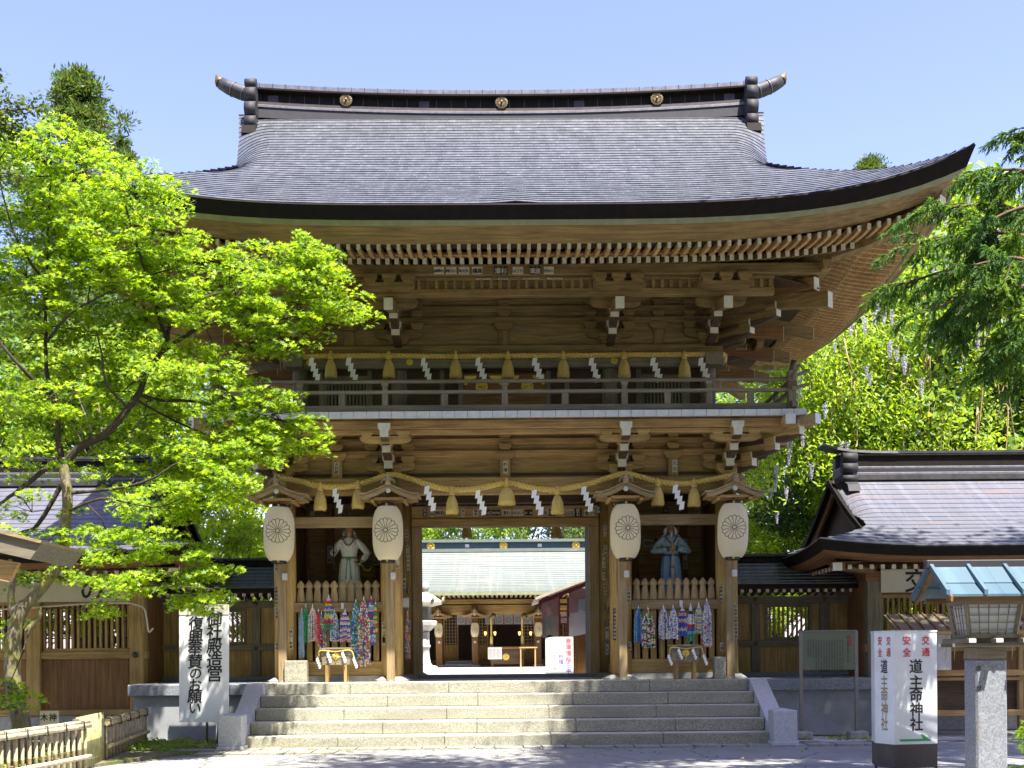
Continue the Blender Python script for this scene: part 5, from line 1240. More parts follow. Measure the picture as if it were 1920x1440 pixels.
def office(s, label):
    o = thing('shrine_office', label, 'building', (s * 10.5, 2.5, 0), 'shrine offices flanking the gate'); F = lambda: SMB(s)
    YE, ZE_, TR_, X0, X1 = -1.6, 3.84, 4.1, 6.25, 17.0
    def zf(t): return ZE_ + .33 * t + .042 * t * t
    def lf(c): return .16 * max(0, 1 - c / 2.5) ** 2
    m = F(); m.uv = []; vs = []; fs = []; NR = 17; NX = 40
    def xin(t):
        if t < 1.1: return X0 + t
        k = min(1, (t - 1.1) / .7); return (X0 + 1.1 + (t - 1.1) * (1 - k * .5)) * (1 - k) + 7.68 * k + max(0, t - 2.5) * .03
    for sg in (1, -1):
        for k in range(NR):
            for dz, t in ((0, TR_ * k / NR), (.022, TR_ * k / NR), (0, TR_ * (k + 1) / NR)):
                for j in range(NX + 1):
                    x = xin(t) + (X1 - xin(t)) * (j / NX) ** 1.6; y = YE + t; y = y if sg > 0 else 2 * 2.5 - y
                    e = max(0, 1 - (x - xin(t)) / .45) * min(1, max(0, (t - 1.6) / .8)); vs.append((x, y, zf(t) + dz + lf(x - X0) * max(0, 1 - t / 2.5) - .14 * e * e)); m.uv.append((x, t))
            b = ((0 if sg > 0 else NR) + k) * 3 * (NX + 1)
            for j in range(NX):
                for r in (0, 1):
                    a = b + r * (NX + 1) + j; q = (a, a + 1, a + NX + 2, a + NX + 1); fs.append(q if sg > 0 else q[::-1])
    b0 = len(vs); NT, NY = 7, 20                      # hip slope towards the gate
    for k in range(NT):
        for dz, t in ((0, 1.45 * k / NT), (.02, 1.45 * k / NT), (0, 1.45 * (k + 1) / NT)):
            for j in range(NY + 1):
                u = 2 * j / NY - 1; y = 2.5 + u * (TR_ - t); vs.append((X0 + t, y, zf(t) * 1 + dz + lf(TR_ - abs(y - 2.5)) * max(0, 1 - t / 2.5))); m.uv.append((y, t))
        b = b0 + k * 3 * (NY + 1)
        for j in range(NY):
            for r in (0, 1):
                a = b + r * (NY + 1) + j; fs.append((a, a + 1, a + NY + 2, a + NY + 1)[::-1])
    m.add(vs, fs, 'office_roof'); rf = m.build('roof', o)
    m = F()                                           # thick eave edge
    def edge(d, dz):
        pts = [(X1, YE + d)] + [(X0 + d + (X1 - X0) * (1 - i / 20) ** 1.8, YE + d) for i in range(1, 21)] + [(X0 + d, YE + d + (2 * TR_ - 2 * d) * i / 16) for i in range(1, 17)] + [(X1, YE + 2 * TR_ - d)]
        return [(x, y, ZE_ + dz + lf(min(x - X0, 9) if abs(y - YE - d) < .01 else TR_ - abs(y - 2.5))) for x, y in pts]
    rings = [edge(0, 0), edge(0, -.03), edge(.09, -.20), edge(.12, -.20), edge(.20, -.27), edge(.5, -.30)]; K = len(rings[0]); vv = [v for r in rings for v in r]
    m.add(vv, [(i * K + k, i * K + k + 1, (i + 1) * K + k + 1, (i + 1) * K + k) for i in range(3) for k in range(K - 1)], 'eave_copper'); m.add(vv, [(i * K + k, i * K + k + 1, (i + 1) * K + k + 1, (i + 1) * K + k) for i in range(3, 5) for k in range(K - 1)], 'brown_wood_x')
    e_ = m.build('eave_edge'); e_.parent = rf
    m = F(); yy = [(YE + 1.7, zf(1.7)), (YE + 2.6, zf(2.6)), (2.5, zf(4.1)), (5 - YE - 2.6, zf(2.6)), (5 - YE - 1.7, zf(1.7))]
    m.prism([(a, b - .08) for a, b in yy], 'x', 7.95, 8.0, 'dark_wood_z')
    def barge(off, th, xa, xb, mat):
        for sg in (1, -1):
            ts = [1.35, 1.9, 2.5, 3.1, 3.7, 4.1]
            for a, b in zip(ts, ts[1:]):
                ya, yb = YE + a, YE + b
                if sg < 0: ya, yb = 5 - ya, 5 - yb
                m.prism([(ya, zf(a) - off - th), (yb, zf(b) - off - th), (yb, zf(b) - off), (ya, zf(a) - off)], 'x', xa, xb, mat)
    barge(.12, .14, 7.62, 7.72, 'eave_copper'); barge(.26, .22, 7.74, 7.80, 'brown_wood_y'); g_ = m.build('gable'); g_.parent = rf
    m = F(); m.box(7.85, X1, 2.12, 2.88, 5.72, 5.86, 'ridge_metal', .01); m.box(7.85, X1, 2.18, 2.82, 5.86, 5.91, 'pale_ridge', .01); m.box(7.85, X1, 2.22, 2.78, 5.91, 6.0, 'dark_metal'); m.box(7.85, X1, 2.25, 2.75, 6.0, 6.06, 'pale_ridge', .01); m.box(7.85, X1, 2.32, 2.68, 6.06, 6.32, 'eave_copper'); m.box(7.8, X1, 2.26, 2.74, 6.32, 6.36, 'ridge_metal', .01); r_ = m.build('ridge'); r_.parent = o; r_.location = -WLOC[o.name]
    m = F(); vs = []
    for x, d in ((9.2, 0), (8.6, .01), (8.1, .04), (7.75, .10), (7.45, .18)): vs += [(x, 2.24, 6.36 + d), (x, 2.76, 6.36 + d), (x, 2.74, 6.42 + d), (x, 2.26, 6.42 + d)]
    m.add(vs, [(i * 4 + k, i * 4 + (k + 1) % 4, (i + 1) * 4 + (k + 1) % 4, (i + 1) * 4 + k) for i in range(4) for k in range(4)] + [(16, 17, 18, 19)], 'ridge_metal'); m.box(9.2, X1, 2.25, 2.75, 6.362, 6.42, 'ridge_metal'); q = m.build('ridge_cap'); q.parent = r_
    m = F(); m.box(7.86, 8.08, 2.05, 2.95, 5.6, 6.30, 'dark_metal', .03)
    for z, r in ((6.22, .12), (5.98, .13), (5.74, .10)): m.tube([(7.80, 2.0, z), (8.14, 2.0, z)], r, 'dark_slate', 12)
    m.prism([(1.62, 5.40), (2.1, 5.48), (2.1, 5.72), (1.7, 5.56)], 'x', 7.84, 8.12, 'dark_slate'); q = m.build('ridge_end_tile'); q.parent = r_
    # walls
    FY = .25
    m = F(); m.box(7.75, 16.8, FY - .1, 4.8, 0.02, .52, 'stone_grey', .02); m.build('stone_base', o)
    for x in (7.90, 10.1, 12.4, 14.6):
        m = F(); m.box(x - .15, x + .15, FY - .15, FY + .15, .52, 3.42, 'grey_wood_z' if s > 0 else 'wood_z', .012); m.build('post', o)
    m = F(); m.box(7.76, 7.80, FY + .15, 4.8, .52, 3.5, 'brown_wood_z'); m.box(7.8, 16.8, 4.72, 4.8, .52, 1.9, 'brown_wood_z'); m.box(7.8, 16.8, 4.72, 4.8, 3.0, 3.5, 'brown_wood_z')
    for k in range(40): m.box(7.8 + k * .22, 7.9 + k * .22, 4.73, 4.79, 1.9, 3.0, 'dark_wood_z')
    m.build('rear_wall', o)
    m = F(); m.box(7.7, 16.8, FY - .18, FY + .18, 3.24, 3.46, 'brown_wood_x', .01); m.box(7.7, 16.8, FY - .11, FY + .11, 1.72, 1.88, 'wood_x', .01); m.box(7.8, 16.8, FY - .05, FY + .05, .56, 1.72, 'brown_wood_z')
    for k in range(12): m.box(8.1 + k * .72, 8.104 + k * .72, FY - .056, FY - .05, .56, 1.72, 'dark_wood_z')
    m.box(7.75, 16.8, FY - .12, FY + .12, .52, .64, 'wood_x', .01); m.box(7.8, 16.8, FY - .06, FY + .06, 2.95, 3.24, 'brown_wood_x'); m.build('front_wall', o)
    m = F()
    for a, b in ((8.1, 9.9), (10.3, 12.2), (12.6, 14.4)):
        m.box(a - .02, b + .02, FY - .06, FY + .04, 1.88, 1.95, 'wood_x', .005); m.box(a - .02, b + .02, FY - .06, FY + .04, 2.88, 2.95, 'wood_x', .005)
        n_ = int((b - a) / .115)
        for k in range(n_ + 1): x = a + (b - a) * k / n_; m.box(x - .026, x + .026, FY - .05, FY + .02, 1.95, 2.88, 'wood_z', .004)
    for z in (2.15, 2.5): m.box(8.0, 14.5, FY + .022, FY + .05, z, z + .03, 'dark_wood_x')
    m.build('lattice_window', o)
    m = F(); m.lathe([(.06, 0), (.065, .02), (.02, .05)], (7.92, FY - .20, 1.80), 'dark_metal', 12, 'y'); m.build('stud', o)
    m = F()                                           # rafters under the eave
    for k in range(46):
        x = 6.75 + k * .225; m.prism([(YE + .55, 3.42), (YE + .55, 3.51), (FY + .1, 3.80), (FY + .1, 3.71)], 'x', x, x + .085, 'brown_wood_y'); m.box(x, x + .085, YE + .543, YE + .55, 3.42, 3.51, 'white_paint')
    for k in range(26):
        y = -.9 + k * .25; m.prism([(X0 + .55, 3.42), (X0 + .55, 3.51), (7.8, 3.80), (7.8, 3.71)], 'y', y, y + .085, 'brown_wood_x'); m.box(X0 + .543, X0 + .55, y, y + .085, 3.42, 3.51, 'white_paint')
    m.prism([(X0 + .5, YE + .36), (X0 + .36, YE + .5), (7.8, 0.35), (8.0, .2)], 'z', 3.40, 3.56, 'brown_wood_x'); m.box(X0 + .36, X0 + .55, YE + .34, YE + .36, 3.38, 3.54, 'white_paint')
    m.prism([(YE + .5, 3.56), (YE + .5, 3.57), (FY + 2, 4.10), (FY + 2, 4.08)], 'x', 6.8, X1, 'brown_wood_y')
    m.build('rafters', o)
    m = F(); m.box(8.5, 16, .9, 4.6, .54, .60, 'dark_wood_x'); m.box(9.0, 15, 3.2, 3.3, .6, 1.5, 'dark_wood_x'); m.build('inside_floor', o)
    return o
office(-1, 'shrine office with blue grey roof and lattice windows behind the maple')
office(1, 'shrine office with brown sheet roof behind the white sign post')
# writing boards under the office eaves
def board(x0, x1, y0, y1, Y, text, xs, label, size):
    a, b = W(x0, y1, Y), W(x1, y0, Y); o = thing('sign_board', label, 'sign', ((a.x + b.x) / 2, Y, a.z)); m = MB(); m.box(a.x, b.x, Y, Y + .03, a.z, b.z, 'cream_board', .005); m.build('board', o)
    m = MB()
    for ch, xp in zip(text, xs): c = W(xp, (y0 + y1) / 2, Y - .004); write(m, ch, c, size, 'ink', True)
    m.build('lettering', o)
board(1652, 1960, 1065, 1111, .04, '交通', (1719, 1860), 'long cream board lettered with a big black character under the right eave', .50)
board(-60, 240, 1085, 1130, .04, 'の', (172,), 'long cream board with black lettering under the left office eave', .46)
# white cable looping along the left board
m = MB(); cp = [(-20, 1142), (40, 1141), (130, 1134), (230, 1130), (255, 1134), (270, 1141), (275, 1160), (279, 1184), (287, 1178)]; m.tube(rope_path([W(x, y, -.05) for x, y in cp], 60), .02, 'cable', 8); tag(m.build('cable'), 'cream cable running below the lettered board of the left office', 'cable')

# ================================================================ the hall and courtyard seen through the doorway
HY = 22.0
H = thing('worship_hall', 'long hall with pale green metal roof seen through the doorway', 'building', (0, 26, 1.0)); K_ = .02178
m = MB(); m.box(-9, 9, 20.0, 34, .99, 1.22, 'stone_white', .02); m.box(-3.0, 3.4, 19.6, 20.0, .99, 1.1, 'stone_white', .02); m.build('stone_podium', H)
HX = [(x - 951) * K_ + .04 for x in (760, 826.7, 894, 1012, 1080, 1147)]
for x in HX: m = MB(); m.box(x - .13, x + .13, HY - .13, HY + .13, 1.3, 3.75, 'brown_wood_z', .01); c = m.build('column', H); m = MB(); m.box(x - .2, x + .2, HY - .2, HY + .2, 1.22, 1.32, 'concrete', .02); q = m.build('base_stone'); q.parent = c
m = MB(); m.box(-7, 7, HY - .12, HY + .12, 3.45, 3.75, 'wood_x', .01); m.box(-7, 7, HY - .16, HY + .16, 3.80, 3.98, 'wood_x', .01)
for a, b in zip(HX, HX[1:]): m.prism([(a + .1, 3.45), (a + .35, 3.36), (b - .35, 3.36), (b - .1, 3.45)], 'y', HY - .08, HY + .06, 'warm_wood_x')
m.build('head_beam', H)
m = MB()
for k in range(70): x = -6.6 + k * .19; m.box(x, x + .09, HY - 1.5, HY - .1, 4.02, 4.12, 'brown_wood_y'); m.box(x, x + .09, HY - 1.51, HY - 1.5, 4.02, 4.12, 'white_paint')
m.build('rafters', H)
m = MB(); m.uv = []; vs = []; fs = []
for sg in (1, -1):
    for k in range(22):
        for dz, t in ((0, k / 22), (.03, k / 22), (0, (k + 1) / 22)):
            y = 19.9 + t * 6.1; z = 4.16 + 1.2 * t + 1.05 * t * t + dz
            for x in (-9, 9): vs.append((x, y if sg > 0 else 52 - y, z)); m.uv.append((x, t * 6.4))
        b = ((0 if sg > 0 else 22) + k) * 6
        for r in (0, 2): f = (b + r, b + r + 1, b + r + 3, b + r + 2); fs.append(f if sg > 0 else f[::-1])
m.add(vs, fs, 'green_roof'); m.build('roof', H)
m = MB(); m.box(-9, 9, 19.86, 20.0, 4.05, 4.17, 'old_green_board'); m.box(-10, 10, 20.0, 21.9, 4.125, 4.15, 'brown_wood_x'); m.build('eave_edge', H)
m = MB(); m.box(-9, 9, 25.6, 26.4, 6.25, 6.40, 'green_roof'); m.uv = None; m.box(-9, 9, 25.7, 26.3, 6.40, 6.68, 'blue_roof'); m.box(-9, 9, 25.55, 26.45, 6.68, 6.80, 'green_roof'); rg = m.build('ridge', H)
for x in (-3.2, 0, 3.2): m = MB(); m.flower((x, 25.68, 6.52), .19, 'gold', t=.03); q = m.build('crest'); q.parent = rg
for x in (-1.6, 1.6): m = MB(); m.box(x - .09, x + .09, 25.66, 25.70, 6.46, 6.6, 'cool_white'); q = m.build('plate'); q.parent = rg
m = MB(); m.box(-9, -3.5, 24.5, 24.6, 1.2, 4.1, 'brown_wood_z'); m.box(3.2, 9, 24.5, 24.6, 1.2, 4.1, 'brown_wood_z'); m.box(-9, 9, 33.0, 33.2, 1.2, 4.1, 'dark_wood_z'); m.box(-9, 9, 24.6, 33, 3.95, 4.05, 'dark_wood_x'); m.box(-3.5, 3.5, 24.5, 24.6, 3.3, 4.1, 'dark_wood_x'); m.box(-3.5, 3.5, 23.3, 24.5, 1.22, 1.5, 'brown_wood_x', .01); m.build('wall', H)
def hall_lattice(x0, x1):
    m = MB(); a, b = (x0 - 951) * .02275, (x1 - 951) * .02275; Y = 24.0
    m.box(a, b, Y - .03, Y + .03, 1.5, 2.15, 'wood_z'); m.box(a, a + .06, Y - .03, Y + .03, 2.15, 3.5, 'wood_z'); m.box(b - .06, b, Y - .03, Y + .03, 2.15, 3.5, 'wood_z')
    n_ = int((b - a) / .12)
    for k in range(1, n_): m.box(a + k * (b - a) / n_ - .012, a + k * (b - a) / n_ + .012, Y - .02, Y + .01, 2.15, 3.5, 'wood_z')
    for k in range(10): m.box(a, b, Y - .022, Y + .012, 2.2 + k * .14, 2.222 + k * .14, 'wood_x')
    m.box(a + .05, b - .05, Y + .02, Y + .03, 2.15, 3.5, 'glass_dark'); m.build('lattice_door', H)
for a, b in ((837, 865), (899, 921), (982, 1008), (1060, 1085)): hall_lattice(a, b)
m = MB(); c0 = -2.0
for k in range(13):
    x = -2.0 + k * .40
    if k in (2,): continue
    m.box(x, x + .36, 23.55, 23.56, 3.0, 3.42, 'cool_white'); m.box(x + .365, x + .395, 23.54, 23.55, 2.96, 3.42, 'red_ink')
cu = m.build('curtain', H); m = MB()
for k in range(13):
    if k == 2: continue
    x = -1.82 + k * .40
    for r0, r1 in ((.10, .125), (.05, .07)):
        vs = []; fs = []
        for i in range(20): a = 2 * math.pi * i / 20; vs += [(x + r0 * math.cos(a), 23.545, 3.2 + r0 * math.sin(a)), (x + r1 * math.cos(a), 23.545, 3.2 + r1 * math.sin(a))]
        fs = [(2 * i, 2 * i + 1, (2 * i + 3) % 40, (2 * i + 2) % 40) for i in range(20)]; m.add(vs, fs, 'faded_ink')
q = m.build('curtain_crests'); q.parent = cu
m = MB(); m.box(-2.45, -1.35, 21.9, 23.3, 1.24, 1.36, 'concrete', .01); m.box(-2.45, -1.35, 22.5, 23.3, 1.36, 1.48, 'concrete', .01); m.build('steps', H)
for i, x in enumerate(HX[1:4]):                       # lanterns of the hall, with their little roofs
    l = copy_tree(pl); l.location = (x, HY - .45, 2.42); l.scale = (.52,) * 3; tag(l, 'small cream lantern on the hall beyond the doorway, ' + ('leftmost of three', 'middle one of three', 'rightmost of three')[i], 'lantern', 'small lanterns of the hall')
    l = copy_tree(lr); l.location = (x, HY - .4, 3.16); l.scale = (.86, .8, .75); tag(l, 'little roof over the %s lantern of the hall' % ('left', 'middle', 'right')[i], 'lantern roof', 'little roofs over the hall lanterns')
    m = MB(); m.lathe([(.05, 0), (.06, .01), (.06, .02)], (x, HY - .16, 2.25), 'cool_white', 12, 'y'); m.box(x - .012, x + .012, HY - .15, HY - .14, 2.3, 2.42, 'dull_gold'); m.build('lamp_switch', H)
ob = thing('offertory_chest', 'dark wooden offertory chest with round gold crest in the hall front', 'chest', (.05, 21.4, 1.22)); m = MB(); m.box(-.62, .72, -.3, .3, .12, .72, 'dark_wood_x', .02); m.box(-.68, .78, -.34, .34, .72, .82, 'brown_wood_x', .01); m.box(-.60, -.5, -.3, .3, 0, .12, 'dark_wood_x'); m.box(.6, .7, -.3, .3, 0, .12, 'dark_wood_x'); m.build('chest', ob, True)
m = MB(); m.flower((0, -.302, .42), .14, 'gold', t=.02); m.build('gold_crest', ob, True)
m = MB(); m.box(-.72, -.16, -.36, -.35, .32, .80, 'paper'); 
for k in range(9): m.box(-.68 + k * .055, -.665 + k * .055, -.364, -.36, .38, .74, 'faded_ink')
tag(m.build('paper_notice'), 'white paper notice on the front of the offertory chest', 'notice'); bpy.data.objects['paper_notice'].location = (.05, 21.4, 1.22)
for xp, lb in ((921, 'left'), (979, 'right')):
    p = W(xp, 1150, 21.2); q = W(xp, 1213, 21.2); o = thing('bell_rope', 'thick pale bell rope hanging at the %s of the hall entrance' % lb, 'bell rope', (p.x, 21.2, q.z), 'bell ropes of the hall'); H_ = p.z - q.z
    m = MB(); twisted(m, [(0, 0, H_), (0, 0, H_ * .5), (0, 0, .4)], .035, .12, 'straw', n=30, side=6); m.build('rope', o, True); o.children[0].location = (0, 0, 0)
    m = MB(); m.lathe([(.06, .12), (.06, .42), (.04, .44)], (0, 0, 0), 'straw', 12); m.build('grip', o, True); m = MB(); m.lathe([(.14, -.12), (.09, .0), (.05, .14)], (0, 0, 0), 'grey_wood_z', 14); m.build('tassel', o, True)
    m = MB(); m.lathe([(.02, -.13), (.10, -.11), (.13, -.02), (.10, .08), (.03, .12)], (.08, 0, H_ - .1), 'dull_gold', 16); m.build('bell', o, True)
m = MB(); p = W(994, 1217, 20.9); o = thing('offering_stand', 'small pale wooden stand right of the offertory chest', 'stand', (p.x, 20.9, 1.22)); m.box(-.45, .28, -.2, .2, .75, .80, 'warm_wood_x', .005); m.build('top', o, True)
for x in (-.38, .2):
    for y in (-.15, .15): m = MB(); m.box(x - .025, x + .025, y - .025, y + .025, 0, .75, 'warm_wood_z'); m.build('leg', o, True)
p = W(917, 1195, 23.2); m = MB()
for i, xp in enumerate((910, 928, 974, 995)):
    p = W(xp, 1188, 23.6); o = thing('oil_lamp', 'small glowing lamp in the dark hall, ' + where(i, 4), 'lamp', (p.x, 23.6, p.z), 'glowing lamps in the hall'); m = MB(); m.lathe([(.03, -.07), (.055, .05), (.05, .08)], (0, 0, 0), 'lit_glow' if 'lit_glow' in MATS else 'gold', 10); m.build('lamp_shade', o, True); m = MB(); m.tube([(0, 0, .12), (0, 0, .5)], .008, 'dark_metal', 5); m.build('hanger', o, True)
# red framed tarpaulin shelter at the right of the courtyard
S_ = thing('tarpaulin_shelter', 'red steel shelter with pink and white tarpaulin in the courtyard', 'shelter', (4.4, 13, 1.0)); k0 = 36.5 / 2112
TX0, TX1 = (1052 - 951) * k0, 5.2
m = MB(); a = W(1004, 1122, 11.5); b = W(1130, 1076, 11.5)
m.prism([(a.x, a.z - .05), (b.x + 1.5, b.z + .55), (b.x + 1.5, b.z + .62), (a.x, a.z + .04)], 'y', 11.5, 16, 'canvas'); m.prism([(a.x + .1, a.z - .2), (b.x + 1.5, b.z + .38), (b.x + 1.5, b.z + .54), (a.x + .1, a.z - .06)], 'y', 11.6, 11.7, 'red_steel'); m.build('roof', S_)
for x in (TX0, TX0 + .3, TX0 + 1.7):
    m = MB(); m.box(x - .04, x + .04, 12.4, 12.48, .99, 3.55, 'red_steel'); m.build('post', S_)
m = MB()
for k in range(8): m.box(TX0, TX0 + .3, 12.42, 12.46, 1.9 + k * .2, 1.94 + k * .2, 'red_steel')
m.build('ladder_rungs', S_)
def tarp(x0, x1, z0, z1, mat, name, Y, amp=.05):
    m = MB(); nx, nz = 24, 14; rs_ = random.Random(int(x0 * 100)); ph = [rs_.uniform(0, 6) for _ in range(4)]; vs = []
    for j in range(nz + 1):
        for i in range(nx + 1):
            u, v_ = i / nx, j / nz; vs.append((x0 + (x1 - x0) * u, Y + amp * (math.sin(u * 9 + ph[0] + v_ * 2) + .6 * math.sin(v_ * 6 + u * 5 + ph[1])), z0 + (z1 - z0) * v_ + .05 * math.sin(u * 7 + ph[2]) * (1 - v_)))
    m.add(vs, [(j * (nx + 1) + i, j * (nx + 1) + i + 1, (j + 1) * (nx + 1) + i + 1, (j + 1) * (nx + 1) + i) for j in range(nz) for i in range(nx)], mat, True); m.build(name, S_)
tarp(TX0 + .32, TX0 + 1.9, 2.35, 3.15, 'tarp_white', 'white_tarpaulin', 12.35); tarp(TX0 + .32, TX0 + 1.9, 3.10, 3.85, 'tarp_pink', 'pink_tarpaulin', 12.3); tarp(TX0 - .55, TX0 - .02, 2.3, 3.0, 'canvas', 'rolled_canvas', 12.3, .04); tarp(TX0 - .55, TX0 - .02, 2.98, 3.6, 'tarp_pink', 'pink_side_tarpaulin', 12.3, .03)
m = MB(); m.box(TX0 + .62, TX0 + 1.0, 12.20, 12.21, 3.15, 3.5, 'shoji'); m.build('paper_window', S_)
m = MB(); m.box(TX0 - .1, TX0 + 1.9, 12.9, 13.0, 1.0, 2.35, 'brown_wood_z'); m.build('rear_board', S_)
# white notice board and stone lantern in the courtyard
o = thing('notice_board', 'white courtyard notice with red and blue handwriting', 'notice', (W(1049, 1258, 12.15).x, 12.15, 1.0)); k9 = 33 / 2112; o.scale = (1.1, 1.1, 1.1); m = MB(); m.box(-26 * k9, 26 * k9, -.03, .03, .08, 1.06 + .1, 'paper', .01); m.build('board', o, True); m = MB()
write(m, '会津清桜', (17 * k9, -.035, .78), .17, 'pink_ink', True); write(m, '祈福', (3 * k9, -.035, .52), .14, 'blue_ink', True); write(m, '日一平成年月日由緒', (-9 * k9, -.035, .62), .085, 'faded_ink', False); write(m, '古の三年四月十日', (-18 * k9, -.035, .60), .085, 'faded_ink', False); write(m, '日中', (17 * k9 + .0, -.035, .25), .14, 'blue_ink', True); m.build('lettering', o, True)
for x in (-.35, .35): m = MB(); m.box(x - .03, x + .03, .03, .09, 0, .9, 'grey_wood_z'); m.build('leg', o, True)
o = thing('stone_lantern', 'pale stone lantern with mossy cap inside the left of the doorway', 'stone lantern', (W(810, 1256, 13.2).x - .22, 13.2, 1.0)); o.scale = (1.13, 1.13, 1.13); m = MB()
m.lathe([(.36, 0), (.36, .3), (.28, .34)], (0, 0, 0), 'stone_white', 6, smooth=False); m.build('base', o, True)
m = MB(); m.lathe([(.24, .34), (.16, .42), (.13, .6), (.125, .85), (.16, .88), (.16, .93), (.125, .96), (.13, 1.3), (.15, 1.36)], (0, 0, 0), 'stone_white', 20); m.build('shaft', o, True)
m = MB(); m.lathe([(.17, 1.36), (.34, 1.52), (.36, 1.62), (.30, 1.66)], (0, 0, 0), 'stone_white', 6, smooth=False); m.build('platform', o, True)
m = MB(); m.lathe([(.19, 1.66), (.19, 2.06)], (0, 0, 0), 'stone_grey', 6, smooth=False); m.build('fire_box', o, True)
m = MB(); m.lathe([(.22, 2.06), (.50, 2.12), (.52, 2.20), (.34, 2.34), (.12, 2.46), (.10, 2.5)], (0, 0, 0), 'cream_board', 6, smooth=False)
for k in range(6): a = k * math.pi / 3; m.tube([(.42 * math.cos(a), .42 * math.sin(a), 2.17), (.54 * math.cos(a), .54 * math.sin(a), 2.24), (.54 * math.cos(a), .54 * math.sin(a), 2.34)], [.05, .05, .03], 'old_green_board', 8)
m.build('cap', o, True); m = MB(); m.lathe([(.08, 2.5), (.14, 2.58), (.12, 2.68), (.03, 2.80)], (0, 0, 0), 'stone_grey', 12); m.build('finial', o, True)

# ================================================================ foreground things
# white banner board on two poles
p = W(385, 1400, -2.0); o = thing('banner_board', 'tall white board with two columns of black brush characters at the stairs', 'banner', (p.x, -2.05, .0)); kb = 22.0 / 2112
zt, zb = W(385, 1134, -2.05).z, W(385, 1354, -2.05).z; m = MB(); m.prism([(-46.5 * kb, zb), (45 * kb, zb), (47.5 * kb, zt), (-44.5 * kb, zt)], 'y', -.02, .02, 'paper'); m.build('board', o, True)
m = MB(); m.prism([(-44.6 * kb, zt - .19), (47.3 * kb, zt - .19), (47.5 * kb, zt + .004), (-44.5 * kb, zt + .004)], 'y', -.035, -.021, 'cream_board'); m.build('top_flap', o, True)
m = MB(); c1 = W(366, 1245, -2.08).x - p.x; c2 = W(402, 1210, -2.08).x - p.x
ys1 = (1169, 1195, 1215, 1240, 1263, 1284, 1306, 1328); ys2 = (1161, 1186, 1212, 1238, 1264)
for ch, y, d in zip('復興奉賛のお願い', ys1, (3, 2, 0, 0, 1, 0, -2, -2)): write(m, ch, (c1 + d * kb * .6, -.026, W(366, y, -2.08).z), .275 if ch not in 'のおい' else .23, 'ink', True, slant=.06)
for ch, y in zip('御社殿造営', ys2): write(m, ch, (c2, -.026 - (.012 if y < 1165 else 0), W(402, y, -2.08).z), .29, 'ink', True, slant=.06)
m.build('lettering', o, True)
for dx in (4, 26): m = MB(); m.tube([(dx * kb, .03, zt - .3), (dx * kb, .035, zb), ((dx - 3) * kb if dx > 10 else (dx + 1) * kb, -.02, -.0)], .022, 'dark_bamboo', 8); m.build('leg', o, True)
# green metal information board on stone feet
o = thing('information_board', 'olive metal information board on two posts before the right platform wall', 'information board', (W(1555, 1380, -1.75).x, -1.75, 0)); ki = 22.25 / 2112
z1_, z0_ = W(1555, 1184, -1.75).z, W(1555, 1256, -1.75).z
for s, xp in ((-1, -52.5), (1, 52)):
    m = MB(); m.box(xp * ki - .033, xp * ki + .033, -.025, .025, .15, z1_ + .01, 'post_metal', .006); m.build('post', o, True)
    m = MB(); m.box(xp * ki - .18, xp * ki + .19, -.16, .16, 0, .17, 'stone_grey', .03); m.build('stone_foot', o, True)
m = MB(); m.box(-50 * ki, 50 * ki, -.015, .015, z0_, z1_, 'info_metal', .004); m.build('panel', o, True); m = MB(); m.box(-54 * ki, 54 * ki, -.03, .02, z1_ + .001, z1_ + .025, 'post_metal'); m.build('top_rail', o, True)
m = MB(); rs = random.Random(5)
for k in range(17):
    x = (41 - k * 5.0) * ki; big = k == 1; n_ = 22 if not big else 12
    if k == 2: continue
    s_ = .030 if not big else .045; top = z1_ - .06; L = n_ if k < 14 else 12
    if k == 0: write(m, '水主願会津', (x, -.018, top - .12), .045, 'red_ink', True, step=.046); continue
    write(m, ''.join(rs.choice(CHARS) for _ in range(L)), (x, -.018, top - (s_ * 1.08 * L) / 2 - (.08 if k > 2 else 0)), s_ * .95, 'ink', False, step=s_ * 1.0)
m.build('lettering', o, True)
# traffic safety sign box
Ys = -8.2; pa, pb, pc = W(1640, 1300, -7.95), W(1676.5, 1300, -8.3), W(1757, 1300, -8.18); zt = W(1700, 1185, -8.2).z; zm = W(1700, 1395, -8.2).z
o = thing('sign_post_box', 'white three sided traffic safety sign with brown foot and green arrow', 'sign', (pb.x + .2, -8.1, 0))
L_ = o.location; pd = pc + Vector((0, .40, 0)); pe = pa + Vector((.10, .45, 0)); poly = [(q.x - L_.x, q.y - L_.y) for q in (pa, pb, pc, pd, pe)]
m = MB(); m.prism(poly, 'z', zm, zt, 'sign_white'); m.build('body', o, True)
m = MB(); m.prism([(x * .997, y * .997) for x, y in poly], 'z', .10, zm - .002, 'brown_paint'); m.build('foot_panel', o, True)
m = MB(); m.prism([((x - .0) * 1.02, (y - .12) * 1.03 + .12) for x, y in poly], 'z', zt, zt + .022, 'cool_white'); m.build('top_cap', o, True)
for q in poly[:3]: m = MB(); m.tube([(q[0] * .97, q[1] * .97 + .01, 0), (q[0] * .97, q[1] * .97 + .01, .12)], .02, 'dark_metal', 6); m.build('leg', o, True)
def face(a, b, f=.5): d = (b - a); d.z = 0; u = d.normalized(); nn = u.cross(Vector((0, 0, 1))); return u, nn
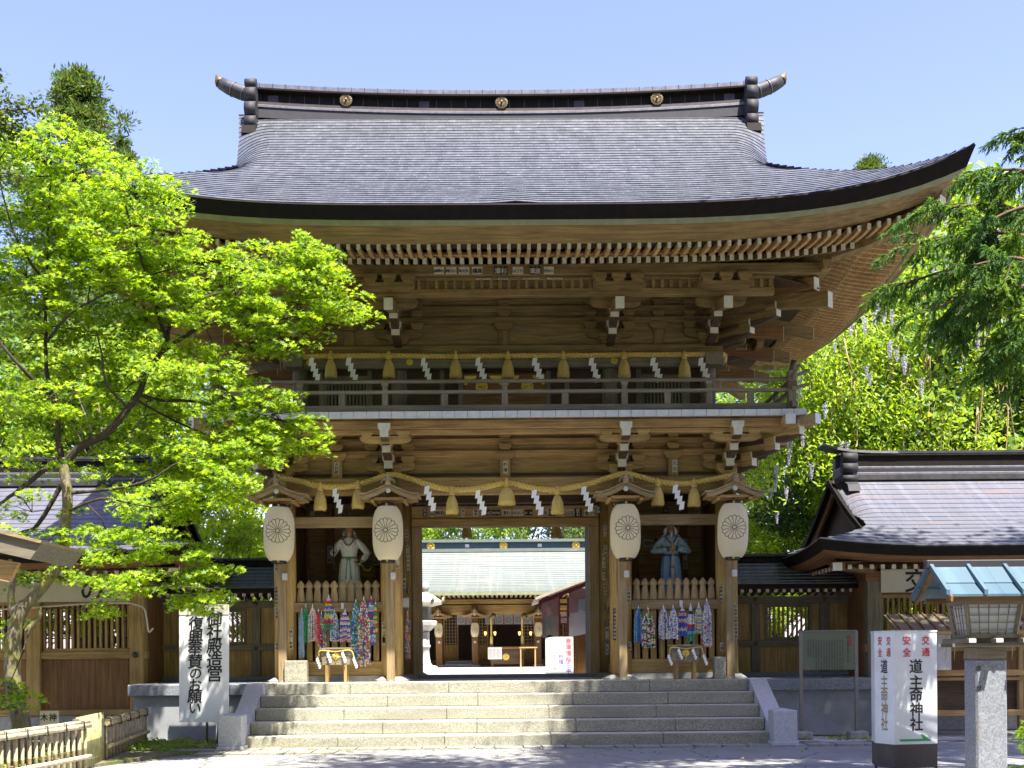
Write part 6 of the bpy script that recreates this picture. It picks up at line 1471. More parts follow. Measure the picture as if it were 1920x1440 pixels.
for (a, b, lab, inkm) in ((pb, pc, 'front', 'ink'), (pa, pb, 'side', 'faded')):
    u, nn = face(a, b); wd = (b - a).length; o_ = Vector((a.x - L_.x, a.y - L_.y, 0)) + nn * .004; m = MB(); f_ = wd / ((pc - pb).length); Zy = lambda y: W(1700, y, -8.2).z
    for txt, ux_ in (('交通', .74), ('安全', .30)):
        for ch, y in zip(txt, (1201, 1223)): q = o_ + u * wd * ux_; write(m, ch, (q.x, q.y, Zy(y)), .122, 'red_ink', True, ux=u, wx=f_ ** .75 if lab == 'side' else 1)
    for ch, y in zip('道主命神社', (1249, 1279, 1303, 1330, 1357)): q = o_ + u * wd * .51; write(m, ch, (q.x, q.y, Zy(y)), .195, 'ink' if lab == 'front' or ch == '道' else 'faded_ink', True, ux=u, wx=(f_ ** .75 if lab == 'side' else 1))
    if lab == 'front':
        q = o_; z = Zy(1388); Q = lambda s, dz: q + u * wd * s + Vector((0, 0, z + dz))
        m.add([Q(.10, .02), (Q(.14, -.012)), Q(.78, -.012), Q(.86, -.012), Q(.66, .085), Q(.60, .085), Q(.66, .022)], [(0, 1, 2, 6), (2, 3, 4, 5, 6)], 'green_ink')
    m.build('lettering', o, True)
# wooden lantern on a stone post
YL = -9.6; DL = YL + 24; kl = DL / 2112; cx = W(1847, 1300, YL).x; Zl = lambda y: W(1847, y, YL).z; o = thing('post_lantern', 'wooden lantern with blue metal roof on a grey stone post', 'lantern', (cx, YL, 0))
m = MB(); m.box(-.195, .205, -.19, .19, 0, Zl(1235), 'granite_dark', .025); m.build('stone_post', o, True); m = MB(); m.box(-.19, .20, -.185, .185, Zl(1235) + .001, Zl(1214), 'grey_wood_x', .006); m.build('collar', o, True)
m = MB(); write(m, '奉', (-.165, -.194, Zl(1250) - .02), .08, 'dark_wood_x' if False else 'ink', False); write(m, '献', (-.165, -.194, Zl(1290)), .08, 'ink', False); write(m, '平成三年十月', (-.165, -.194, Zl(1370)), .05, 'faded_ink', False); m.build('carved_lettering', o, True)
for y, a, b in ((-.26, -.50, .50), (.20, -.50, .50)):
    m = MB(); m.box(a, b, y - .035, y + .035, Zl(1213), Zl(1206), 'grey_wood_x', .008); 
    for s in (-1, 1): m.box(s * .50, s * .505, y - .034, y + .034, Zl(1213) + .002, Zl(1206) - .002, 'cool_white')
    m.build('cross_bar', o, True)
for x in (-.34, 0, .34): m = MB(); m.box(x - .045, x + .045, -.44, .42, Zl(1205.5), Zl(1197), 'grey_wood_y', .008); m.box(x - .044, x + .044, -.446, -.44, Zl(1205), Zl(1198), 'cool_white'); m.build('cross_bar', o, True)
zb_, zt_ = Zl(1196), Zl(1127)
def hexbox(inset, z0, z1, mat, m):
    w0, w1, s_ = .30, .36, .20
    m.add([(x * (w0 - inset), y * (w0 - inset), z0) for x, y in ((-1, -.8), (1, -.8), (1, .8), (-1, .8))] + [(x * (w1 - inset), y * (w1 - inset), z1) for x, y in ((-1, -.8), (1, -.8), (1, .8), (-1, .8))], [(0, 1, 5, 4), (1, 2, 6, 5), (2, 3, 7, 6), (3, 0, 4, 7), (0, 3, 2, 1), (4, 5, 6, 7)], mat)
m = MB(); hexbox(.03, zb_ + .02, zt_ - .01, 'shoji', m); m.build('paper_panes', o, True)
m = MB()
for sx in (-1, 1):
    for sy in (-1, 1): m.tube([(sx * .29, sy * .23, zb_), (sx * .35, sy * .28, zt_)], .032, 'grey_wood_z', 4, smooth=False)
for z in (zb_ + .02, zt_ - .03):
    k = (z - zb_) / (zt_ - zb_); w_ = .30 + .06 * k
    for sy in (-1, 1): m.box(-w_, w_, sy * w_ * .8 - .02, sy * w_ * .8 + .02, z - .025, z + .025, 'grey_wood_x')
    for sx in (-1, 1): m.box(sx * w_ - .02, sx * w_ + .02, -w_ * .8, w_ * .8, z - .025, z + .025, 'grey_wood_y')
m.build('frame', o, True); m = MB()
for i in range(1, 5):
    u = -1 + i * .4; m.tube([(u * .27, -.245, zb_ + .03), (u * .33, -.292, zt_ - .03)], .007, 'pale_wood_z', 4)
    for sx in (-1, 1): m.tube([(sx * .305, u * .19, zb_ + .03), (sx * .362, u * .23, zt_ - .03)], .007, 'pale_wood_z', 4)
for i in range(1, 5):
    k = i / 5; z = zb_ + (zt_ - zb_) * k; w_ = .30 + .06 * k; m.box(-w_, w_, -w_ * .8 - .006, -w_ * .8 + .004, z - .005, z + .005, 'pale_wood_x')
    for sx in (-1, 1): m.box(sx * w_ - .006, sx * w_ + .006, -w_ * .8, w_ * .8, z - .005, z + .005, 'pale_wood_y')
m.build('lattice', o, True)
zr, ze = Zl(1064), Zl(1122); m = MB(); hw_ = .72
def rz(t): return ze + (zr - ze) * (t ** 1.15)
for sg in (-1, 1):
    for a, b, off in ((0, .42, .0), (.40, 1.0, .018)):
        m.prism([(sg * .58 * (1 - a), rz(a) + off), (sg * .58 * (1 - b) , rz(b) + off), (sg * .58 * (1 - b), rz(b) + off + .03), (sg * .58 * (1 - a), rz(a) + off + .03)], 'x', -hw_, hw_, 'blue_roof')
    for x in (-.70, -.23, .24, .70):
        m.prism([(sg * .60, ze + .02), (0, zr + .03), (0, zr + .085), (sg * .60, ze + .085)], 'x', x - .022, x + .022, 'blue_roof')
m.uv = [(v[0], v[2]) for v in m.v]; m.build('roof', o, True)
m = MB(); m.box(-hw_ - .04, hw_ + .04, -.06, .06, zr - .01, zr + .095, 'dark_metal', .01); m.build('ridge_cap', o, True)
m = MB()
for sx in (-1, 1):
    for sg in (-1, 1): m.prism([(sg * .60, ze - .06), (0, zr - .10), (0, zr + .0), (sg * .60, ze + .01)], 'x', sx * hw_ * .93, sx * (hw_ * .93 - .03), 'brown_wood_y')
m.box(-.62, .62, -.40, -.34, ze - .05, ze + .02, 'brown_wood_x'); m.box(-.62, .62, .34, .40, ze - .05, ze + .02, 'brown_wood_x'); m.build('barge_boards', o, True)
# votive rack with brown sheet roof behind the signs
YR = -1.5; o = thing('votive_rack', 'open rack with brown sheet roof and orange timbers before the right office', 'rack', (W(1800, 1360, YR).x, YR, 0)); X_ = lambda x: W(x, 1200, YR).x - o.location.x; Z_ = lambda y: W(1800, y, YR).z
m = MB(); a, b = X_(1668), X_(1960); m.prism([(-.45, Z_(1184)), (.35, Z_(1152)), (.35, Z_(1150)), (-.45, Z_(1181))], 'x', a, b, 'grey_wood_y')
for k in range(14): x = a + .05 + k * .24; m.prism([(-.46, Z_(1181)), (.35, Z_(1150)), (.35, Z_(1147)), (-.46, Z_(1178))], 'x', x, x + .03, 'brown_wood_y')
m.box(a, b, -.47, -.44, Z_(1190), Z_(1184), 'warm_wood_x'); m.build('roof', o, True)
for xp in (1674, 1912): m = MB(); m.box(X_(xp) - .05, X_(xp) + .05, -.05, .05, 0, Z_(1170), 'warm_wood_z', .008); m.build('post', o, True)
for y0, y1 in ((1256, 1267), (1270, 1276), (1331, 1342)): m = MB(); m.box(X_(1660), X_(1960), -.08, -.02, Z_(y1), Z_(y0), 'warm_wood_x', .008); m.build('rail', o, True)
m = MB(); m.box(X_(1690), X_(1960), .1, .14, .5, Z_(1270), 'dark_wood_x'); m.build('back_board', o, True)
m = MB(); m.box(X_(1745), X_(1776), -.2, -.18, Z_(1256), Z_(1190), 'stone_white', .004); m.build('paper_poster', o, True)
for xp in (1766, 1782, 1800, 1889, 1905): m = MB(); p_ = X_(xp); m.tube([(p_, -.2, Z_(1190)), (p_ + .01, -.2, Z_(1215)), (p_ - .01, -.2, Z_(1238))], [.006, .01, .004], 'straw', 6); m.build('straw_string', o, True)
# corner of a small roofed shelter at the far left
YN = -8.0; o = thing('shelter_roof', 'corner of a small timber roof jutting in from the left edge', 'roof', (W(-60, 1090, YN).x, YN, 0)); X_ = lambda x: W(x, 1040, YN).x - o.location.x; Z_ = lambda y: W(20, y, YN).z
m = MB(); m.prism([(X_(-260), Z_(935)), (X_(92), Z_(1022)), (X_(70), Z_(1052)), (X_(-260), Z_(975))], 'y', -.25, 1.3, 'grey_wood_x'); m.prism([(X_(-260), Z_(928)), (X_(95), Z_(1018)), (X_(92), Z_(1023)), (X_(-260), Z_(934))], 'y', -.30, 1.35, 'pale_wood_x'); m.build('roof_boards', o, True)
m = MB(); m.prism([(X_(-200), Z_(1010)), (X_(40), Z_(1056)), (X_(22), Z_(1092)), (X_(-200), Z_(1050))], 'y', -.1, 0, 'warm_wood_x'); m.build('roof_beam', o, True)
m = MB(); m.box(X_(-90), X_(-70), -.1, .1, 0, Z_(1050), 'wood_z'); m.build('post', o, True)
# small name plate by the maple
p = W(93, 1400, -6.1); o = thing('name_plate', 'small cream name plate with black characters behind the bamboo fence', 'sign', (p.x, -6.1, .05)); m = MB(); zt = W(93, 1333, -6.1).z; m.box(-.145, .145, -.012, .012, .35, zt - .05, 'cream_board', .005); m.build('plate', o, True)
m = MB(); write(m, '神', (.06, -.017, zt - .15), .12, 'ink', True); write(m, '木', (-.075, -.017, zt - .15), .12, 'ink', True); m.build('lettering', o, True); m = MB(); m.box(-.02, .02, .0, .03, 0, .6, 'wood_z'); m.build('stake', o, True)
# bamboo fences
def bamboo(mb, a, b, r, mat, node=.28):
    a, b = Vector(a), Vector(b); L = (b - a).length; n_ = max(2, int(L / node)); P_ = []; rr = []
    for i in range(n_ + 1):
        c = a.lerp(b, i / n_)
        if 0 < i < n_: d = (b - a).normalized() * .008; P_ += [c - d, c, c + d]; rr += [r, r * 1.16, r]
        else: P_.append(c); rr.append(r)
    mb.tube(P_, rr, mat, 10)
def fence(A, B, h, label, name='bamboo_fence', step=.15, low=.22, mats=('pale_bamboo', 'bamboo')):
    A, B = Vector(A), Vector(B); o = thing(name, label, 'fence', A); d = B - A; L = d.length; u = d.normalized(); nn = Vector((u.y, -u.x, 0)); z = Vector((0, 0, 1))
    for k in (-1, 1):
        m = MB(); bamboo(m, -u * .08 + z * h + nn * .035 * k, d + u * .08 + z * h + nn * .035 * k, .038, mats[0], .35); bamboo(m, -u * .08 + z * (h + .055) + nn * .02 * k, d + u * .08 + z * (h + .055) + nn * .02 * k, .030, mats[0], .4); m.build('top_rail', o, True)
    m = MB(); bamboo(m, -u * .06 + z * low + nn * .05, d + u * .06 + z * low + nn * .05, .034, mats[0], .13); m.build('lower_rail', o, True)
    n_ = int(L / step)
    for i in range(n_ + 1): m = MB(); c = d * (i / n_); bamboo(m, c, c + z * (h + .0), .024 + .004 * (i % 2), mats[1], .3); m.build('picket', o, True)
    for i in range(0, n_ + 1, 3): m = MB(); c = d * (i / n_) + z * h; m.tube([c + nn * .09 - z * .05, c + nn * .08 + z * .08, c - nn * .08 + z * .08, c - nn * .08 - z * .05, c + nn * .09 - z * .05], .010, 'black_lacquer', 6); m.build('tie', o, True)
    return o
f0 = W(-40, 1480, -9.6); f0.z = 0.02; f1 = W(160, 1440, -7.1); f1.z = .05
fence(f0, f1, .68, 'near bamboo fence with thick pale rails at the bottom left')
f2 = W(199, 1425, -5.3); f2.z = .06; f3 = W(273, 1392, -1.9); f3.z = .07
fence(f2, f3, .60, 'farther bamboo fence running back towards the stone platform', step=.26, mats=('dark_bamboo' if False else 'bamboo', 'bamboo'))
g0 = W(146, 1442, -7.0); g1 = W(192, 1424, -5.4); g0.z = g1.z = .05; o = thing('bamboo_gate', 'narrow upright panel of close set green bamboo between the fences', 'fence', g0); d = g1 - g0
for i in range(13): m = MB(); c = d * (i / 12); bamboo(m, c, c + Vector((0, 0, .80)), .028, 'green_bamboo', .5); m.build('bamboo_cane', o, True)
m = MB(); bamboo(m, Vector((0, -.05, .1)), d + Vector((0, -.05, .1)), .02, 'green_bamboo'); m.build('cross_cane', o, True)
for i, f in enumerate((-.05, 1.05)): m = MB(); c = d * f; m.tube([c, c + Vector((0, 0, .78))], .05, 'bark', 10); m.build('post', o, True)
# kerb and drain cover
m = MB(); a = W(327, 1420, -3.6); m.box(a.x, -5.3, -3.62, -3.5, 0, .07, 'granite_dark', .01); struct(m, 'kerb')
m = MB(); m.box(6.0, 6.9, -2.35, -2.2, 0, .02, 'granite_pale', .005); m.box(5.6, 9, -2.62, -2.5, 0, .018, 'granite_dark', .005); tag(m.build('drain_cover'), 'flat pale stone drain strips in the ground right of the stairs', 'drain cover')

# ================================================================ trees and plants
nr = np.random.default_rng(12)
STAR = np.array([(math.cos(R(a)) * r, math.sin(R(a)) * r) for a, r in ((-18, .62), (12, .30), (40, .92), (65, .34), (90, 1.0), (115, .34), (140, .92), (168, .30), (198, .62), (270, .12))])
OVAL = np.array([(0, -.5), (.28, 0), (0, .6), (-.28, 0)])
BLADE = np.array([(-.05, 0), (.05, 0), (.012, 1), (-.012, 1)])
def leaves(C_, Nn, size, shape, spin=True, axis=None):
    """one flat leaf per centre; Nn are face normals, size a scalar or array; axis = direction of the leaf's y"""
    n = len(C_); Nn = Nn / np.linalg.norm(Nn, axis=1, keepdims=True)
    ref = axis if axis is not None else nr.normal(size=(n, 3))
    a = np.cross(ref, Nn); a /= np.linalg.norm(a, axis=1, keepdims=True) + 1e-9; b = np.cross(Nn, a)
    s = (np.ones(n) * size)[:, None, None]
    return (C_[:, None, :] + (a[:, None, :] * shape[None, :, 0:1] + b[:, None, :] * shape[None, :, 1:2]) * s).reshape(-1, 3)
def up_normals(n, up=.8, side=.6, cam_=0.3):
    v = nr.normal(size=(n, 3)) * side; v[:, 2] = np.abs(v[:, 2]) * .5 + up; v[:, 1] -= cam_; return v
def limb(mb, pts, r0, r1, mat='bark', n=9, wob=.0, k=None, seed=0):
    P_ = rope_path(pts, k or len(pts) * 4); m_ = len(P_); rs_ = random.Random(seed)
    mb.tube([p + Vector((rs_.uniform(-wob, wob), rs_.uniform(-wob, wob), 0)) for p in P_], [r0 + (r1 - r0) * (i / (m_ - 1)) ** .8 for i in range(m_)], mat, n)
    return P_
# ---- Japanese maple at the left
MY = -5.6
mp = thing('maple_tree', 'Japanese maple with mossy twisting trunk and bright green leaves before the left office', 'tree', (W(40, 1420, MY).x, MY, .05))
m = MB(); D3 = lambda x, y, Y=MY: W(x, y, Y)
nodes = []
def ml(px, r0, r1, n=9, mat='mossy_bark', wob=.008):
    P_ = limb(m, [D3(*q) for q in px], r0, r1, mat, n, wob, seed=len(nodes)); nodes.extend(P_[2:]); return P_
base = D3(42, 1440); base.z = 0
limb(m, [base + Vector((-.1, 0, -.1)), base + Vector((0, 0, .15)), D3(38, 1350), D3(26, 1290), D3(24, 1220), D3(32, 1165), D3(48, 1128)], .18, .10, 'mossy_bark', 14, .01)
ml([(44, 1140), (75, 1105), (102, 1070), (118, 1030), (122, 980), (127, 940), (122, 890), (118, 860)], .095, .078, 12)
ml([(30, 1160), (20, 1120), (28, 1080), (18, 1050)], .07, .035, 10)
ml([(50, 1185), (72, 1158), (75, 1140)], .06, .03, 8)
m.build('trunk', mp); m = MB()
ml([(120, 870), (150, 838), (200, 812), (235, 772), (262, 735, -5.4), (275, 700, -5.3), (300, 665, -5.2), (315, 640, -5.2)], .072, .038, 10, 'dark_bark')
ml([(118, 870), (110, 830), (108, 780), (98, 740), (88, 700), (86, 640), (86, 560), (90, 470), (92, 400), (95, 330)], .058, .014, 8, 'dark_bark')
ml([(315, 642, -5.2), (318, 610, -5.2), (340, 585, -5.1), (380, 560, -5), (430, 545, -4.9), (500, 530, -4.8), (560, 520, -4.8), (620, 545, -4.8)], .040, .012, 7, 'dark_bark')
ml([(312, 650, -5.2), (350, 630, -5.1), (400, 600, -5), (450, 585, -5), (520, 600, -4.9), (580, 580, -4.8)], .035, .01, 7, 'dark_bark')
ml([(315, 640, -5.2), (300, 600, -5.4), (290, 560, -5.6), (270, 500, -5.8), (250, 440, -6), (235, 380, -6)], .04, .012, 7, 'dark_bark')
ml([(300, 665, -5.2), (360, 620, -4.6), (420, 590, -4.4), (470, 520, -4.3), (520, 480, -4.3)], .03, .01, 7, 'dark_bark')
ml([(262, 740, -5.4), (300, 750, -5.1), (360, 752, -4.9), (430, 765, -4.8), (500, 780, -4.7), (560, 800, -4.7)], .038, .010, 7, 'dark_bark')
ml([(255, 750, -5.4), (330, 790, -5), (400, 820, -4.9), (480, 840, -4.8), (540, 850, -4.8)], .026, .008, 6, 'dark_bark')
ml([(130, 925), (180, 920), (240, 912), (290, 895), (330, 870), (380, 860)], .032, .01, 7, 'dark_bark')
ml([(125, 960), (190, 935, -6), (250, 945, -6.1), (300, 950, -6.2), (350, 930, -6.2)], .025, .008, 6, 'dark_bark')
ml([(110, 1058), (180, 1090, -6), (240, 1100, -6.1), (310, 1098, -6.1), (400, 1105, -6.1)], .03, .008, 6, 'dark_bark')
ml([(108, 860), (60, 900, -6), (20, 930, -6.2), (-20, 960, -6.3)], .05, .02, 7, 'dark_bark')
ml([(100, 745), (50, 700, -6.2), (0, 640, -6.4), (-30, 560, -6.5)], .04, .015, 7, 'dark_bark')
ml([(88, 640), (130, 590, -6.1), (180, 560, -6.3), (220, 540, -6.3)], .03, .01, 6, 'dark_bark')
ml([(90, 540), (50, 480, -6.2), (20, 420, -6.4), (0, 340, -6.4)], .03, .01, 6, 'dark_bark')
ml([(120, 900), (70, 985), (40, 1000), (0, 1040)], .045, .02, 7, 'dark_bark')
ml([(240, 765), (200, 720, -6), (190, 660, -6.1), (180, 620, -6.2)], .03, .01, 6, 'dark_bark')
m.build('branches', mp)
PADS = [(60, 290, 75, 42, 1), (150, 325, 100, 55, 1), (250, 362, 95, 50, 1), (55, 400, 85, 65, 1), (170, 430, 105, 60, 1.1), (290, 430, 68, 55, 1), (50, 520, 80, 60, .8), (170, 530, 95, 55, .9), (285, 500, 60, 50, .9),
 (345, 575, 70, 45, .7), (430, 520, 62, 50, 1), (520, 480, 85, 38, 1.1), (585, 505, 62, 48, 1.1), (640, 575, 52, 30, .9), (560, 570, 80, 48, 1.1), (470, 580, 70, 48, .9), (400, 645, 75, 36, .7), (530, 640, 52, 18, .5), (300, 620, 75, 45, .55), (180, 630, 90, 48, .6), (50, 640, 80, 55, .6),
 (105, 745, 90, 45, .5), (230, 735, 70, 36, .45), (340, 705, 60, 30, .45), (440, 755, 62, 28, .7), (520, 775, 62, 36, 1), (560, 825, 60, 34, 1.1), (490, 835, 55, 34, .9), (410, 842, 58, 36, .7), (320, 825, 70, 38, .5), (215, 850, 65, 30, .4), (60, 850, 80, 45, .5),
 (60, 960, 65, 45, .35), (330, 930, 62, 36, .55), (400, 905, 50, 28, .5), (250, 965, 55, 32, .45), (225, 1030, 60, 30, .4), (290, 1080, 80, 22, .6), (385, 1085, 48, 40, .8), (180, 1065, 60, 24, .4), (55, 1080, 50, 24, .3), (390, 1135, 30, 14, .25), (180, 1140, 50, 12, .15), (10, 1180, 20, 30, .3), (15, 1290, 22, 40, .3), (-20, 330, 40, 80, 1), (-20, 560, 40, 120, .8), (130, 690, 90, 40, .6), (270, 780, 70, 36, .5), (150, 800, 80, 40, .45), (40, 740, 60, 40, .6), (250, 560, 80, 50, .7), (120, 470, 90, 50, .8), (330, 500, 50, 50, .8), (410, 690, 60, 30, .6), (300, 900, 70, 34, .5), (140, 250, 50, 24, .6), (20, 270, 50, 30, .8), (420, 860, 60, 34, .9), (470, 800, 60, 34, .9), (360, 880, 64, 34, .8), (300, 960, 64, 34, .7), (380, 940, 50, 34, .7), (430, 900, 36, 26, .6), (200, 1000, 60, 30, .5), (290, 1020, 60, 28, .5), (110, 1000, 60, 30, .4), (350, 1030, 44, 26, .5), (250, 880, 70, 36, .6), (240, 1090, 70, 24, .6), (340, 1110, 60, 26, .6), (80, 580, 70, 50, .6), (200, 480, 80, 50, .8)]
CC, NN, twig = [], [], MB(); nd = [Vector(p) for p in nodes]
for (x, y, rx, ry, dn) in PADS:
    Yp = MY + (x / 700.0) * .9 + nr.uniform(-.9, .6); k = (Yp + 24) / 2112; c = W(x, y, Yp); near = min(nd, key=lambda q: (q - c).length)
    mid = near.lerp(c, .5) + Vector((nr.uniform(-.1, .1), 0, nr.uniform(-.02, .12))); twig.tube([near, mid, c], [.016, .011, .007], 'dark_bark', 5)
    ns = max(4, int(29 * dn * (rx * ry / 4000) ** .6)) 
    for j in range(ns):
        a = nr.uniform(0, 6.28); r = math.sqrt(nr.uniform(0, 1)); q = c + Vector((rx * k * r * math.cos(a), nr.uniform(-.55, .55), ry * k * r * math.sin(a)))
        if j % 2 == 0: twig.tube([c, c.lerp(q, .55) + Vector((0, 0, nr.uniform(.0, .06))), q], [.007, .005, .003], 'dark_bark', 4)
        n_ = int(nr.uniform(40, 66)); rad = nr.uniform(.18, .36); al = nr.uniform(0, 6.28); tt = np.sqrt(nr.uniform(0, 1, n_)); an = nr.uniform(0, 6.28, n_)
        dx = rad * tt * np.cos(an); dy = rad * tt * np.sin(an); dz = nr.normal(0, .022, n_) - .30 * (dx * math.cos(al) + dy * math.sin(al)) * nr.uniform(0, 1) - .35 * tt ** 2 * rad
        CC.append(np.stack([q.x + dx, q.y + dy, q.z + dz], 1)); NN.append(up_normals(n_, .62, .50, .38))
CC = np.concatenate(CC); NN = np.concatenate(NN); n = len(CC); print('maple leaves', n)
mi = nr.choice(4, n, p=[.38, .28, .17, .17]); fastmesh('crown', leaves(CC, NN, nr.uniform(.050, .088, n), STAR), 10, ['maple_a', 'maple_b', 'maple_c', 'maple_d'], mi, mp); twig.build('twigs', mp)

# ---- broadleaf trees
def tree_proto(seed, h, rad, mats, p, n_clu=70, n_leaf=150, lsize=.20, crown_lo=.28, droop=0.0, open_=0.0, name='broadleaf_tree'):
    g_ = np.random.default_rng(seed); o = thing(name, None, None); m = MB(); rs_ = random.Random(seed)
    top = Vector((rs_.uniform(-.4, .4), rs_.uniform(-.4, .4), h * .82)); tr = [Vector((0, 0, -.1)), Vector((rs_.uniform(-.2, .2), rs_.uniform(-.2, .2), h * .25)), Vector((rs_.uniform(-.3, .3), rs_.uniform(-.3, .3), h * .5)), top]
    tp = limb(m, tr, .022 * h + .08, .03, 'bark', 10, .02); C_, N_ = [], []; lm = MB()
    for i in range(n_clu):
        t = g_.uniform(0, 1); z = h * (crown_lo + (1 - crown_lo) * t); a = g_.uniform(0, 6.283)
        env = rad * (math.sin(math.pi * min(1, (t * .86 + .12))) ** .55) * (1 + .22 * math.sin(3 * a + seed) * (1 - t)); r = env * g_.uniform(.35, 1.0) ** .6
        c = Vector((r * math.cos(a), r * math.sin(a), z)); cr = rad * g_.uniform(.17, .30); b = tp[min(len(tp) - 1, int(len(tp) * max(.2, (z / h) * .9 - .12)))]
        if i % 2 == 0: lm.tube([b, b.lerp(c, .5) + Vector((0, 0, .12 * r)), c], [.028 + .008 * h / 8, .03, .012], 'bark', 5)
        k = int(n_leaf * g_.uniform(.6, 1.3)); v = g_.normal(size=(k, 3)); v /= np.linalg.norm(v, axis=1, keepdims=True); rr = cr * g_.uniform(.35, 1, (k, 1)) ** .5
        v2 = v * rr * np.array([1, 1, .62]); v2[:, 2] -= droop * np.abs(g_.normal(size=k)) * cr; C_.append(np.array(c) + v2); nn = v * .7 + g_.normal(size=(k, 3)) * .45; nn[:, 2] += .45; N_.append(nn)
    C_ = np.concatenate(C_); N_ = np.concatenate(N_); k = len(C_)
    m.build('trunk', o, True); lm.build('branches', o, True); ax = None
    if droop: ax = np.tile(np.array([[0., 0., 1.]]), (k, 1)) + g_.normal(size=(k, 3)) * .25
    fastmesh('crown', leaves(C_, N_, g_.uniform(.65, 1.25, k) * lsize, OVAL * (np.array([.75, 1.5]) if droop else 1), axis=ax), 4, mats, g_.choice(len(mats), k, p=p), o, True); return o
def put(pr, first, loc, sc_, rz, label, cat='tree', grp='trees around the shrine', sz=None):
    o = pr if first else copy_tree(pr); o.location = loc; o.scale = (sc_, sc_, sz or sc_); o.rotation_euler = (0, 0, rz); tag(o, label, cat, grp); return o
T1 = tree_proto(1, 13, 4.3, ['broad_a', 'broad_b', 'broad_c'], [.45, .25, .30], 95, 170, .24)
T2 = tree_proto(2, 14, 4.0, ['dark_a', 'dark_b', 'broad_b'], [.35, .35, .30], 100, 170, .20)
T3 = tree_proto(3, 11, 4.0, ['broad_c', 'maple_a', 'broad_a'], [.45, .30, .25], 85, 170, .22)
T4 = tree_proto(4, 4.6, 2.1, ['cherry_a', 'maple_c', 'broad_c'], [.55, .25, .20], 52, 190, .15, .2, droop=.6, name='weeping_tree')
fl = set()
def P_(pr, *a, **k): f = pr.name not in fl; fl.add(pr.name); return put(pr, f, *a, **k)
P_(T3, (-11.8, 9.5, 1), .92, .3, 'bright green leafy tree just left of the gate behind the low wall')
P_(T1, (-16.5, 10.5, 0), 1.0, 1.2, 'mid green tree rising behind the ridge of the left office')
P_(T3, (-20.5, 10, 0), 1.1, 2.2, 'bright green tree behind the left end of the left office roof')
P_(T2, (-14.0, 16, 0), 1.05, .5, 'dark green tree behind the maple and left of the gate eaves')
P_(T1, (-22.5, 17, 0), 1.12, 4.0, 'large tree at the far left edge behind the maple crown')
P_(T3, (-9.2, 17, 1), .95, 5.1, 'bright tree seen between the left balcony end and the maple')
P_(T2, (-18.5, 20, 0), 1.15, 3.3, 'dark tall tree under the left cedar')
P_(T1, (9.6, 15.5, 0), .92, 2.0, 'green tree directly behind the right end of the balcony')
P_(T1, (13.4, 12.5, 0), 1.12, .2, 'tall wisteria covered tree between the gate eaves and the right office roof')
P_(T3, (16.8, 16.5, 0), 1.62, 1.4, 'bright yellow green tree top behind the tip of the great eave')
P_(T2, (18.0, 11.5, 0), 1.10, 2.6, 'dark green tree behind the middle of the right office roof')
P_(T1, (22.3, 15.5, 0), 1.3, 3.6, 'tall tree behind the foreground cedar branches at the right edge')
P_(T2, (12.2, 20, 0), 1.05, 4.4, 'dark tree deep behind the right balcony corner')
P_(T2, (20.5, 9.0, 0), .8, .9, 'low dark tree at the right edge behind the office ridge')
P_(T2, (15.8, 13.2, 0), 1.0, 2.9, 'dark tree filling the gap behind the wisteria above the right office')
P_(T1, (19.8, 12.8, 0), 1.05, 5.4, 'leafy tree under the tips of the foreground cedar')
P_(T2, (10.8, 12.0, 0), .85, 1.1, 'dark tree behind the right lantern post')
P_(T4, (10.6, 6.8, 0), 1.18, .4, 'light green weeping tree left of the right office gable')
P_(T4, (15.4, 8.0, 0), 1.55, 2.4, 'light green weeping tree showing over the right office ridge')
P_(T4, (19.4, 7.5, 0), 1.62, 4.4, 'light green weeping tree at the right edge above the office ridge')
for i, (x, y, s_, t) in enumerate(((-8.5, 41, .95, T1), (-5.2, 45, .98, T2), (-1.8, 42, .86, T1), (1.4, 46, 1.0, T2), (4.4, 42, .95, T2), (7.6, 45, 1.0, T1), (10.8, 43, .9, T2))):
    P_(t, (x, y, 1), s_, i * 1.3, 'tree beyond the hall roof seen through the doorway, ' + where(i, 7))
for x, y, s_, lb in ((-7.6, 9.6, .42, 'bright bush behind the barred window of the left low wall'), (7.4, 10.2, .42, 'bright bush behind the barred window of the right low wall'), (-10.8, 8.2, .5, 'bright bush behind the left low wall beside the left office gable'), (10.6, 10.5, .55, 'bright bush behind the right office lattice window'), (-13.6, 8.6, .5, 'bright bush behind the lattice windows of the left office')):
    P_(T3, (x, y, 1), s_, x, lb, 'bush', 'bushes behind the low walls')
P_(T3, (-10.2, 13, 1), .95, 2.9, 'bright tree filling the gap between the left office gable and the gate lantern')
P_(T1, (-13.2, 12.5, 1), .85, 1.9, 'mid green tree behind the left office gable')
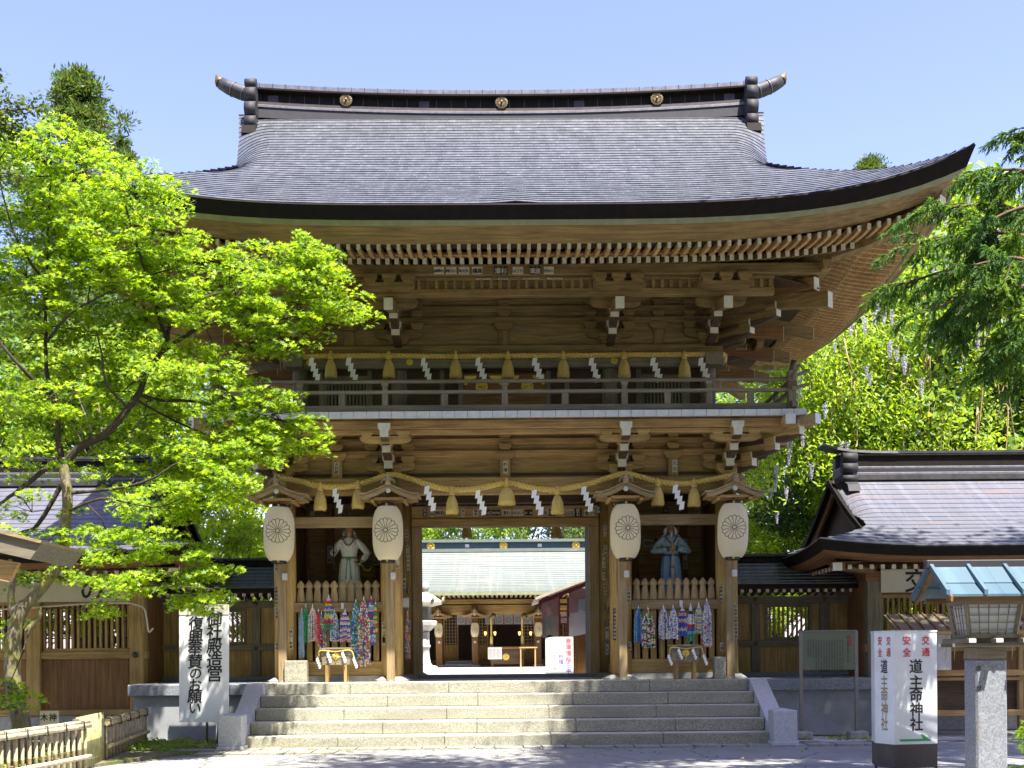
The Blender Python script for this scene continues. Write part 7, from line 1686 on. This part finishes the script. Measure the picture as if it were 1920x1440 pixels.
# ---- conifers far behind
def conifer(seed, h, rad, lo, k_clu=150, k_leaf=150):
    g_ = np.random.default_rng(seed); o = thing('cedar_tree', None, None); m = MB(); m.tube([(0, 0, 0), (.1, 0, h * .5), (0, 0, h * .97)], [.45, .25, .04], 'cedar_bark', 9); m.build('trunk', o, True); lm = MB(); C_, A_ = [], []
    for i in range(k_clu):
        t = g_.uniform(0, 1) ** .8; z = lo + (h - lo) * t; a = g_.uniform(0, 6.28); env = rad * (1 - t ** 1.8) ** .8 * (.66 + .40 * math.sin(3 * a + 5 * t) * math.cos(11 * t + a)) + .2; r = env * g_.uniform(.45, 1); c = np.array([r * math.cos(a), r * math.sin(a), z])
        if i % 2: lm.tube([(0, 0, z - .5), (c[0] * .5, c[1] * .5, z - .25), tuple(c)], [.05, .035, .015], 'cedar_bark', 4)
        k = int(k_leaf * g_.uniform(.6, 1.3)); v = g_.normal(size=(k, 3)); v /= np.linalg.norm(v, axis=1, keepdims=True); cr = g_.uniform(.38, .72)
        C_.append(c + v * cr * g_.uniform(.2, 1, (k, 1)) * np.array([1, 1, .8])); aa = v * .9 + g_.normal(size=(k, 3)) * .35; aa[:, 2] += .25; A_.append(aa)
    C_ = np.concatenate(C_); A_ = np.concatenate(A_); k = len(C_); lm.build('branches', o, True)
    fastmesh('crown', leaves(C_, np.cross(A_, g_.normal(size=(k, 3))), g_.uniform(.10, .20, k), OVAL * np.array([.8, 1.2]), axis=A_), 4, ['dark_b', 'dark_a', 'broad_b'], g_.choice(3, k, p=[.5, .25, .25]), o, True); return o
cf = conifer(5, 24.4, 5.4, 12, 340, 190); tag(cf, 'tall dark cedar standing against the sky above the maple', 'tree', 'cedars against the sky'); cf.location = (-16.4, 20, 0)
c2 = copy_tree(cf); c2.location = (19.7, 36, 3.5); c2.rotation_euler = (0, 0, 2); tag(c2, 'distant cedar tip just showing above the right eave', 'tree', 'cedars against the sky')
c2 = copy_tree(cf); c2.location = (-25.2, 25, -1.5); c2.rotation_euler = (0, 0, 4); tag(c2, 'cedar half cut off by the left edge above the maple', 'tree', 'cedars against the sky')
# near dark branch at the top left
o = thing('evergreen_branch', 'dark leaved evergreen tree at the left edge reaching in above the maple', 'tree', (-8.6, -8.2, 0)); m = MB(); m.tube([(-8.6, -8.2, 0), (-8.5, -8.2, 5), (-8.3, -8.2, 9.5)], [.25, .2, .08], 'bark', 9)
C_, N_ = [], []
for x, y, rx, ry in ((-20, 215, 50, 40), (30, 205, 30, 22), (75, 200, 36, 14), (10, 240, 40, 25), (0, 140, 12, 12), (20, 330, 40, 20)):
    c = W(x, y, -8.2); m.tube([(-8.45, -8.2, c.z - .5), tuple(Vector((-8.45, -8.2, c.z - .5)).lerp(c, .5) + Vector((0, 0, .12))), tuple(c)], [.05, .03, .008], 'bark', 5); k = int(rx * ry * .28); a = nr.normal(size=(k, 3)) * .5; C_.append(np.array(c) + a * np.array([rx * .0075, .35, ry * .0075])); N_.append(up_normals(k, .6, .6, .2))
m.build('trunk', o); C_ = np.concatenate(C_); fastmesh('foliage', leaves(C_, np.concatenate(N_), .075, OVAL), 4, ['dark_a', 'dark_b'], nr.choice(2, len(C_)), o)

# ---- wisteria hanging in the right hand trees
wv = thing('wisteria_vine', 'wisteria climbing the right hand trees with hanging lilac flower clusters', 'vine', (13.4, 9.2, 0))
m = MB(); vs_ = []
for k in range(26):
    x = nr.uniform(1420, 1900); y0 = nr.uniform(520, 760); Yv = nr.uniform(7.6, 9.0); pts = []; xx = x
    for j in range(6): pts.append(W(xx, y0 + j * nr.uniform(30, 60), Yv + nr.uniform(-.2, .2))); xx += nr.uniform(-14, 14)
    m.tube(rope_path(pts, 20), nr.uniform(.012, .028), 'pale_wood_z', 5)
m.build('vine_stems', wv)
C_, N_, A_ = [], [], []
for k in range(150):
    x = nr.uniform(1400, 1900); y = nr.uniform(450 if x > 1700 else 620, 900); 
    if x < 1560 and y < 640: y = 700
    if x > 1700 and y > 560 and k % 2: continue
    c = np.array(W(x, y, nr.uniform(7.4, 9.4))); n_ = 110; v = nr.normal(size=(n_, 3)) * np.array([.30, .22, .38]); C_.append(c + v); N_.append(up_normals(n_, .5, .7, .5)); a = nr.normal(size=(n_, 3)) * .5; a[:, 2] += .8; A_.append(a)
C_ = np.concatenate(C_); fastmesh('foliage', leaves(C_, np.concatenate(N_), nr.uniform(.12, .22, len(C_)), OVAL * np.array([.7, 1]), axis=np.concatenate(A_)), 4, ['broad_c', 'maple_a', 'broad_a', 'maple_c'], nr.choice(4, len(C_), p=[.35, .25, .2, .2]), wv)
def raceme(seed):
    g_ = np.random.default_rng(seed); k = 90; t = g_.uniform(0, 1, k); r = .075 * (1 - t) ** .7 + .012; a = g_.uniform(0, 6.28, k); C = np.stack([r * np.cos(a), r * np.sin(a), -t * .55], 1)
    return fastmesh('flower_cluster', leaves(C, np.stack([np.cos(a), np.sin(a), .2 + 0 * a], 1), .045, OVAL * np.array([1.6, 1])), 4, ['wisteria_flower'])
rp = [raceme(1), raceme(2)]
FP = [(1810, 372), (1790, 390), (1840, 400), (1860, 380), (1775, 420), (1820, 430), (1850, 445), (1800, 455), (1870, 430), (1580, 590), (1592, 600), (1612, 570), (1625, 600), (1640, 590), (1660, 600), (1676, 640), (1684, 655), (1690, 670), (1633, 690), (1640, 700), (1418, 690), (1427, 700), (1438, 690), (1447, 685), (1432, 715), (1410, 720), (1500, 700), (1503, 730), (1497, 760), (1500, 800), (1505, 815), (1490, 830), (1590, 840), (1584, 835), (1455, 880), (1462, 905), (1452, 930), (1448, 970), (1470, 860), (1820, 600), (1840, 610), (1830, 640), (1872, 690), (1745, 500), (1770, 480), (1890, 480), (1570, 650), (1525, 880), (1480, 920), (1540, 760), (1730, 720), (1560, 560), (1600, 540), (1650, 560), (1668, 585)]
for i, (x, y) in enumerate(FP):
    for q in range(1):
        c = rp[(i + q) % 2].copy(); col.objects.link(c); c.parent = wv; c.location = W(x + nr.uniform(-9, 9), y - 8 + nr.uniform(-9, 9), 7.0 if x > 1480 else 7.2) - wv.location; c.rotation_euler = (0, 0, nr.uniform(0, 6)); s_ = nr.uniform(.55, 1.0); c.scale = (s_ * 1.15, s_ * 1.15, s_)
for o in rp: bpy.data.objects.remove(o)

# ---- big cedar at the right: trunk outside the picture, branches hanging in, crown shading the stairs
cd = thing('cedar_tree', 'near cedar at the right edge with feathery drooping green branches', 'tree', (9.4, -10.5, 0)); m = MB(); m.tube([(9.4, -10.5, -.1), (9.3, -10.5, 4), (9.2, -10.5, 12), (9.0, -10.5, 18)], [.42, .36, .22, .06], 'cedar_bark', 14); m.build('trunk', cd)
m = MB(); S_c, S_a, S_n, S_s, S_m = [], [], [], [], []
def spray(root, d, L, dens=1.0, mi_=0):
    """feathery cedar twig: a drooping axis with side strands covered in short needles"""
    root = Vector(root); d = Vector(d).normalized(); K = 7; ax = [root]
    for j in range(K): d = (d + Vector((nr.uniform(-.08, .08), nr.uniform(-.08, .08), -.09))).normalized(); ax.append(ax[-1] + d * L / K)
    m.tube(ax, [.008 - .006 * j / K for j in range(K + 1)], 'cedar_bark', 4)
    for j in range(1, K + 1):
        for s in range(max(1, int(4 * dens))):
            b = ax[j - 1].lerp(ax[j], nr.uniform(0, 1)); side = Vector(nr.normal(size=3)); side = (side - d * side.dot(d)).normalized(); e = (d * .75 + side * .65 + Vector((0, 0, -.08))).normalized(); l = L * nr.uniform(.22, .42) * (1 - .35 * j / K)
            q = b.copy(); n_ = 7
            for t in range(n_):
                e = (e + Vector((nr.uniform(-.05, .05), 0, -.07))).normalized(); q2 = q + e * l / n_
                for u in range(3): S_c.append(q.lerp(q2, u / 3)); S_a.append(e * 1.0 + Vector(nr.normal(size=3)) * .34); S_s.append(nr.uniform(.035, .055)); S_m.append(mi_ if nr.random() < .6 else nr.integers(0, 3))
                q = q2
BR = [((1935, 505), (1640, 545), 10, -9.6), ((1940, 470), (1660, 470), 9, -9.9), ((1935, 560), (1700, 590), 9, -10.2), ((1930, 430), (1690, 405), 6, -9.8), ((1935, 600), (1760, 610), 8, -9.4), ((1940, 640), (1830, 690), 7, -9.9), ((1935, 520), (1740, 520), 9, -10.6), ((1940, 300), (1870, 250), 4, -9.9), ((1940, 380), (1800, 330), 5, -10.1), ((1940, 340), (1840, 370), 4, -9.7), ((1940, 410), (1780, 440), 7, -10.3), ((1940, 690), (1890, 720), 5, -9.8), ((1935, 450), (1850, 480), 7, -9.5), ((1935, 540), (1850, 560), 8, -10.0), ((1935, 620), (1880, 640), 7, -10.4), ((1940, 660), (1850, 660), 6, -9.5)]
for (x0, y0), (x1, y1), ns, Yb in BR:
    a, b = W(x0 + 60, y0 - 30, Yb), W(x1 + 45, y1 - 10, Yb); t0 = Vector((9.3, -10.5, a.z + .4)); pts = [t0, a, a.lerp(b, .5) + Vector((0, 0, .10)), b]; P2 = limb(m, pts, .05, .012, 'cedar_bark', 6)
    for k in range(int(ns * 2.4)):
        i = int(nr.uniform(.45, 1) * (len(P2) - 1)); c = P2[i]; d = Vector((-.75 + nr.uniform(-.3, .5), nr.uniform(-.6, .6), nr.uniform(-.55, .25))); spray(c, d, nr.uniform(.38, .62), .8, int(nr.integers(0, 3)))
    spray(b, (-1, 0, -.15), .5, 1.2, 0)
print('cedar needles', len(S_c))
C_ = np.array([tuple(v) for v in S_c]); A_ = np.array([tuple(v) for v in S_a]); k = len(C_); S_s = np.array(S_s)
fastmesh('foliage', leaves(C_, np.cross(A_, nr.normal(size=(k, 3))), S_s, BLADE * np.array([2.6, 1.2]), axis=A_), 4, ['needle_a', 'needle_b', 'needle_c'], S_m, cd)
def canopy(parent, boxes, dens, size=.20):
    C_ = []
    for x0, x1, y0, y1, z0, z1, n_ in boxes:
        for k in range(n_):
            c = np.array([nr.uniform(x0, x1), nr.uniform(y0, y1), nr.uniform(z0, z1)]); C_.append(c + nr.normal(size=(dens, 3)) * np.array([.55, .55, .25]))
    C_ = np.concatenate(C_); k = len(C_); fastmesh('crown', leaves(C_, up_normals(k, .7, .6, 0), nr.uniform(.7, 1.3, k) * size, OVAL), 4, ['needle_a', 'dark_b'], nr.choice(2, k), parent)
canopy(cd, [(4.9, 9, -11.5, -7.2, 14, 16.5, 180), (8, 17, -12, -6.5, 13.8, 17, 140)], 170)
for k in range(10): a = nr.uniform(0, 6.28); z = nr.uniform(11, 15); m.tube([(9.2, -10.5, z - 1), (9.2 + 2 * math.cos(a), -10.5 + 1.5 * math.sin(a), z), (9.2 + 4 * math.cos(a), -10.5 + 2.4 * math.sin(a), z + .4)], [.09, .06, .02], 'cedar_bark', 6)
m.build('branches', cd)
t2 = thing('cedar_tree', 'tall tree beside the path outside the picture whose crown shades the forecourt', 'tree', (5.6, -18.5, 0)); m2 = MB(); m2.tube([(5.6, -18.5, -.1), (5.4, -18.2, 8), (4.6, -16.5, 15)], [.4, .32, .12], 'cedar_bark', 12)
for dx, dy in ((-4, 3), (-2, 4.5), (1, 4.5), (3, 3)): m2.tube([(5.2, -17.8, 11.5), (5 + dx * .5, -17 + dy * .5, 13.6), (4.6 + dx, -16.5 + dy, 14.8)], [.14, .09, .03], 'cedar_bark', 7)
m2.build('trunk', t2); canopy(t2, [(.6, 5.6, -16.5, -11.2, 13.6, 16, 62)], 150); canopy(t2, [(-9, 15, -36, -20, 13.5, 20, 190), (-16, -9, -36, -22, 12, 20, 60)], 130, .32)  # second canopy is unseen, added over the forecourt to cut bounce and sky light
# ---- small plants
g_ = MB(); C_, N_ = [], []
for k in range(150):
    x, y = nr.uniform(-7.6, -5.65), nr.uniform(-3.9, -1.6)
    if y < -3.2 and x > -6.2: continue
    n_ = 16; C_.append(np.array([x, y, .09]) + nr.normal(size=(n_, 3)) * np.array([.12, .10, .035])); N_.append(up_normals(n_, .8, .4, .3))
for k in range(160):
    x, y = nr.uniform(-10, -7.2), nr.uniform(-8, -1.6); n_ = 14; C_.append(np.array([x, y, .12]) + nr.normal(size=(n_, 3)) * np.array([.14, .12, .05])); N_.append(up_normals(n_, .8, .4, .3))
for k in range(20):
    x = nr.uniform(5.5, 7.6); n_ = 8; C_.append(np.array([x, nr.uniform(-2.3, -1.4), .04]) + nr.normal(size=(n_, 3)) * np.array([.08, .05, .02])); N_.append(up_normals(n_, .8, .4, .3))
C_ = np.concatenate(C_); tag(fastmesh('ground_cover', leaves(C_, np.concatenate(N_), nr.uniform(.05, .09, len(C_)), OVAL), 4, ['broad_a', 'broad_c', 'maple_b', 'dry_leaf'], nr.choice(4, len(C_), p=[.35, .3, .25, .1])), kind='stuff')
# young cedar at the bottom right corner
yc = thing('young_cedar', 'young light green cedar at the bottom right corner', 'shrub', (W(1990, 1440, -11.5).x, -11.5, 0)); m = MB(); bx = yc.location.x; m.tube([(bx, -11.5, 0), (bx + .02, -11.5, 1.3)], [.025, .008], 'cedar_bark', 6); S_c, S_a, S_s, S_m = [], [], [], []
for k in range(46):
    z = nr.uniform(.1, 1.15); a = nr.uniform(0, 6.28); spray((bx, -11.5, z), (math.cos(a), math.sin(a), .35), nr.uniform(.35, .6) * (1.2 - z * .3), .8, 1)
m.build('stem', yc); C_ = np.array([tuple(v) for v in S_c]); A_ = np.array([tuple(v) for v in S_a]); k = len(C_)
fastmesh('foliage', leaves(C_, np.cross(A_, nr.normal(size=(k, 3))), np.array(S_s), BLADE * np.array([2.2, 1.1]), axis=A_), 4, ['needle_b', 'maple_b', 'needle_a'], S_m, yc)

# unseen wood behind the camera, added tall and dense to block low sky light
C_ = []
for k in range(3800):
    t = nr.uniform(0, 1); x = -62 + 124 * t; y = -46 + 20 * abs(2 * t - 1) ** 3 + nr.normal() * 2.2; z = 30 * nr.uniform(0, 1) ** .8; C_.append(np.array([x, y, z]) + nr.normal(size=(12, 3)) * .9)
C_ = np.concatenate(C_); tag(fastmesh('unseen_woodland', leaves(C_, nr.normal(size=(len(C_), 3)), 1.1, OVAL), 4, ['broad_a', 'broad_b', 'dark_b'], nr.choice(3, len(C_))), kind='stuff')

# fallen leaves and twigs on the steps, the paving and the forecourt
C_ = []
for k in range(260):
    C_.append((nr.uniform(-6.5, 7.5), nr.uniform(-6.2, -2.95), .045 if nr.random() < .2 else .02))
for i in range(5):
    for k in range(26): C_.append((nr.uniform(-4.8, 4.8), -1.10 - TR * (4 - i) + nr.beta(2.2, .9) * .44, P0 * (i + 1) / 5 + .010))
for k in range(60): C_.append((nr.uniform(-7.4, 7.4), nr.uniform(-1.0, -.5), P0 + .012))
C_ = np.array(C_); tag(fastmesh('leaf_litter', leaves(C_, nr.normal(size=(len(C_), 3)) * .25 + np.array([0, 0, 1]), nr.uniform(.03, .06, len(C_)), STAR), 10, ['dry_leaf', 'bark', 'maple_b'], nr.choice(3, len(C_), p=[.5, .25, .25])), kind='stuff')
